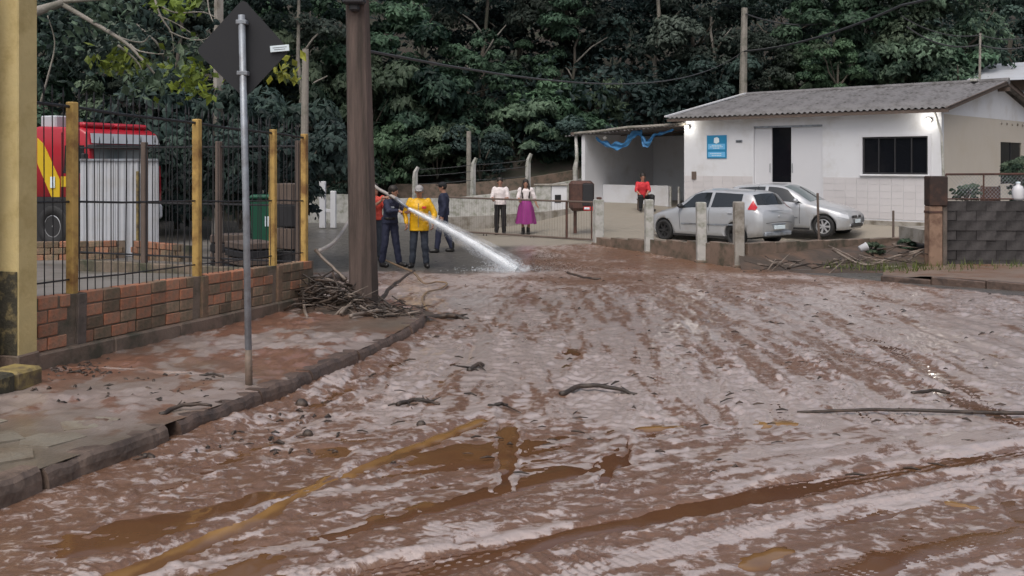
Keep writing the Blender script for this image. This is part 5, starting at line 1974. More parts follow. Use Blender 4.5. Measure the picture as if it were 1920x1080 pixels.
# ------------------------------------------------------------------ low parking wall, posts
def cpost(px, d, ytop, lab, w_=0.15, zb=None, m='whitepost', cap=False):
    p = P(px, 400, d)
    z0 = rz(p.x, d) - 0.04 if zb is None else zb
    zt_ = P(px, ytop, d).z
    t = thing('concrete_post', lab, 'post', (p.x, p.y, z0), r4.uniform(-.3, .3))
    MB().cbox((0, 0, (zt_ - z0) / 2), (w_, w_, zt_ - z0), 0.018, Matrix.Rotation(r4.uniform(-.015, .015), 3, 'Y')).build('shaft', M[m], t)
    MB().cbox((0, 0, 0.03), (w_ + .06, w_ + .06, 0.12), 0.02).build('footing', M['plinth'], t)
    if cap:
        MB().cbox((0.02, 0, zt_ - z0 + .03), (w_ * .5, w_ * .5, 0.07), 0.015).build('bolt', M['rust'], t)
    return t


cpost(1122, 25.6, 374, 'white concrete gate post at the end of the wire gate', 0.24, cap=True)
cpost(1217, 23.1, 374, 'pale concrete post beside the front of the rear-facing silver car', 0.20)
cpost(1315, 21.0, 379, 'pale concrete post in front of the side of the silver hatchback', 0.21)
cpost(1385, 20.0, 378, 'taller leaning concrete post before the rear of the silver hatchback', 0.20, m='concrete')


def lowwall(a, b_, top_a, top_b, lab, th=0.22):
    t = thing('low_wall', lab, 'wall', M=frame((a[0], a[1], 0), (b_[0] - a[0], b_[1] - a[1], 0)))
    L_ = math.hypot(b_[0] - a[0], b_[1] - a[1])
    n = max(int(L_ / 0.8), 2)
    for i in range(n):
        x0, x1 = L_ * i / n, L_ * (i + 1) / n - 0.008
        za = top_a + (top_b - top_a) * (i + .5) / n
        MB().cbox(((x0 + x1) / 2, r4.uniform(-.01, .01), (za - 0.95) / 2), (x1 - x0 + .006, th, za + 0.95), 0.006).build('segment', M['plinth'], t)
    return t


p1 = Vector((2.30, 25.6, 0))
p2 = Vector((XP(1385, 20.0), 20.0, 0))
p3 = Vector((XP(1738, 24.0), 24.0, 0))
lowwall(p1, p2, CZ - 2.0, CZ - 1.68, 'low muddy concrete edge below the white posts of the car park')
lowwall(p2 + Vector((.15, .1, 0)), p3, CZ - 1.68, CZ - 1.84, 'low dark concrete edge between the leaning post and the rusty pillar')

# ditch in front of it: dark soil bank with plants and sticks
dv = []
nq, mq = 60, 20
for i in range(nq):
    t = i / (nq - 1)
    a = p2.lerp(p3, t)
    fr = Vector((XP(1395 + 350 * t, 18.6 - .2 * t), 18.6 - 0.2 * t, 0))
    for j in range(mq):
        r_ = j / (mq - 1)
        q = a.lerp(fr, r_)
        zz = rz(q.x, q.y)
        prof_ = 0.28 * (1 - r_) ** 1.5 - 0.10 * math.exp(-((r_ - .55) / .2) ** 2) + 0.05 * math.exp(-((r_ - .85) / .1) ** 2)
        prof_ *= min(1, 3 * (1 - r_) + .1)
        prof_ -= 0.09 * float(ss(.82, 1, r_))
        dv.append((q.x, q.y, zz + prof_ + 0.10 * float(fbm(np.array(q.x * 1.5), np.array(q.y * 2), 131, 3)) * (1 - r_ * .5)))
tag(link('earth_bank', np_mesh('earth_bank', dv, grid_faces(nq, mq), M['soil'], True)), kind='structure')

for px, d, y0, lean, lab in ((1537, 22.0, 362, -.10, 'thin leaning metal post in front of the nose of the silver car'), (1675, 23.3, 395, 0.0, 'short dark metal post on the low dark edge')):
    p = P(px, 440, d)
    z0 = rz(p.x, d) + .1
    zt_ = P(px, y0, d).z
    o = MB().tube([(0, 0, 0), (-.03 if lean else 0, 0, (zt_ - z0) * .5), (-0.05 if lean else 0, 0, zt_ - z0)], 0.028, 7).build('metal_post', M['timber'])
    o.location = (p.x, p.y, z0)
    tag(o, lab, 'post')
wire('thin wire drooping from the leaning metal post to the hatchback', [P(1535, 372, 22.0), P(1500, 350, 22.2)], 0.012, 0.0, 'fence_wire')

# ------------------------------------------------------------------ right: rusty pillar, sooty block wall, fence, kerb
rp = P(1752, 505, 19.2)
rpz = rz(rp.x, 19.2)
rpo = thing('pillar', 'rust-stained concrete pillar with black upper part beside the dark block wall', 'pillar', (rp.x, rp.y, rpz))
zt_ = P(1752, 330, 19.2).z - rpz
zm = P(1752, 386, 19.2).z - rpz
M['darkrust'] = mat('dark_rust', (0.032, 0.020, 0.017), 0.7, bump=.3, dirt=(0.07, 0.035, 0.025), dscale=4, damt=.35)
M['rustconc'] = mat('rust_stained_concrete', (0.26, 0.17, 0.12), 0.8, bump=0.4, var=0.25, dirt=(0.12, 0.065, 0.045), dscale=3.5, damt=0.5)
MB().cbox((-0.02, 0, zm / 2), (0.26, 0.26, zm), 0.015).build('shaft', M['rustconc'], rpo)
MB().cbox((0.03, 0, (zm + zt_) / 2), (0.36, 0.30, zt_ - zm), 0.02).build('upper_shaft', M['darkrust'], rpo)
MB().cbox((-0.02, 0, zm - .12), (0.275, 0.275, 0.05), 0.008).build('band', M['rust'], rpo)
MB().cbox((0.17, 0.02, zm / 2), (0.09, 0.24, zm), 0.01).build('jamb', M['cement'], rpo)

bw0 = P(1775, 505, 19.5)
BWL, BWH = 5.2, 1.30
bz0 = rz(bw0.x, 19.5) - 0.02
bw = thing('block_wall', 'sooty dark concrete block wall at the right edge', 'wall', M=frame((bw0.x, bw0.y, bz0), (1, -0.02, 0)))
MB().box((BWL / 2, 0.08, BWH / 2 - .01), (BWL, 0.12, BWH - .03)).build('mortar', M['block'], bw)
blk = MB().cbox((0, 0, 0), (0.397, 0.15, 0.197), 0.002).mesh('block', M['block'])
blh = MB().cbox((0, 0, 0), (0.188, 0.15, 0.188), 0.008).mesh('block', M['block'])
c_ = 0
z = 0.098
while z < BWH:
    x = 0.0
    if c_ % 2:
        o = link('block', blh, bw)
        o.location = (0.095, 0.07, z)
        x = 0.2
    while x < BWL - 0.3:
        o = link('block', blk, bw)
        o.location = (x + 0.196, 0.07 + r4.uniform(-.012, .010), z + r4.uniform(-.003, .003))
        x += 0.40
    z += 0.20
    c_ += 1
bz1 = bz0 + z - 0.10
tf = thing('fence', 'thin wire fence with rusty frame on top of the dark block wall', 'fence', (bw0.x, bw0.y + .08, bz1))
hfe = P(1800, 327, 19.5).z - bz1
MB().tube([(0.02, 0, hfe), (BWL, 0, hfe + .03)], 0.022, 6).build('rail', M['rust'], tf)
MB().tube([(0.0, 0, 0.04), (BWL, 0, 0.04)], 0.014, 6).build('rail', M['rust'], tf)
for x_ in (0.02, XP(1848, 19.5) - bw0.x, XP(1848, 19.5) - bw0.x + 1.6, BWL - .1):
    MB().tube([(x_, 0, 0), (x_, 0, hfe)], 0.018, 6).build('post', M['rust'], tf)
mesh_w = MB()
n_ = 70
for i in range(n_):
    x0 = BWL * i / n_
    for sg in (-1, 1):
        x1 = x0 + sg * hfe * .9
        if 0 < x1 < BWL:
            mesh_w.tube([(x0, 0, 0.02), (x1, 0, hfe)], 0.0022, 3, cap=False)
mesh_w.build('wire_mesh', M['galv'], tf)

# things behind that fence
dk = 20.4
for i, (px, py, k_, sc, lab) in enumerate(((1812, 362, 2, 0.16, 'small potted shrub behind the wire fence beside the pillar'), (1912, 322, 2, 0.26, 'bright green bush at the right edge in front of the side window'), (1932, 362, 2, 0.24, 'low green bush under the bright bush at the right edge'))):
    shrub(px, py, dk + .2 * i, k_, sc, lab)
jz = P(1890, 378, 20.0)
jug = thing('plastic_jug', 'white plastic jug on top of the dark block wall', 'jug', (jz.x, 19.6, bz1 + 0.004))
MB().lathe([(0.001, 0), (0.10, 0.01), (0.115, 0.06), (0.115, 0.22), (0.09, 0.29), (0.04, 0.32), (0.038, 0.36), (0.001, 0.365)], None, 16).build('body', M['doorwhite'], jug, True)
MB().lathe([(0.045, 0.355), (0.045, 0.385), (0.001, 0.387)], None, 12).build('cap', M['signwhite'], jug, True)
ch = P(1870, 385, 20.6)
chr_ = thing('garden_chair', 'dark brown garden chair behind the fence, left of the white jug', 'chair', (ch.x, 20.7, bz0 + .7))
for x_ in (-.2, .2):
    for y_ in (-.2, .2):
        MB().tube([(x_, y_, 0), (x_ * .95, y_ * .95, 0.45 if y_ < 0 else 0.98)], 0.02, 6).build('leg', M['rust'], chr_)
MB().cbox((0, 0, 0.45), (0.46, 0.44, 0.05), 0.01).build('seat', M['rust'], chr_)
MB().cbox((0, 0.2, 0.78), (0.44, 0.03, 0.36), 0.01).build('backrest', M['rust'], chr_)
tr0 = MB().box((0, 0, 0), (6.0, 3.0, 0.3))
o = tr0.build('terrace', M['concrete'])
o.location = (bw0.x + 3.4, 21.4, bz0 + .52)
tag(o, kind='structure')
pot = thing('flower_pot', 'reddish clay pot with the small shrub behind the wire fence', 'pot', (XP(1812, 20.4), 20.4, bz0 + .67))
MB().lathe([(0.001, 0), (0.12, 0), (0.17, 0.30), (0.19, 0.30), (0.19, 0.36), (0.15, 0.36), (0.14, 0.25), (0.001, 0.25)], None, 16).build('bowl', M['brick'], pot, True)

# right kerb and verge
ka, kb2 = Vector((6.55, 17.0, 0)), Vector((9.6, 13.6, 0))
rk = []
nq, mq = 40, 12
vv = []
for i in range(nq):
    t = i / (nq - 1)
    a = ka.lerp(kb2, t)
    bb = Vector((7.6 + 6.0 * t, 19.6, 0))
    for j in range(mq):
        q = a.lerp(bb, j / (mq - 1))
        vv.append((q.x, q.y, rz(q.x, q.y) + 0.10 * min(1, 6 * t) + 0.02 * float(fbm(np.array(q.x * 2), np.array(q.y * 2), 141, 3))))
M['verge'] = mat('muddy_verge', (0.20, 0.15, 0.12), 0.55, bump=0.4, dirt=(0.16, 0.08, 0.045), dscale=1.2, damt=.5)
verge = tag(link('verge', np_mesh('verge', vv, grid_faces(nq, mq), M['verge'], True)), kind='structure')
L_ = (kb2 - ka).length
ud = (kb2 - ka).normalized()
for i in range(int(L_ / 0.9)):
    q = ka + ud * (0.9 * i + .45)
    MB().cbox((q.x, q.y, rz(q.x, q.y) - 0.02 + 0.03 * min(1, i)), (0.885, 0.14, 0.17), 0.015, frame((0, 0, 0), ud).to_3x3()).build('kerb_stone', M['kerb'], verge)
# grass tufts at the foot of the block wall
rs3 = np.random.RandomState(3)
n_ = 800
gx = rs3.uniform(6.2, 13.5, n_)
gy = 19.3 - np.abs(rs3.normal(0, 0.28, n_)) - 0.5 * (rs3.rand(n_) < .25) * rs3.rand(n_)
gx[:250] = rs3.normal(7.6, .7, 250)
gy[:250] = rs3.normal(18.2, .35, 250)
zz = road_z(gx, gy) + 0.07
hgt = rs3.uniform(0.05, 0.20, n_)
ang = rs3.uniform(0, math.pi, n_)
w_ = 0.009
bx = np.cos(ang) * w_
by = np.sin(ang) * w_
lx, ly = rs3.normal(0, .05, n_), rs3.normal(0, .05, n_)
V = np.stack([np.stack([gx - bx, gy - by, zz], 1), np.stack([gx + bx, gy + by, zz], 1), np.stack([gx + lx, gy + ly, zz + hgt], 1)], 1).reshape(-1, 3)
t = np.repeat(rs3.uniform(0, 1, n_), 3)
tag(link('grass', np_mesh('grass', V, np.arange(n_ * 3).reshape(-1, 3), M['grass'], False, {'tint': np.stack([t, t, t], 1)})), 'thin grass growing at the foot of the dark block wall', 'grass', kind='stuff')

# ------------------------------------------------------------------ middle background: retaining wall, bent posts, gate, bin, cabinet
def seg_wall(name, lab, pts, th, m):
    t = thing(name, lab, 'wall', (0, 0, 0))
    for i in range(len(pts) - 1):
        (x0, y0, b0, t0), (x1, y1, b1, t1) = pts[i], pts[i + 1]
        d = Vector((x1 - x0, y1 - y0, 0))
        n = Vector((-d.y, d.x, 0)).normalized() * th
        mb = MB()
        a = [Vector((x0, y0, b0)), Vector((x1, y1, b1)), Vector((x1, y1, t1)), Vector((x0, y0, t0))]
        mb.prism(a, n)
        mb.build('panel', m, t)
    return t


def wp(px, d, yt, zb=-0.7):
    return (XP(px, d), d, zb, P(px, yt, d).z)


seg_wall('retaining_wall', 'whitish retaining wall below the bank, rising to the right behind the couple', [wp(560, 35.2, 366), wp(640, 35.2, 364), wp(740, 35.3, 372), wp(840, 35.4, 372), wp(930, 35.6, 363), wp(1010, 36.0, 350), wp(1092, 36.6, 335)], 0.2, M['whitepost'])
seg_wall('ramp_edge', 'low grey concrete ramp edge in front of the white retaining wall', [wp(830, 31.8, 408), wp(920, 32.2, 404), wp(1010, 33, 398), wp(1105, 34, 388)], 0.18, M['concrete'])
seg_wall('ramp_edge', 'brown upper ledge along the bank above the retaining wall', [wp(740, 37.4, 345, -.3), wp(860, 37.5, 345, -.3), wp(1000, 38.0, 332, -.3), wp(1085, 38.6, 318, -.3)], 0.25, M['plinth'])
for i, (px, yt, d) in enumerate(((778, 313, 36.0), (887, 296, 36.3), (990, 288, 36.8))):
    p = P(px, 380, d)
    zt_ = P(px, yt, d).z
    t = thing('bent_fence_post', ['leftmost bent-top white concrete fence post, above the yellow coat', 'middle bent-top white concrete fence post', 'tall bent-top white concrete fence post behind the woman'][i], 'post', (p.x, p.y, -0.5))
    h_ = zt_ + .5
    MB().tube([(0, 0, 0), (0, 0, h_ * .8), (0.02, 0, h_ * .9), (0.12, 0, h_)], [0.11, 0.10, 0.09, 0.06], 4).build('shaft', M['whitepost'], t)
for zi, (ya, yb) in enumerate(((330, 312), (345, 330), (318, 300))):
    wire(['middle fence wire between the bent posts', 'lower fence wire between the bent posts', 'upper fence wire between the bent posts'][zi], [P(778, ya, 36.0), P(887, (ya + yb) / 2, 36.3), P(990, yb, 36.8)], 0.012, 0.03, 'fence_wire')

# white rails left of the pole
for px, yt, w_, lab in ((605, 340, 0.20, 'taller white timber post left of the wooden pole'), (625, 358, 0.18, 'shorter white timber post left of the wooden pole')):
    p = P(px, 420, 32.0)
    z0 = rz(p.x, 32)
    zt_ = P(px, yt, 32).z
    o = MB().cbox((0, 0, (zt_ - z0) / 2), (w_, w_, zt_ - z0), 0.015).build('gate_post', M['white'])
    o.location = (p.x, p.y, z0)
    tag(o, lab, 'post')
p = P(615, 395, 32)
o = MB().cbox((0, 0, 0), (0.42, 0.05, 0.12), 0.01).build('gate_rail', M['white'])
o.location = p
tag(o, 'short white crossbar joining the two white timber posts', 'rail')

# wire gate
ga, gb_ = Vector((XP(832, 29.9), 29.9, 0)), Vector((XP(1112, 26.6), 26.6, 0))
gz = rz(ga.x, 28) - 0.0
gt = thing('wire_gate', 'low sliding wire gate of thin dark pipe in front of the couple', 'gate', M=frame((ga.x, ga.y, gz), gb_ - ga))
GL = (gb_ - ga).length
for z_, r_ in ((1.10, 0.028), (0.06, 0.028)):
    MB().tube([(0, 0, z_), (GL, 0, z_ - .02)], r_, 7).build('rail', M['timber'], gt)
for x_ in (0.02, GL * .84, GL - .05):
    MB().tube([(x_, 0, 0.04), (x_, 0, 1.1)], 0.035 if x_ == GL * .84 else 0.022, 7).build('stile', M['rust'], gt)
for k in range(int(GL / 0.09)):
    MB().tube([(0.05 + .09 * k, 0, 0.06), (0.05 + .09 * k, 0, 1.08)], 0.002, 3).build('wire', M['timber'], gt)
for x_ in (GL * .3, GL * .62):
    MB().lathe([(0.06, -.02), (0.06, .02)], Matrix.Translation((x_, 0, 0.0)) @ XR, 12).build('roller', M['black'], gt)

# rusty waste basket on a post
rb = P(1090, 395, 28.2)
rbo = thing('waste_basket', 'rusty brown waste basket raised on a post beside the gate end', 'bin', (rb.x, rb.y, rz(rb.x, 28.2)))
zb_ = rb.z - rz(rb.x, 28.2)
MB().tube([(-.18, 0, 0), (-.18, 0, zb_ + .1)], 0.05, 8).build('post', M['rust'], rbo)
MB().cbox((0, 0, zb_ + .44), (0.72, 0.55, 0.88), 0.09).build('drum', M['rust'], rbo)
MB().cbox((0.17, -0.27, zb_ + .48), (0.34, 0.04, 0.66), 0.03).build('door', M['black'], rbo)  # plain black panel making the drum's right half dark, no real door
MB().cbox((0.22, -0.285, zb_ + .07), (0.36, 0.05, 0.12), 0.02).build('label_strip', M['redcloth'], rbo)
MB().cbox((0.14, -0.295, zb_ + .08), (0.16, 0.05, 0.06), 0.01).build('label_strip', M['signwhite'], rbo)
# meter cabinet
mc0 = P(1033, 393, 34.6)
mco = thing('meter_cabinet', 'low whitewashed masonry cabinet with a small black opening', 'cabinet', (mc0.x, mc0.y, mc0.z - .1))
hc = P(1033, 348, 34.6).z - mc0.z + .1
MB().cbox((-.28, 0, hc / 2), (0.56, 0.5, hc), 0.02).build('body', M['whitepost'], mco)
MB().cbox((.29, .02, hc / 2 + .01), (0.56, 0.5, hc), 0.02).build('body', M['white'], mco)
MB().cbox((.24, -.235, hc * .52), (0.22, 0.03, 0.28), 0.005).build('opening', M['dark'], mco)  # solid plate coloured as the shade inside; no hole is cut
MB().cbox((0, 0, hc + .03), (1.24, 0.58, 0.06), 0.015).build('slab', M['concrete'], mco)
# ------------------------------------------------------------------ cars
CAR_A = [  # hatchback, front to rear: rows p1 sill, p2 flank, p3 belt, p4 roof edge, p5, p6 centre (x, y, z)
    [(1.90, .56, .24), (1.985, .60, .46), (1.95, .58, .64), (1.90, .42, .71), (1.90, .22, .725), (1.90, 0, .73)],
    [(1.66, .75, .20), (1.70, .80, .48), (1.64, .76, .74), (1.58, .56, .83), (1.58, .3, .865), (1.58, 0, .875)],
    [(1.05, .80, .19), (1.05, .845, .52), (1.02, .80, .87), (.98, .66, .95), (1.02, .4, .99), (1.04, 0, 1.0)],
    [(.55, .80, .19), (.55, .845, .53), (.60, .81, .91), (.48, .61, 1.25), (.55, .33, 1.29), (.58, 0, 1.30)],
    [(.20, .80, .19), (.20, .845, .54), (.20, .815, .93), (.10, .575, 1.41), (.15, .3, 1.455), (.18, 0, 1.465)],
    [(-.40, .80, .19), (-.40, .845, .55), (-.40, .815, .95), (-.40, .575, 1.44), (-.40, .3, 1.485), (-.40, 0, 1.495)],
    [(-1.0, .80, .20), (-1.0, .845, .57), (-1.0, .81, .98), (-1.0, .56, 1.42), (-1.0, .3, 1.465), (-1.0, 0, 1.475)],
    [(-1.45, .78, .23), (-1.45, .84, .60), (-1.45, .79, 1.00), (-1.52, .53, 1.37), (-1.58, .3, 1.41), (-1.60, 0, 1.42)],
    [(-1.80, .72, .28), (-1.86, .79, .60), (-1.82, .74, .99), (-1.78, .61, 1.06), (-1.88, .35, 1.06), (-1.90, 0, 1.065)],
    [(-1.93, .60, .32), (-2.02, .66, .58), (-1.98, .63, .88), (-1.95, .48, .97), (-1.99, .25, .965), (-2.0, 0, .965)],
]
CAR_B = [
    [(1.86, .56, .22), (1.95, .60, .42), (1.92, .60, .60), (1.86, .46, .69), (1.87, .24, .70), (1.88, 0, .705)],
    [(1.62, .75, .20), (1.66, .80, .46), (1.60, .75, .72), (1.50, .56, .82), (1.50, .3, .85), (1.50, 0, .86)],
    [(1.00, .79, .19), (1.00, .83, .52), (.98, .79, .86), (.92, .66, .93), (.96, .4, .96), (.98, 0, .97)],
    [(.50, .79, .19), (.50, .83, .53), (.50, .80, .90), (.40, .61, 1.22), (.47, .33, 1.26), (.50, 0, 1.27)],
    [(.10, .79, .19), (.10, .83, .54), (.10, .80, .92), (.0, .575, 1.38), (.05, .3, 1.42), (.08, 0, 1.43)],
    [(-.45, .79, .19), (-.45, .83, .55), (-.45, .80, .94), (-.45, .575, 1.41), (-.45, .3, 1.445), (-.45, 0, 1.455)],
    [(-1.0, .79, .20), (-1.0, .83, .57), (-1.0, .80, .96), (-1.0, .56, 1.38), (-1.0, .3, 1.42), (-1.0, 0, 1.43)],
    [(-1.45, .77, .23), (-1.45, .82, .60), (-1.45, .78, .98), (-1.50, .53, 1.30), (-1.54, .3, 1.34), (-1.55, 0, 1.35)],
    [(-1.78, .72, .28), (-1.84, .78, .60), (-1.80, .73, .97), (-1.78, .61, 1.03), (-1.86, .35, 1.03), (-1.88, 0, 1.035)],
    [(-1.88, .60, .32), (-1.95, .66, .58), (-1.92, .63, .86), (-1.90, .48, .94), (-1.93, .25, .94), (-1.94, 0, .94)],
]


def car_surf(St):
    A = np.array(St, float)

    def at(s, k):
        n = len(A)
        i = int(min(max(math.floor(s), 0), n - 2))
        t = s - i
        p0, p1, p2, p3 = A[max(i - 1, 0)], A[i], A[i + 1], A[min(i + 2, n - 1)]
        row = 0.5 * ((2 * p1) + (p2 - p0) * t + (2 * p0 - 5 * p1 + 4 * p2 - p3) * t * t + (3 * p1 - p0 - 3 * p2 + p3) * t ** 3)
        j = int(min(max(math.floor(k), 0), 4))
        r_ = k - j
        if 1.0 <= k < 2.0 or True:
            q0, q1, q2, q3 = row[max(j - 1, 0)], row[j], row[j + 1], row[min(j + 2, 5)].copy()
            if j == 4:
                q3 = row[4] * np.array([1, -1, 1])
            if j in (2, 3):
                p = q1 + (q2 - q1) * r_
            else:
                p = 0.5 * ((2 * q1) + (q2 - q0) * r_ + (2 * q0 - 5 * q1 + 4 * q2 - q3) * r_ ** 2 + (3 * q1 - q0 - 3 * q2 + q3) * r_ ** 3)
        return p
    return at


def make_car(label, St, loc, head, rear_lights=True, dark_rims=False, wheels=(1.28, -1.23), R_=0.30):
    at = car_surf(St)
    nS = len(St) - 1
    car = thing('car', label, 'car', loc, math.atan2(head[1], head[0]))
    sN, kN = nS * 5, [0, .5, 1, 1.35, 1.7, 2, 2.33, 2.66, 3, 3.2, 3.5, 4, 4.5, 5]
    rows = []
    for i in range(sN + 1):
        s = nS * i / sN
        half = [at(s, k) for k in kN]
        ring = [(p[0], p[1], p[2]) for p in half] + [(p[0], -p[1], p[2]) for p in half[-2::-1]]
        rows.append(ring)
    m = len(rows[0])
    vs = [v for r in rows for v in r]
    fs = []
    for i in range(sN):
        for j in range(m):
            a, b_ = i * m + j, i * m + (j + 1) % m
            fs.append((a, a + m, b_ + m, b_) if True else ())
    fs.append(tuple(range(m)))
    fs.append(tuple(sN * m + j for j in range(m - 1, -1, -1)))
    mb = MB().add(vs, fs)
    body = mb.build('body', M['silver'], car, True)
    bm = bmesh.new()
    bm.from_mesh(body.data)
    bmesh.ops.recalc_face_normals(bm, faces=bm.faces)
    bm.to_mesh(body.data)
    bm.free()
    # cut wheel arches
    cut = MB()
    for wx in wheels:
        for sd in (-1, 1):
            Mx = Matrix.Translation((wx, sd * 0.72, R_)) @ Matrix.Rotation(math.radians(90), 4, 'X')
            rr_ = R_ + 0.055
            k = len(cut.v)
            n = 28
            ring = [Mx @ Vector((rr_ * math.cos(2 * math.pi * q / n), rr_ * math.sin(2 * math.pi * q / n), z_)) for z_ in (-0.24, 0.24) for q in range(n)]
            cut.add(ring, [tuple(range(n - 1, -1, -1)), tuple(range(n, 2 * n))] + [(q, (q + 1) % n, n + (q + 1) % n, n + q) for q in range(n)])
    co = bpy.data.objects.new('cut', cut.mesh('cut', M['plastic']))
    COL.objects.link(co)
    md = body.modifiers.new('b', 'BOOLEAN')
    md.object = co
    md.operation = 'DIFFERENCE'
    md.solver = 'EXACT'
    body.parent = None
    body.matrix_world = Matrix()
    dg = bpy.context.evaluated_depsgraph_get()
    dg.update()
    nm = bpy.data.meshes.new_from_object(body.evaluated_get(dg))
    body.modifiers.clear()
    old = body.data
    body.data = nm
    bpy.data.meshes.remove(old)
    bpy.data.objects.remove(co, do_unlink=True)
    body.parent = car
    body.matrix_parent_inverse = Matrix()
    body.matrix_local = Matrix()
    MB().box((0, 0, 0.32), (3.3, 1.30, 0.22)).build('underbody', M['plastic'], car)

    def off(s, k, o, sd=1):
        p = Vector(at(s, k))
        ds = Vector(at(min(s + .02, nS), k)) - Vector(at(max(s - .02, 0), k))
        dk = Vector(at(s, min(k + .02, 5))) - Vector(at(s, max(k - .02, 0)))
        n = dk.cross(ds)
        n = n.normalized() if n.length > 1e-8 else Vector((0, 0, 1))
        c = Vector((p.x * .5, 0, 0.7))
        if n.dot(p - c) < 0:
            n = -n
        p = p + n * o
        return Vector((p.x, sd * p.y, p.z))

    def patch(name, m_, s0, s1, k0, k1, sd, o=0.006, ns=10, nk=6, edge=None, parent=car):
        vs, fs = [], []
        for i in range(ns + 1):
            for j in range(nk + 1):
                r_ = j / nk
                a, b_ = (s0, s1) if edge is None else (s0 + edge[0] * r_, s1 + edge[1] * r_)
                vs.append(off(a + (b_ - a) * i / ns, k0 + (k1 - k0) * r_, o, sd))
        for i in range(ns):
            for j in range(nk):
                a = i * (nk + 1) + j
                fs.append((a, a + 1, a + nk + 2, a + nk + 1) if sd > 0 else (a, a + nk + 1, a + nk + 2, a + 1))
        return MB().add(vs, fs).build(name, m_, parent, True)

    def cross(name, m_, s0, s1, k0, o=0.006, ns=8, nk=10, ins=0.0):
        """patch across the whole width between k0 on both sides"""
        vs, fs = [], []
        for i in range(ns + 1):
            s = s0 + (s1 - s0) * i / ns
            for j in range(nk * 2 + 1):
                r_ = j / nk
                k = k0 + (5 - k0) * (r_ if r_ <= 1 else 2 - r_)
                vs.append(off(s, k, o, 1 if r_ <= 1 else -1))
        w_ = nk * 2 + 1
        for i in range(ns):
            for j in range(w_ - 1):
                a = i * w_ + j
                fs.append((a, a + 1, a + w_ + 1, a + w_))
        return MB().add(vs, fs).build(name, m_, car, True)

    cross('windscreen', M['paleglass'], 2.12, 3.85, 3.12)
    cross('rear_window', M['carglass'], 7.12, 7.86, 3.10)
    for sd in (1, -1):
        patch('side_window', M['carglass'], 2.55, 4.85, 2.10, 2.90, sd, edge=(.95, -.02))
        patch('side_window', M['carglass'], 5.0, 6.75, 2.10, 2.90, sd, edge=(.02, -.20))
        # door seams, handles, rubbing strip
        for s_ in (2.75, 4.93, 6.6):
            MB().tube([off(s_, .55 + 1.5 * q / 8, 0.002, sd) for q in range(9)], 0.006, 4, cap=False).build('door_seam', M['plastic'], car)
        for s_ in (4.6, 6.3):
            MB().tube([off(s_, 1.72, 0.015, sd), off(s_ - .28, 1.74, 0.02, sd)], 0.014, 6).build('door_handle', M['silver'], car)
        patch('rubbing_strip', M['galv'], 2.85, 6.6, .93, 1.03, sd, 0.012, 10, 2)
        patch('sill', M['plastic'], 2.2, 7.0, 0.02, .22, sd, 0.004, 10, 2)
        mir = off(2.95, 2.18, 0.0, sd)
        MB().ell(mir + Vector((0.02, sd * 0.10, 0.04)), (0.07, 0.10, 0.065)).build('mirror', M['plastic'] if rear_lights else M['silver'], car, True)
        if rear_lights:
            patch('tail_light', M['taillight'], 7.40, 8.05, 1.92, 2.85, sd, 0.012, 5, 6)
        patch('tail_light', M['taillight'], 8.0, 8.7, 1.75, 2.0, sd, 0.012, 4, 4) if not rear_lights else None
        patch('headlight', M['headlight'], 0.10, 1.0, 1.42, 1.95, sd, 0.010, 8, 5, edge=(.0, -.15))
    for wx in wheels:
        for sd in (-1, 1):
            rot = Matrix.Rotation(math.radians(-90 if sd > 0 else 90), 4, 'X')
            wheel(car, (wx, sd * 0.735, R_), R_, 0.19, 0.205, rot, 7, dark_rims)
    return car, at, off


punto_c = Vector((XP(1347, 26.6), 26.6, 0))
punto_h = Vector((-0.62, 0.785, 0))
pz_ = rz(punto_c.x, punto_c.y) - 0.03
carA, atA, offA = make_car('silver hatchback with red tail light, its rear turned to the street', CAR_A, (punto_c.x, punto_c.y, pz_), punto_h, True, True)
# rear end details in car coordinates (rear is -x)
MB().cbox((-2.02, 0, 0.52), (0.06, 0.42, 0.10), 0.006).build('number_plate', M['signwhite'], carA)
MB().cbox((-1.99, 0, 0.60), (0.05, 0.60, 0.035), 0.008).build('plate_recess', M['galv'], carA)
MB().cbox((-1.955, 0, 0.35), (0.10, 1.12, 0.12), 0.03).build('rear_bumper_lip', M['galv'], carA)
MB().tube([(-2.0, -.55, 0.63), (-2.035, -.25, 0.655), (-2.04, 0, .66), (-2.035, .25, 0.655), (-2.0, .55, 0.63)], 0.006, 4).build('tailgate_seam', M['plastic'], carA)
MB().cbox((-1.86, 0.05, 1.065), (0.03, 0.30, 0.016), 0.004, Matrix.Rotation(.5, 3, 'Y')).build('rear_wiper', M['plastic'], carA)
MB().ell((-2.015, 0, 0.80), (0.012, 0.04, 0.04)).build('badge', M['alloy'], carA, True)
MB().tube([(-1.45, .3, 1.44), (-1.62, .3, 1.62)], [.008, .003], 5).build('aerial', M['plastic'], carA)

gol_c = Vector((XP(1480, 27.8), 27.8, 0))
gol_h = Vector((0.79, -0.61, 0))
carB, atB, offB = make_car('silver car with bright wheel rims facing right, parked beside the house wall', CAR_B, (gol_c.x, gol_c.y, rz(gol_c.x, gol_c.y) + 0.01), gol_h, False, False)
MB().cbox((1.925, 0, 0.56), (0.05, 0.62, 0.075), 0.012).build('grille', M['plastic'], carB)
MB().cbox((1.93, 0, 0.33), (0.06, 0.95, 0.12), 0.03).build('lower_intake', M['plastic'], carB)
MB().cbox((1.965, 0, 0.44), (0.02, 0.40, 0.10), 0.004).build('number_plate', M['signwhite'], carB)
MB().ell((1.955, 0, 0.57), (0.012, 0.045, 0.045)).build('badge', M['alloy'], carB, True)
for sd in (-1, 1):
    MB().ell((1.90, sd * .52, 0.34), (0.05, 0.06, 0.05)).build('fog_light', M['headlight'], carB, True)


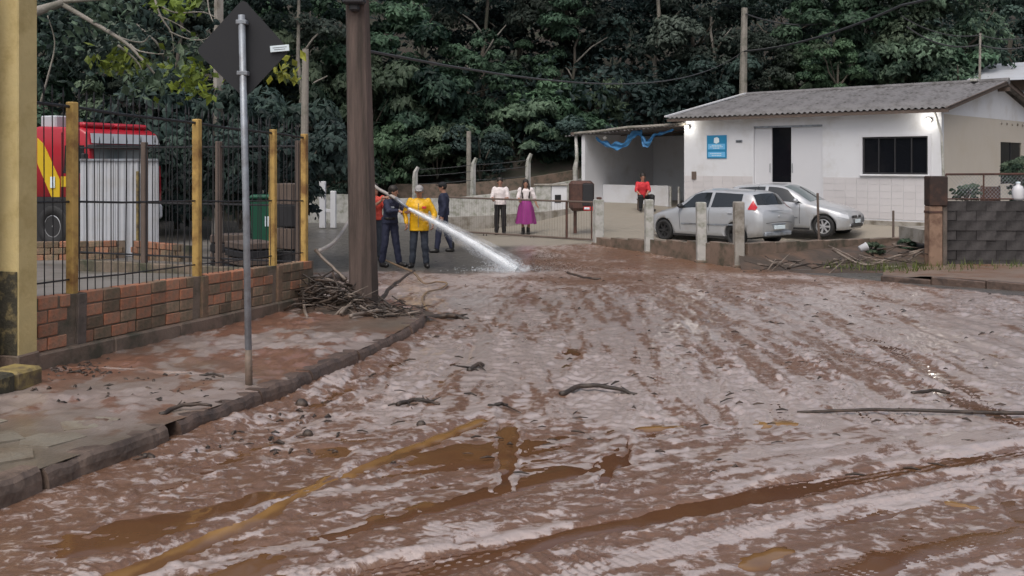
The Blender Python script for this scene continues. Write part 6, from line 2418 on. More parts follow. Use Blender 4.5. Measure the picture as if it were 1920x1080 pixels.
# ------------------------------------------------------------------ people
def remesh(parts_fn, name, m_, parent, vox=0.011, sm=6, noise=0.0, seed=0):
    mb = MB()
    parts_fn(mb)
    me = mb.mesh(name, m_)
    o = bpy.data.objects.new(name, me)
    COL.objects.link(o)
    r_ = o.modifiers.new('r', 'REMESH')
    r_.mode = 'VOXEL'
    r_.voxel_size = vox
    s_ = o.modifiers.new('s', 'SMOOTH')
    s_.factor = 0.5
    s_.iterations = sm
    dg = bpy.context.evaluated_depsgraph_get()
    dg.update()
    nm = bpy.data.meshes.new_from_object(o.evaluated_get(dg))
    o.modifiers.clear()
    o.data = nm
    nm.name = name
    bpy.data.meshes.remove(me)
    if noise:
        n = len(nm.vertices)
        co = np.zeros(n * 3)
        nr = np.zeros(n * 3)
        nm.vertices.foreach_get('co', co)
        nm.vertices.foreach_get('normal', nr)
        co, nr = co.reshape(-1, 3), nr.reshape(-1, 3)
        d = fbm(co[:, 0] * 11 + co[:, 1] * 7, co[:, 2] * 13 + co[:, 1] * 5, 200 + seed, 3)
        co = co + nr * (d * noise)[:, None]
        nm.vertices.foreach_set('co', co.ravel())
    nm.polygons.foreach_set('use_smooth', [True] * len(nm.polygons))
    nm.materials.clear()
    nm.materials.append(m_)
    o.parent = parent
    return o


def hand_parts(mb, wrist, d, side_v, curl=0.5):
    """palm and five fingers: d points along the hand, side_v from little finger to thumb"""
    w, d, sv = Vector(wrist), Vector(d).normalized(), Vector(side_v).normalized()
    n = d.cross(sv).normalized()
    mb.cap(w, 0.026, w + d * 0.085 + sv * .012, 0.026)
    mb.cap(w + d * .02 - sv * .015, 0.022, w + d * .085 - sv * .024, 0.020)
    for i, (o, L_) in enumerate(((-.033, .055), (-.011, .072), (.011, .078), (.033, .068))):
        b = w + d * .085 + sv * o
        e1 = b + (d * math.cos(curl) + n * math.sin(curl)) * L_ * .55
        e2 = e1 + (d * math.cos(curl * 2.2) + n * math.sin(curl * 2.2)) * L_ * .5
        mb.cap(b, 0.0105, e1, 0.0095, 6)
        mb.cap(e1, 0.0095, e2, 0.008, 6)
    t0 = w + d * .025 + sv * .03
    t1 = t0 + (d * .7 + sv * .7 + n * .2).normalized() * .045
    mb.cap(t0, 0.014, t1, 0.011, 6)
    mb.cap(t1, 0.011, t1 + (d + n * .4).normalized() * .03, 0.009, 6)


def make_person(label, loc, J, look, top_m, bot_m, hairm='hair', cap_m=None, group=None, shoe='boot', skirt=None, long_hair=False, sleeves=1.0, rot=0.0, belt=None, coat=0.0, hands=((0, 0, -1), (0, 0, -1)), curl=(.5, .5), wt=1.0, scale=1.0):
    """J: joints; look: horizontal direction of the face"""
    p = thing('person', label, 'person', loc, rot, group)
    p.scale = (scale, scale, scale)
    J = {k: Vector(v) for k, v in J.items()}
    lk = Vector((look[0], look[1], look[2] if len(look) > 2 else 0)).normalized()
    sdv = lk.cross(Vector((0, 0, 1))).normalized()      # person's right
    upv = sdv.cross(lk)
    H_ = J['head']

    def body(mb):
        mb.cap(J['pelvis'], .105, J['chest'], .11, 12)
        mb.cap(J['shL'].lerp(J['chest'], .40), .058, J['shR'].lerp(J['chest'], .40), .058, 12)
        mb.cap(J['chest'], .07, J['neck'], .058)
        mb.cap(J['neck'], .056, H_ - upv * .05, .056)
        mb.ell(H_ + upv * .03, (.078, .092, .105), 14, 10, Matrix((sdv, lk, upv)).transposed())
        mb.cap(H_ - upv * .03 + lk * .02, .066, H_ - upv * .075 + lk * .045, .038)
        mb.cap(H_ + lk * .088 + upv * .012, .011, H_ + lk * .104 - upv * .018, .014, 6)          # nose
        mb.cap(H_ + lk * .075 - upv * .05 - sdv * .02, .010, H_ + lk * .075 - upv * .05 + sdv * .02, .010, 6)   # lips
        for sg in (-1, 1):
            mb.cap(H_ + sdv * sg * .08 + upv * .01, .014, H_ + sdv * sg * .083 - upv * .025, .011, 6)   # ears
        for s_ in 'LR':
            mb.cap(J['sh' + s_].lerp(J['chest'], .08), .044, J['el' + s_], .040)
            mb.cap(J['el' + s_], .042, J['wr' + s_], .028)
            mb.cap(J['hip' + s_], .078, J['kn' + s_], .058)
            mb.cap(J['kn' + s_], .056, J['an' + s_], .036)
            mb.cap(J['an' + s_], .034, J['toe' + s_], .022)
        for i, s_ in enumerate('LR'):
            d = Vector(hands[i])
            fw = (J['wr' + s_] - J['el' + s_]).normalized()
            sv = lk - fw * lk.dot(fw)
            hand_parts(mb, J['wr' + s_], d, sv if sv.length > .2 else Vector((0, 0, 1)), curl[i])
    remesh(body, 'body', M['skin'], p, 0.009, 3)

    def shirt(mb):
        ax = (J['shL'] - J['shR'])
        ax.z = 0
        ax = ax.normalized()
        hx = (J['hipL'] - J['hipR'])
        hx.z = 0
        hx = hx.normalized() if hx.length > .05 else ax
        sp_ = J['chest'] - J['pelvis']
        rings = [(J['pelvis'] - Vector((0, 0, .05 + coat)), .178 * wt, .140 * wt, hx), (J['pelvis'] + sp_ * .15, .170 * wt, .138 * wt, hx), (J['pelvis'] + sp_ * .55, .165 * wt, .130 * wt, hx.lerp(ax, .6).normalized()),
                 (J['chest'], .190 * wt, .140 * wt, ax), (J['chest'].lerp(J['neck'], .55), .205, .118, ax), (J['chest'].lerp(J['neck'], .85), .12, .085, ax), (J['neck'], .068, .068, ax)]
        vs, fs = [], []
        for c, a_, b_, x_ in rings:
            y_ = Vector((-x_.y, x_.x, 0))
            for q in range(18):
                th = 2 * math.pi * q / 18
                vs.append(c + x_ * a_ * math.cos(th) + y_ * b_ * math.sin(th))
        for i in range(len(rings) - 1):
            for q in range(18):
                fs.append((i * 18 + q, i * 18 + (q + 1) % 18, i * 18 + 18 + (q + 1) % 18, i * 18 + 18 + q))
        fs += [tuple(range(17, -1, -1)), tuple((len(rings) - 1) * 18 + q for q in range(18))]
        mb.add(vs, fs)
        for s_ in 'LR':
            shj = J['sh' + s_].lerp(J['chest'], .06)
            mb.cap(shj, .074, J['el' + s_], .062)
            mb.cap(shj, .070, J['chest'] + Vector((0, 0, .02)), .08)
            if sleeves > .6:
                mb.cap(J['el' + s_], .061, J['el' + s_].lerp(J['wr' + s_], .92), .046)
            else:
                mb.cap(shj, .070, J['sh' + s_].lerp(J['el' + s_], .8), .068)
    remesh(shirt, 'jacket' if sleeves > .6 else 'shirt', M[top_m], p, 0.012, 4, 0.016, len(label))
    if skirt is None:
        def trousers(mb):
            mb.cap(J['hipL'] + Vector((0, 0, .02)), .095, J['hipR'] + Vector((0, 0, .02)), .095, 12)
            for s_ in 'LR':
                mb.cap(J['hip' + s_], .095, J['kn' + s_], .080)
                mb.cap(J['kn' + s_], .080, J['kn' + s_].lerp(J['an' + s_], .92), .068)
        remesh(trousers, 'trousers', M[bot_m], p, 0.012, 4, 0.016, len(label) + 3)
    else:
        mb = MB()
        n, rows = 30, 12
        vs, fs = [], []
        for i in range(rows + 1):
            t = i / rows
            z_ = J['pelvis'].z + .14 - (J['pelvis'].z + .14 - skirt) * t
            r0 = .135 + .06 * min(t * 3, 1) + .12 * t
            for j in range(n):
                a = 2 * math.pi * j / n
                rr_ = r0 * (1 + .10 * t * math.sin(a * 7 + 1.3) + .05 * t * math.sin(a * 3))
                vs.append((J['pelvis'].x + rr_ * math.cos(a), J['pelvis'].y + rr_ * .85 * math.sin(a), z_ + .015 * t * math.sin(a * 5)))
        for i in range(rows):
            for j in range(n):
                a, b_ = i * n + j, i * n + (j + 1) % n
                fs.append((a, a + n, b_ + n, b_))
        fs.append(tuple(range(n)))
        mb.add(vs, fs)
        mb.build('skirt', M[bot_m], p, True)
    for s_ in 'LR':
        def bt(mb, s_=s_):
            a, t = J['an' + s_], J['toe' + s_]
            mb.cap(a + Vector((0, 0, .12)), .060, a, .060)
            mb.cap(Vector((a.x, a.y, .050)), .056, Vector((t.x, t.y, .044)), .050)
            mb.cap(Vector((a.x, a.y, .035)) - (t - a).normalized() * .03, .04, Vector((a.x, a.y, .04)), .045)
        remesh(bt, 'boot' if shoe == 'boot' else 'shoe', M[shoe], p, 0.011, 2)
    Rm = Matrix((sdv, lk, upv)).transposed()
    # hair or cap
    mb = MB()
    mb.ell(H_ + upv * .045 - lk * .014, (.089, .100, .098), 16, 10, Rm)
    v2, keepi = [], []
    if cap_m:
        hc = MB().ell(H_ + upv * .052, (.094, .106, .088), 16, 10, Rm)
        hc.ell(H_ + upv * .055 + lk * .10, (.075, .075, .014), 14, 6, Rm)
        hc.build('cap', M[cap_m], p, True)
        hr = MB().ell(H_ + upv * .02 - lk * .03, (.086, .080, .085), 14, 8, Rm)
        hr.build('hair', M[hairm], p, True)
    else:
        def hairp(mb):
            mb.ell(H_ + upv * .062 - lk * .020, (.100, .108, .100), 16, 10, Rm)
            mb.ell(H_ + upv * .0 - lk * .048, (.094, .070, .092), 14, 8, Rm)
            if long_hair:
                mb.cap(H_ - lk * .06, .075, H_ - lk * .07 - upv * .30, .055)
                for sg in (-1, 1):
                    mb.cap(H_ + sdv * sg * .08 - lk * .02, .035, H_ + sdv * sg * .115 - upv * .20 + lk * .03, .040)
                    mb.cap(H_ + sdv * sg * .115 - upv * .20 + lk * .03, .040, H_ + sdv * sg * .10 - upv * .42 + lk * .10, .028)
        remesh(hairp, 'hair', M[hairm], p, 0.011, 2)
    for sg in (-1, 1):
        MB().ell(H_ + lk * .088 + sdv * sg * .033 + upv * .025, (.012, .008, .008), 8, 6, Rm).build('eye', M['plastic'], p, True)
    if belt:
        bz_ = J['pelvis'].z + .06
        MB().lathe([(.150 * wt, -.025), (.156 * wt, -.02), (.156 * wt, .02), (.150 * wt, .025)], Matrix.Translation((J['pelvis'].x, J['pelvis'].y, bz_)), 20).build('belt', M[belt], p, True)
    return p


def stand(**k):
    J = dict(pelvis=(0, 0, .97), chest=(0, 0, 1.29), neck=(0, 0, 1.46), head=(0, -.015, 1.60),
             shL=(.185, 0, 1.405), shR=(-.185, 0, 1.405), elL=(.235, .02, 1.12), elR=(-.235, .02, 1.12), wrL=(.235, -.05, .88), wrR=(-.235, -.05, .88),
             hipL=(.09, 0, .92), hipR=(-.09, 0, .92), knL=(.105, -.01, .50), knR=(-.105, -.01, .50), anL=(.115, .02, .085), anR=(-.115, .02, .085),
             toeL=(.13, -.13, .04), toeR=(-.13, -.13, .04))
    J.update(k)
    return J


# 'L' sits on the +x side of the picture
dF = 20.3
base = Vector((XP(731, dF), dF, 0))
base.z = rz(base.x, dF) - 0.028
J = stand(chest=(.03, -.02, 1.28), neck=(.05, -.04, 1.44), head=(.085, -.05, 1.575), shL=(.16, .10, 1.39), shR=(-.06, -.16, 1.38),
          elR=(.02, -.36, 1.20), wrR=(.20, -.30, 1.20), elL=(.30, .02, 1.20), wrL=(.34, -.20, 1.17),
          hipL=(.08, .03, .91), hipR=(-.08, -.03, .91), knL=(.13, .02, .50), knR=(-.10, -.06, .50), anL=(.19, .06, .085), anR=(-.17, .0, .085), toeL=(.33, -.02, .04), toeR=(-.05, -.12, .04))
nz = [Vector(J['wrR']), Vector(J['wrL'])]
ff = make_person('firefighter in navy uniform aiming the water hose', base, J, (1, -.25, -.12), 'navy', 'navy', belt='boot', hands=((.6, -.4, -.1), (.9, .1, -.2)), curl=(1.1, 1.1))
# light band on the sleeve / back
MB().cbox((0.02, -0.19, 1.265), (0.20, 0.02, 0.035), 0.006).build('reflective_band', M['galv'], ff)

dY = 20.15
base = Vector((XP(786, dY), dY, 0))
base.z = rz(base.x, dY) - 0.028
J = stand(head=(0, -.03, 1.60), shL=(.20, 0, 1.40), shR=(-.20, 0, 1.40), elL=(.32, -.01, 1.14), wrL=(.30, -.10, .92), elR=(-.30, -.02, 1.14), wrR=(-.25, -.12, .93), knL=(.12, -.03, .50), anL=(.15, .02, .085), toeL=(.19, -.12, .04), knR=(-.12, -.02, .5), anR=(-.15, .03, .085), toeR=(-.19, -.11, .04))
ym = make_person('person in bright yellow raincoat and grey cap standing beside the hose', base, J, (0.05, -1, -.25), 'hivis', 'jeans', cap_m='greycap', wt=1.18, coat=.14, hands=((-.1, -.3, -1), (.1, -.3, -1)), curl=(.5, .5))
MB().tube([(0.0, -.200, .86), (0.0, -.207, 1.1), (0.0, -.180, 1.36)], 0.006, 5).build('zip', M['galv'], ym)
MB().cbox((0.12, -.175, 1.27), (0.09, 0.02, 0.05), 0.006).build('badge', M['redcloth'], ym)

dN = 23.6
base = Vector((XP(832, dN), dN, 0))
base.z = rz(base.x, dN) - 0.03
J = stand(head=(-.03, -.0, 1.60), shL=(.03, .17, 1.40), shR=(-.03, -.17, 1.40), elL=(.06, .20, 1.12), elR=(.04, -.22, 1.12), wrL=(-.02, .20, .90), wrR=(-.02, -.22, .90),
          hipL=(.0, .09, .92), hipR=(0, -.09, .92), knL=(.06, .10, .50), knR=(-.12, -.09, .51), anL=(.20, .10, .10), anR=(-.16, -.10, .085), toeL=(.08, .11, .04), toeR=(-.31, -.11, .04))
make_person('person in navy uniform and dark cap walking left behind the water jet', base, J, (-1, -.15, 0), 'navy', 'navy', cap_m='blackcloth', hands=((-.15, 0, -1), (-.15, 0, -1)))

dO = 21.6
base = Vector((XP(703, dO), dO, 0))
base.z = rz(base.x, dO) - 0.03
J = stand(elR=(.02, -.25, 1.24), wrR=(.18, -.26, 1.36), elL=(.25, -.10, 1.20), wrL=(.26, -.22, 1.36))
make_person('person in orange-red shirt half hidden by the brown utility pole', base, J, (.8, -.6, 0), 'orangecloth', 'jeans', sleeves=.4, hands=((.3, -.2, .6), (.3, -.2, .6)), curl=(.9, .9))

dC = 29.2
base = Vector((XP(938, dC), dC, 0))
base.z = rz(base.x, dC) - 0.03
J = stand(elL=(.24, -.08, 1.13), wrL=(.16, -.28, 1.10), elR=(-.25, -.08, 1.13), wrR=(-.18, -.28, 1.10), head=(-.01, -.04, 1.60), neck=(0, -.01, 1.46))
make_person('person in white shirt and black trousers leaning on the wire gate', base, J, (.1, -1, -.1), 'whitecloth', 'blackcloth', sleeves=.4, hands=((.1, -1, -.1), (-.1, -1, -.1)), curl=(.9, .9), wt=1.05)
dW = 28.6
base = Vector((XP(986, dW), dW + .35, 0))
base.z = rz(base.x, dW) - 0.03
J = stand(elL=(.27, -.02, 1.14), wrL=(.34, -.10, .92), elR=(-.23, -.08, 1.14), wrR=(-.16, -.26, 1.06), head=(.0, -.03, 1.57), neck=(0, 0, 1.43), anL=(.08, .02, .085), anR=(-.08, .02, .085), toeL=(.1, -.13, .04), toeR=(-.1, -.13, .04))
wo = make_person('person with long dark hair in white blouse and long purple skirt at the gate', base, J, (.05, -1, -.05), 'whitecloth', 'purple', sleeves=.4, skirt=.34, long_hair=True, hands=((.5, -.1, -.8), (0, -1, 0)), curl=(.3, .8), wt=.9, scale=.97)

dR = 33.4
base = Vector((XP(1205, dR), dR, 0))
base.z = rz(base.x, dR) - 0.03
J = stand(pelvis=(0, .05, .50), chest=(-.01, .0, .83), neck=(-.01, -.02, 1.0), head=(-.0, -.05, 1.15), shL=(.18, 0, .95), shR=(-.19, 0, .95), elL=(.22, -.08, .69), wrL=(.10, -.28, .58), elR=(-.23, -.08, .69), wrR=(-.14, -.28, .58),
          hipL=(.09, .03, .48), hipR=(-.09, .03, .48), knL=(.30, -.34, .50), knR=(-.10, -.40, .49), anL=(.28, -.36, .085), anR=(-.12, -.38, .085), toeL=(.34, -.50, .04), toeR=(-.14, -.53, .04))
make_person('person in red shirt sitting on a low stool in the carport', base, J, (0, -1, -.1), 'redcloth', 'blackcloth', sleeves=.4, hands=((-.2, -.8, -.4), (.2, -.8, -.4)))
stool = thing('stool', 'low dark stool under the seated person in red', 'stool', (base.x, base.y + .06, base.z + .03))
MB().cbox((0, 0, .36), (0.36, 0.34, 0.05), 0.01).build('seat', M['timber'], stool)
for x_ in (-.14, .14):
    for y_ in (-.13, .13):
        MB().tube([(x_ * 1.1, y_ * 1.1, -.03), (x_, y_, .35)], 0.02, 6).build('leg', M['timber'], stool)

# ------------------------------------------------------------------ fire hose with nozzle, water jet
n0 = P(742, 372, 20.05)
n1 = P(766, 391, 19.92)
hz0 = P(690, 344, 21.3)
hp = thing('fire_hose', 'pale fire hose with nozzle held at the firefighter shoulder', 'hose', n0)
path = [P(600, 470, 15.2), P(625, 455, 16.6), P(648, 425, 18.2), P(668, 385, 20.0), P(690, 345, 21.2), P(712, 356, 20.6), n0]
q = cr([tuple(v - n0) for v in path], 6)
MB().tube(q, 0.036, 8).build('tube', M['hosec'], hp, True)
MB().tube([Vector((0, 0, 0)), (n1 - n0) * .5, n1 - n0], [0.045, 0.036, 0.026], 10).build('nozzle', M['galv'], hp, True)
MB().tube([(n1 - n0) * .35 + Vector((0, 0, -.02)), (n1 - n0) * .30 + Vector((0, -.02, -.14))], 0.016, 6).build('grip', M['plastic'], hp)

jet_end = gpt(968, 507)
jet_end.z -= 0.01
jet = thing('water_jet', 'white jet of water from the hose striking the muddy road', 'water', n1)


def jetmat(name, alpha, sc):
    m, nt, N, L, b = nodes(name)
    b.inputs['Base Color'].default_value = (0.86, 0.90, 0.94, 1)
    b.inputs['Roughness'].default_value = 0.35
    tc = N.new('ShaderNodeTexCoord')
    n1_ = N.new('ShaderNodeTexNoise')
    n1_.inputs['Scale'].default_value = sc
    n1_.inputs['Detail'].default_value = 5
    L.new(tc.outputs['Object'], n1_.inputs['Vector'])
    mr = N.new('ShaderNodeMapRange')
    mr.inputs[1].default_value = .30
    mr.inputs[2].default_value = .70
    mr.inputs[3].default_value = max(alpha - .15, 0.0)
    mr.inputs[4].default_value = min(alpha + .15, 1)
    L.new(n1_.outputs[0], mr.inputs[0])
    L.new(mr.outputs[0], b.inputs['Alpha'])
    return m


M['jetcore'] = jetmat('water_core', 0.80, 3)
M['jetspray'] = jetmat('water_spray', 0.16, 7)
M['jetmist'] = jetmat('water_mist', 0.07, 5)
M['drop'] = flat_mat('water_drop', (0.80, 0.84, 0.88), 0.6, alpha=.45)
M['muddrop'] = mat('mud_drop', (0.13, 0.075, 0.05), 0.4)
jp = []
J1 = jet_end - n1
for i in range(25):
    t = i / 24
    p = J1 * t
    p.z += 0.16 * t * (1 - t)
    jp.append(p)
for nm_, r0, r1, mt_ in (('core', .024, .095, 'jetcore'), ('spray', .034, .17, 'jetspray'), ('mist', .038, .27, 'jetmist')):
    MB().tube(jp, [r0 + (r1 - r0) * (i / 24) ** .8 for i in range(25)], 12, cap=False).build(nm_, M[mt_], jet, True)
r5 = random.Random(3)
sm = MB()
for k in range(420):
    t0 = r5.random() ** .7 * .95
    t1 = min(t0 + r5.uniform(.04, .14), 1)
    rr_ = (.02 + .14 * t0)
    a = r5.uniform(0, 6.28)
    o = Vector((math.cos(a) * .5, math.sin(a), math.cos(a) * .85)) * rr_ * abs(r5.gauss(0, .5))
    f = lambda t: J1 * t + Vector((0, 0, .16 * t * (1 - t)))
    sm.tube([f(t0) + o, f((t0 + t1) / 2) + o * 1.05, f(t1) + o * 1.12], [.001, .005, .001], 4, cap=False)
sm.build('streaks', M['drop'], jet)
dm = MB()
for k in range(2200):
    t = r5.random() ** .5
    f = J1 * t + Vector((0, 0, .16 * t * (1 - t)))
    o = Vector((r5.gauss(0, .07), r5.gauss(0, .10), -abs(r5.gauss(0, .10)) + .04)) * (.3 + 1.2 * t)
    q = f + o
    if q.z + n1.z < rz(q.x + n1.x, q.y + n1.y) - .02:
        continue
    r_ = r5.uniform(.002, .007)
    dm.ell(q, (r_, r_, r_ * 1.3), 4, 3)
for k in range(1600):   # splash crown
    a = r5.uniform(0, 6.28)
    rr_ = abs(r5.gauss(0, .36))
    q = J1 + Vector((math.cos(a) * rr_ * 1.3 - .1, math.sin(a) * rr_ * .7, abs(r5.gauss(0, .10)) * math.exp(-rr_)))
    r_ = r5.uniform(.003, .009)
    dm.ell(q, (r_ * 1.3, r_ * 1.3, r_), 4, 3)
dm.build('droplets', M['drop'], jet)
tag(jet.children[-1], kind='stuff')
# foam spread on the ground
fo = MB()
vs, fs = [], []
for i in range(13):
    for j in range(36):
        a = 2 * math.pi * j / 36
        rr_ = i / 12
        x_ = J1.x - .28 + rr_ * .62 * math.cos(a) * (1 + .15 * math.sin(a * 3))
        y_ = J1.y + rr_ * .55 * math.sin(a)
        vs.append((x_, y_, rz(x_ + n1.x, y_ + n1.y) - n1.z + .035 * (1 - rr_) + .005 + .02 * float(fbm(np.array(x_ * 8), np.array(y_ * 8), 151, 2))))
for i in range(12):
    for j in range(36):
        a, b_ = i * 36 + j, i * 36 + (j + 1) % 36
        fs.append((a, a + 36, b_ + 36, b_))
fo.add(vs, fs)
fo.build('foam', M['jetspray'], jet, True)
mspl = thing('mud_splash', 'dark brown splash of mud thrown up where the jet lands', 'splash', jet_end + Vector((.28, 0, 0)))
def splmat():
    m = jetmat('mud_spray', .26, 6)
    m.node_tree.nodes['Principled BSDF'].inputs['Base Color'].default_value = (0.10, 0.06, 0.042, 1)
    return m


M['mudspray'] = splmat()
dm = MB()
for k in range(2400):
    a = r5.gauss(0, .6)
    rr_ = abs(r5.gauss(.15, .55))
    h_ = r5.random() ** 1.8 * .38 * math.exp(-((rr_ - .25) / .45) ** 2)
    r_ = r5.uniform(.0015, .0048) * (1.8 if r5.random() < .06 else 1)
    dm.ell((rr_ * math.cos(a) * 1.35, rr_ * math.sin(a), h_), (r_ * 2.2, r_, r_), 4, 3)
o = dm.build('mud_spatter', M['muddrop'], mspl, True)
tag(o, kind='stuff')

# ------------------------------------------------------------------ driftwood, sticks and hoses on the ground
def branch(pts, r0, r1, m_, n=7, seed=0, twigs=0):
    rr_ = random.Random(seed)
    mb = MB()
    q = cr([tuple(v) for v in pts], 4)
    q = [v + Vector((rr_.uniform(-1, 1), rr_.uniform(-1, 1), rr_.uniform(-.5, .5))) * r0 * .5 for v in q]
    mb.tube(q, [r0 + (r1 - r0) * i / (len(q) - 1) for i in range(len(q))], n)
    for k in range(twigs):
        i = rr_.randrange(2, len(q) - 1)
        d = Vector((rr_.uniform(-1, 1), rr_.uniform(-1, 1), rr_.uniform(-.05, .15))).normalized() * rr_.uniform(.06, .2)
        mb.tube([q[i], q[i] + d * .5, q[i] + d], [r0 * .5, r0 * .35, r0 * .12], 5)
    return mb


def put_branch(name, label, pts, r0, r1, m_='stick', seed=0, twigs=0, group=None):
    o0 = Vector(pts[0])
    o = branch([Vector(p) - o0 for p in pts], r0, r1, m_, 7, seed, twigs).build(name, M[m_], None, True)
    o.location = o0
    return tag(o, label, 'branch' if 'hose' not in name else 'hose', group)


def G(px, py, h=0.0, sw=False):
    p = gpt(px, py)
    if sw:
        k = (py - HY) / F
        d = 1.336 / (k - .036)
        p = Vector((XP(px, d), d, rz(XP(px, d), d) + SW))
    p.z += h + .012
    return p


# heap round the pole: many short sticks, one mass
heap = MB()
r6 = random.Random(21)
for k in range(420):
    u = r6.random()
    cx = -2.40 + 1.15 * u + r6.gauss(0, .12)
    cy = 10.85 + .55 * (1 - u) + r6.gauss(0, .22)
    hmax = .34 * math.exp(-((u - .22) / .28) ** 2) + .06
    cz = rz(cx, cy) + SW + r6.random() * hmax
    a = r6.gauss(0.1, .7)
    L_ = r6.uniform(.08, .42)
    d = Vector((math.cos(a), math.sin(a) * .7, r6.gauss(0, .35))) * L_ * .5
    r_ = r6.uniform(.004, .016)
    c = Vector((cx, cy, cz))
    b_ = c + d
    e = c - d
    for v in (b_, e):
        v.z = max(v.z, rz(v.x, v.y) + SW + .01)
    heap.tube([e, c + Vector((r6.uniform(-.03, .03), r6.uniform(-.03, .03), r6.uniform(-.02, .03))), b_], [r_, r_ * .9, r_ * .5], 6, mi=1 if r6.random() < .13 else 0)
o = heap.build('driftwood_heap', [M['stick'], M['stickpale']], None, True)
tag(o, 'tangled heap of flood-washed sticks around the foot of the brown utility pole', 'driftwood', kind='stuff')
# mud mound under the heap
vs, fs = [], []
for i in range(10):
    for j in range(28):
        a = 2 * math.pi * j / 28
        r_ = i / 9
        x_, y_ = -1.85 + .95 * r_ * math.cos(a), 11.1 + .55 * r_ * math.sin(a)
        vs.append((x_, y_, rz(x_, y_) + SW - .01 + .15 * (1 - r_) ** 1.2 + .05 * float(fbm(np.array(x_ * 6), np.array(y_ * 6), 161, 3)) * (1 - r_)))
for i in range(9):
    for j in range(28):
        a, b_ = i * 28 + j, i * 28 + (j + 1) % 28
        fs.append((a, a + 28, b_ + 28, b_))
o = MB().add(vs, fs).build('mud_mound', M['soil'], None, True)
tag(o, 'low mound of dark mud and litter under the driftwood heap', 'mud', kind='stuff')

put_branch('branch', 'forked dark branch leaning right from the foot of the utility pole', [G(712, 572, .03, True), G(735, 552, .10, True), G(760, 540, .16, True), G(776, 532, .19, True)], .030, .016, 'stick', 1, 1)
put_branch('branch', 'long pale stick at the front of the driftwood heap', [G(655, 602, .04, True), G(700, 594, .05, True), G(752, 592, .04, True)], .022, .014, 'stickpale', 2, 1)
put_branch('branch', 'slanting pale pole propped between the fence corner and the driftwood heap', [P(592, 468, 11.75), P(622, 500, 11.6), P(650, 525, 11.45)], .022, .018, 'stickpale', 3)
put_branch('branch', 'curved grey branch rising over the driftwood heap', [G(640, 598, .05, True), G(672, 582, .16, True), G(710, 566, .22, True)], .020, .010, 'stickpale', 4)
put_branch('branch', 'dark log at the back of the driftwood heap', [G(600, 575, .20, True), G(622, 560, .26, True), G(648, 555, .22, True)], .05, .04, 'stick', 5)
put_branch('branch', 'two-legged crooked stick at the left end of the driftwood heap', [G(575, 600, .02, True), G(568, 580, .18, True), G(590, 570, .2, True)], .018, .012, 'stickpale', 6, 2)
put_branch('branch', 'dark branch lying off the kerb corner on the road', [G(795, 600), G(830, 597, .02), G(880, 600)], .045, .025, 'stick', 7, 5)
put_branch('branch', 'thick stick lying on the mud in the middle of the road', [G(1052, 742), G(1090, 731, .02), G(1140, 735, .025), G(1192, 742)], .022, .012, 'stick', 8, 3)
put_branch('branch', 'long thin black branch across the mud at the right edge', [G(1495, 776), G(1640, 774, .01), G(1780, 778, .012), (G(1960, 782, .01))], .010, .014, 'stick', 9, 2)
put_branch('branch', 'short dark stick on the mud left of the kerb bend', [G(745, 762), G(785, 755, .01), G(822, 762)], .018, .010, 'stick', 10, 5)
put_branch('branch', 'short straight stick on the mud at far right', [G(1710, 741), G(1745, 738, .01), G(1782, 739)], .014, .010, 'stick', 11)
put_branch('branch', 'small crooked stick beyond the jet on the wet mud', [G(1065, 513), G(1095, 522), G(1128, 524)], .03, .02, 'stick', 12)
put_branch('branch', 'dark twig resting on the kerb edge near the sign', [G(300, 782, 0, True), G(345, 772, .03, True), G(395, 770, .02, True)], .016, .008, 'stick', 13, 2)
put_branch('branch', 'short dark stick in the silt below the broken kerb', [G(352, 808), G(370, 816, .01), G(392, 823)], .016, .010, 'stick', 14, 1)
put_branch('branch', 'black clod-like stub of wood in the silt by the kerb', [G(262, 864), G(276, 864, .01), G(290, 866)], .024, .016, 'stick', 15, 2)
put_branch('branch', 'dark stub lying on the mud upper left of the middle stick', [G(880, 698), G(895, 690, .02), G(908, 686)], .024, .012, 'stick', 16, 2)
put_branch('branch', 'flat dark stick fragment at the end of the ochre channel', [G(916, 766), G(935, 764, .01), G(950, 763)], .016, .010, 'stick', 17, 1)
put_branch('branch', 'thin stick on the muddy pavement beside the sign post', [G(375, 708, 0, True), G(400, 707, .01, True), G(420, 710, .0, True)], .012, .007, 'stick', 18)
put_branch('branch', 'second thin stick lying flat left of the sign post foot', [G(378, 726, 0, True), G(395, 723, .01, True), G(408, 725, .0, True)], .012, .007, 'stick', 19)
put_branch('branch', 'pale branch propped on the debris pile beside the rusty pillar', [P(1560, 468, 19.6), P(1620, 497, 19.0), P(1680, 480, 19.2), P(1738, 466, 19.4)], .028, .02, 'stickpale', 20, 1)
put_branch('branch', 'thin pale root hanging over the dark bank', [P(1555, 462, 20.2), P(1590, 478, 19.6), P(1625, 497, 19.0)], .02, .014, 'stickpale', 21)
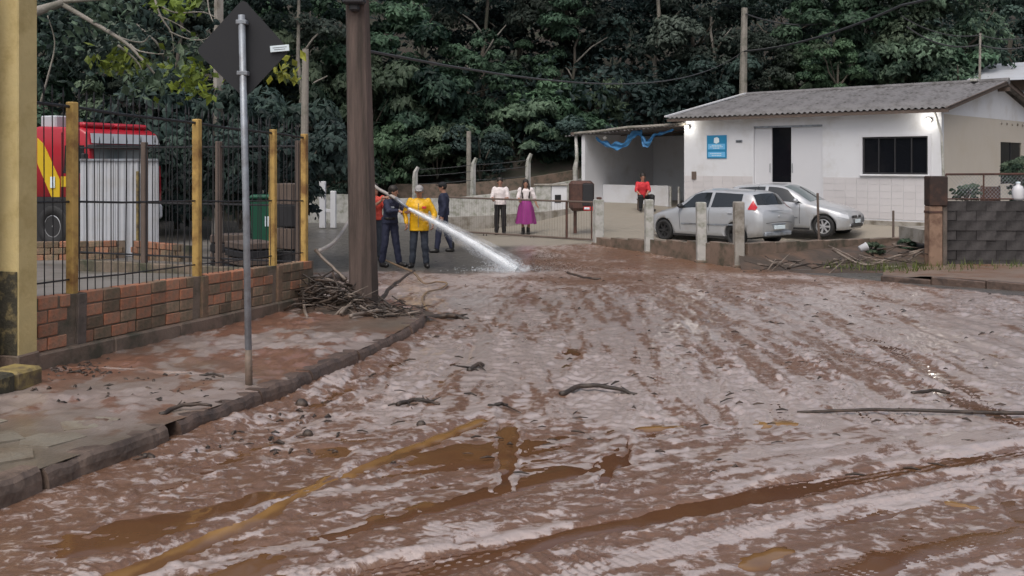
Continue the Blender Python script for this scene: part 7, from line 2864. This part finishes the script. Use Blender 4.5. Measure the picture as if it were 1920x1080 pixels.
# leaf and stick litter
lit = MB()
for k in range(260):
    if k < 90:
        p = G(r6.gauss(170, 45), r6.gauss(697, 7), 0, True)
    elif k < 170:
        p = G(r6.uniform(60, 420), r6.uniform(700, 760), 0, True)
    else:
        p = G(r6.uniform(250, 640), r6.uniform(730, 860))
        if p.x < -2.6:
            continue
    a = r6.uniform(0, 3.1)
    L_ = r6.uniform(.008, .04)
    d = Vector((math.cos(a), math.sin(a), r6.gauss(0, .15))) * L_
    r_ = r6.uniform(.004, .012)
    lit.tube([p - d, p + Vector((0, 0, r_)), p + d], [r_ * .6, r_, r_ * .4], 5)
o = lit.build('litter', M['stick'], None, True)
tag(o, 'small scattered twigs and clods along the pavement and kerb', 'litter', kind='stuff')
lit = MB()
for k in range(150):
    p = gpt(r6.uniform(640, 1900), 520 + 380 * r6.random() ** 1.6)
    a = r6.gauss(0, .5)
    L_ = r6.uniform(.010, .055)
    d = Vector((math.cos(a), math.sin(a), r6.gauss(0, .1))) * L_
    r_ = r6.uniform(.004, .010)
    p.z += .012
    lit.tube([p - d, p + Vector((0, 0, r_)), p + d], [r_ * .5, r_, r_ * .4], 5)
o = lit.build('litter', M['stick'], None, True)
tag(o, 'bits of twig and bark strewn over the muddy road', 'litter', kind='stuff')
# brush pile in the ditch at right
br_ = MB()
for k in range(80):
    u = r6.random()
    px = 1410 + 330 * u
    d_ = 19.4 + r6.gauss(0, .35)
    x_ = XP(px, d_)
    hmax = .10 + .38 * math.exp(-((u - .85) / .18) ** 2)
    c = Vector((x_, d_, rz(x_, d_) + .06 + r6.random() * hmax))
    a = r6.gauss(.15, .5)
    L_ = r6.uniform(.12, .6)
    dd = Vector((math.cos(a), math.sin(a) * .6, r6.gauss(.1, .25))) * L_ * .5
    r_ = r6.uniform(.006, .02)
    br_.tube([c - dd, c, c + dd], [r_, r_, r_ * .4], 5, mi=1 if r6.random() < .35 else 0)
o = br_.build('brush_pile', [M['stick'], M['stickpale']], None, True)
tag(o, 'pile of washed-up brushwood in the ditch beside the rusty pillar', 'brushwood', kind='stuff')
for i, (px, py, d_, k_, sc, lab) in enumerate(((1640, 470, 21.5, 2, .16, 'green weeds on the bank near the rusty pillar'), (1700, 462, 22.4, 2, .15, 'green weeds just left of the rusty pillar'))):
    shrub(px, py, d_, k_, sc, lab)
cup = P(1612, 467, 20.6)
o = MB().lathe([(0.001, 0), (.07, 0), (.09, .16), (.10, .165), (.08, .15), (.001, .02)], Matrix.Rotation(1.2, 4, 'Y'), 14).build('plastic_cup', M['doorwhite'], None, True)
o.location = cup
tag(o, 'white plastic tub lying on the dark bank', 'tub')

# muddy yellow hose on the road
pts = [P(722, 487, 18.3), P(745, 505, 16.2), P(772, 525, 14.6)]
pts = [G(722, 490, .02), G(748, 510, .10), G(775, 527, .14), G(795, 537, .04), G(820, 533, .03), G(838, 535, .02), G(826, 545, .02), G(800, 552, .02), G(792, 566, .02), G(800, 585, .02)]
q = cr([tuple(v - pts[0]) for v in pts], 6)
o = MB().tube(q, [.020 if i < len(q) * .3 else .015 for i in range(len(q))], 8).build('garden_hose', M['hosey'], None, True)
o.location = pts[0]
tag(o, 'muddy yellow hose curling on the road right of the utility pole', 'hose')
# stone clods on the mud
for i, (px, py, r_) in enumerate(((565, 764, .045), (577, 818, .03), (790, 800, .03))):
    p = gpt(px, py)
    o = MB().ell((0, 0, 0), (r_, r_ * .8, r_ * .9), 9, 6).build('stone', M['stick'], None, True)
    for v in o.data.vertices:
        v.co *= 1 + .25 * float(vn(v.co.x * 40 + i, v.co.y * 40 + v.co.z * 30, i))
    o.location = p + Vector((0, 0, r_ * .5))
    tag(o, ['dark round stone in the silt below the sign post', 'small dark clod between kerb and ochre channel', 'small dark clod above the ochre channel'][i], 'stone')

GROUPS = {'tree': 'trees of the wooded slope and yard', 'shrub': 'shrubs and bushes', 'branch': 'sticks and branches left by the flood', 'concrete_post': 'concrete posts of the car park', 'bent_fence_post': 'bent-top fence posts', 'person': 'people in the street', 'utility_pole': 'utility poles', 'fence_wire': 'fence wires', 'overhead_cable': 'overhead cables', 'crate': 'crates in the yard', 'stone': 'clods on the mud', 'gate_post': 'white timber posts', 'car': 'parked silver cars'}
for o in list(COL.objects):
    if o.parent is None and o.get('label') and o.get('kind') is None:
        g = GROUPS.get(o.name.split('.')[0])
        if g:
            o['group'] = g
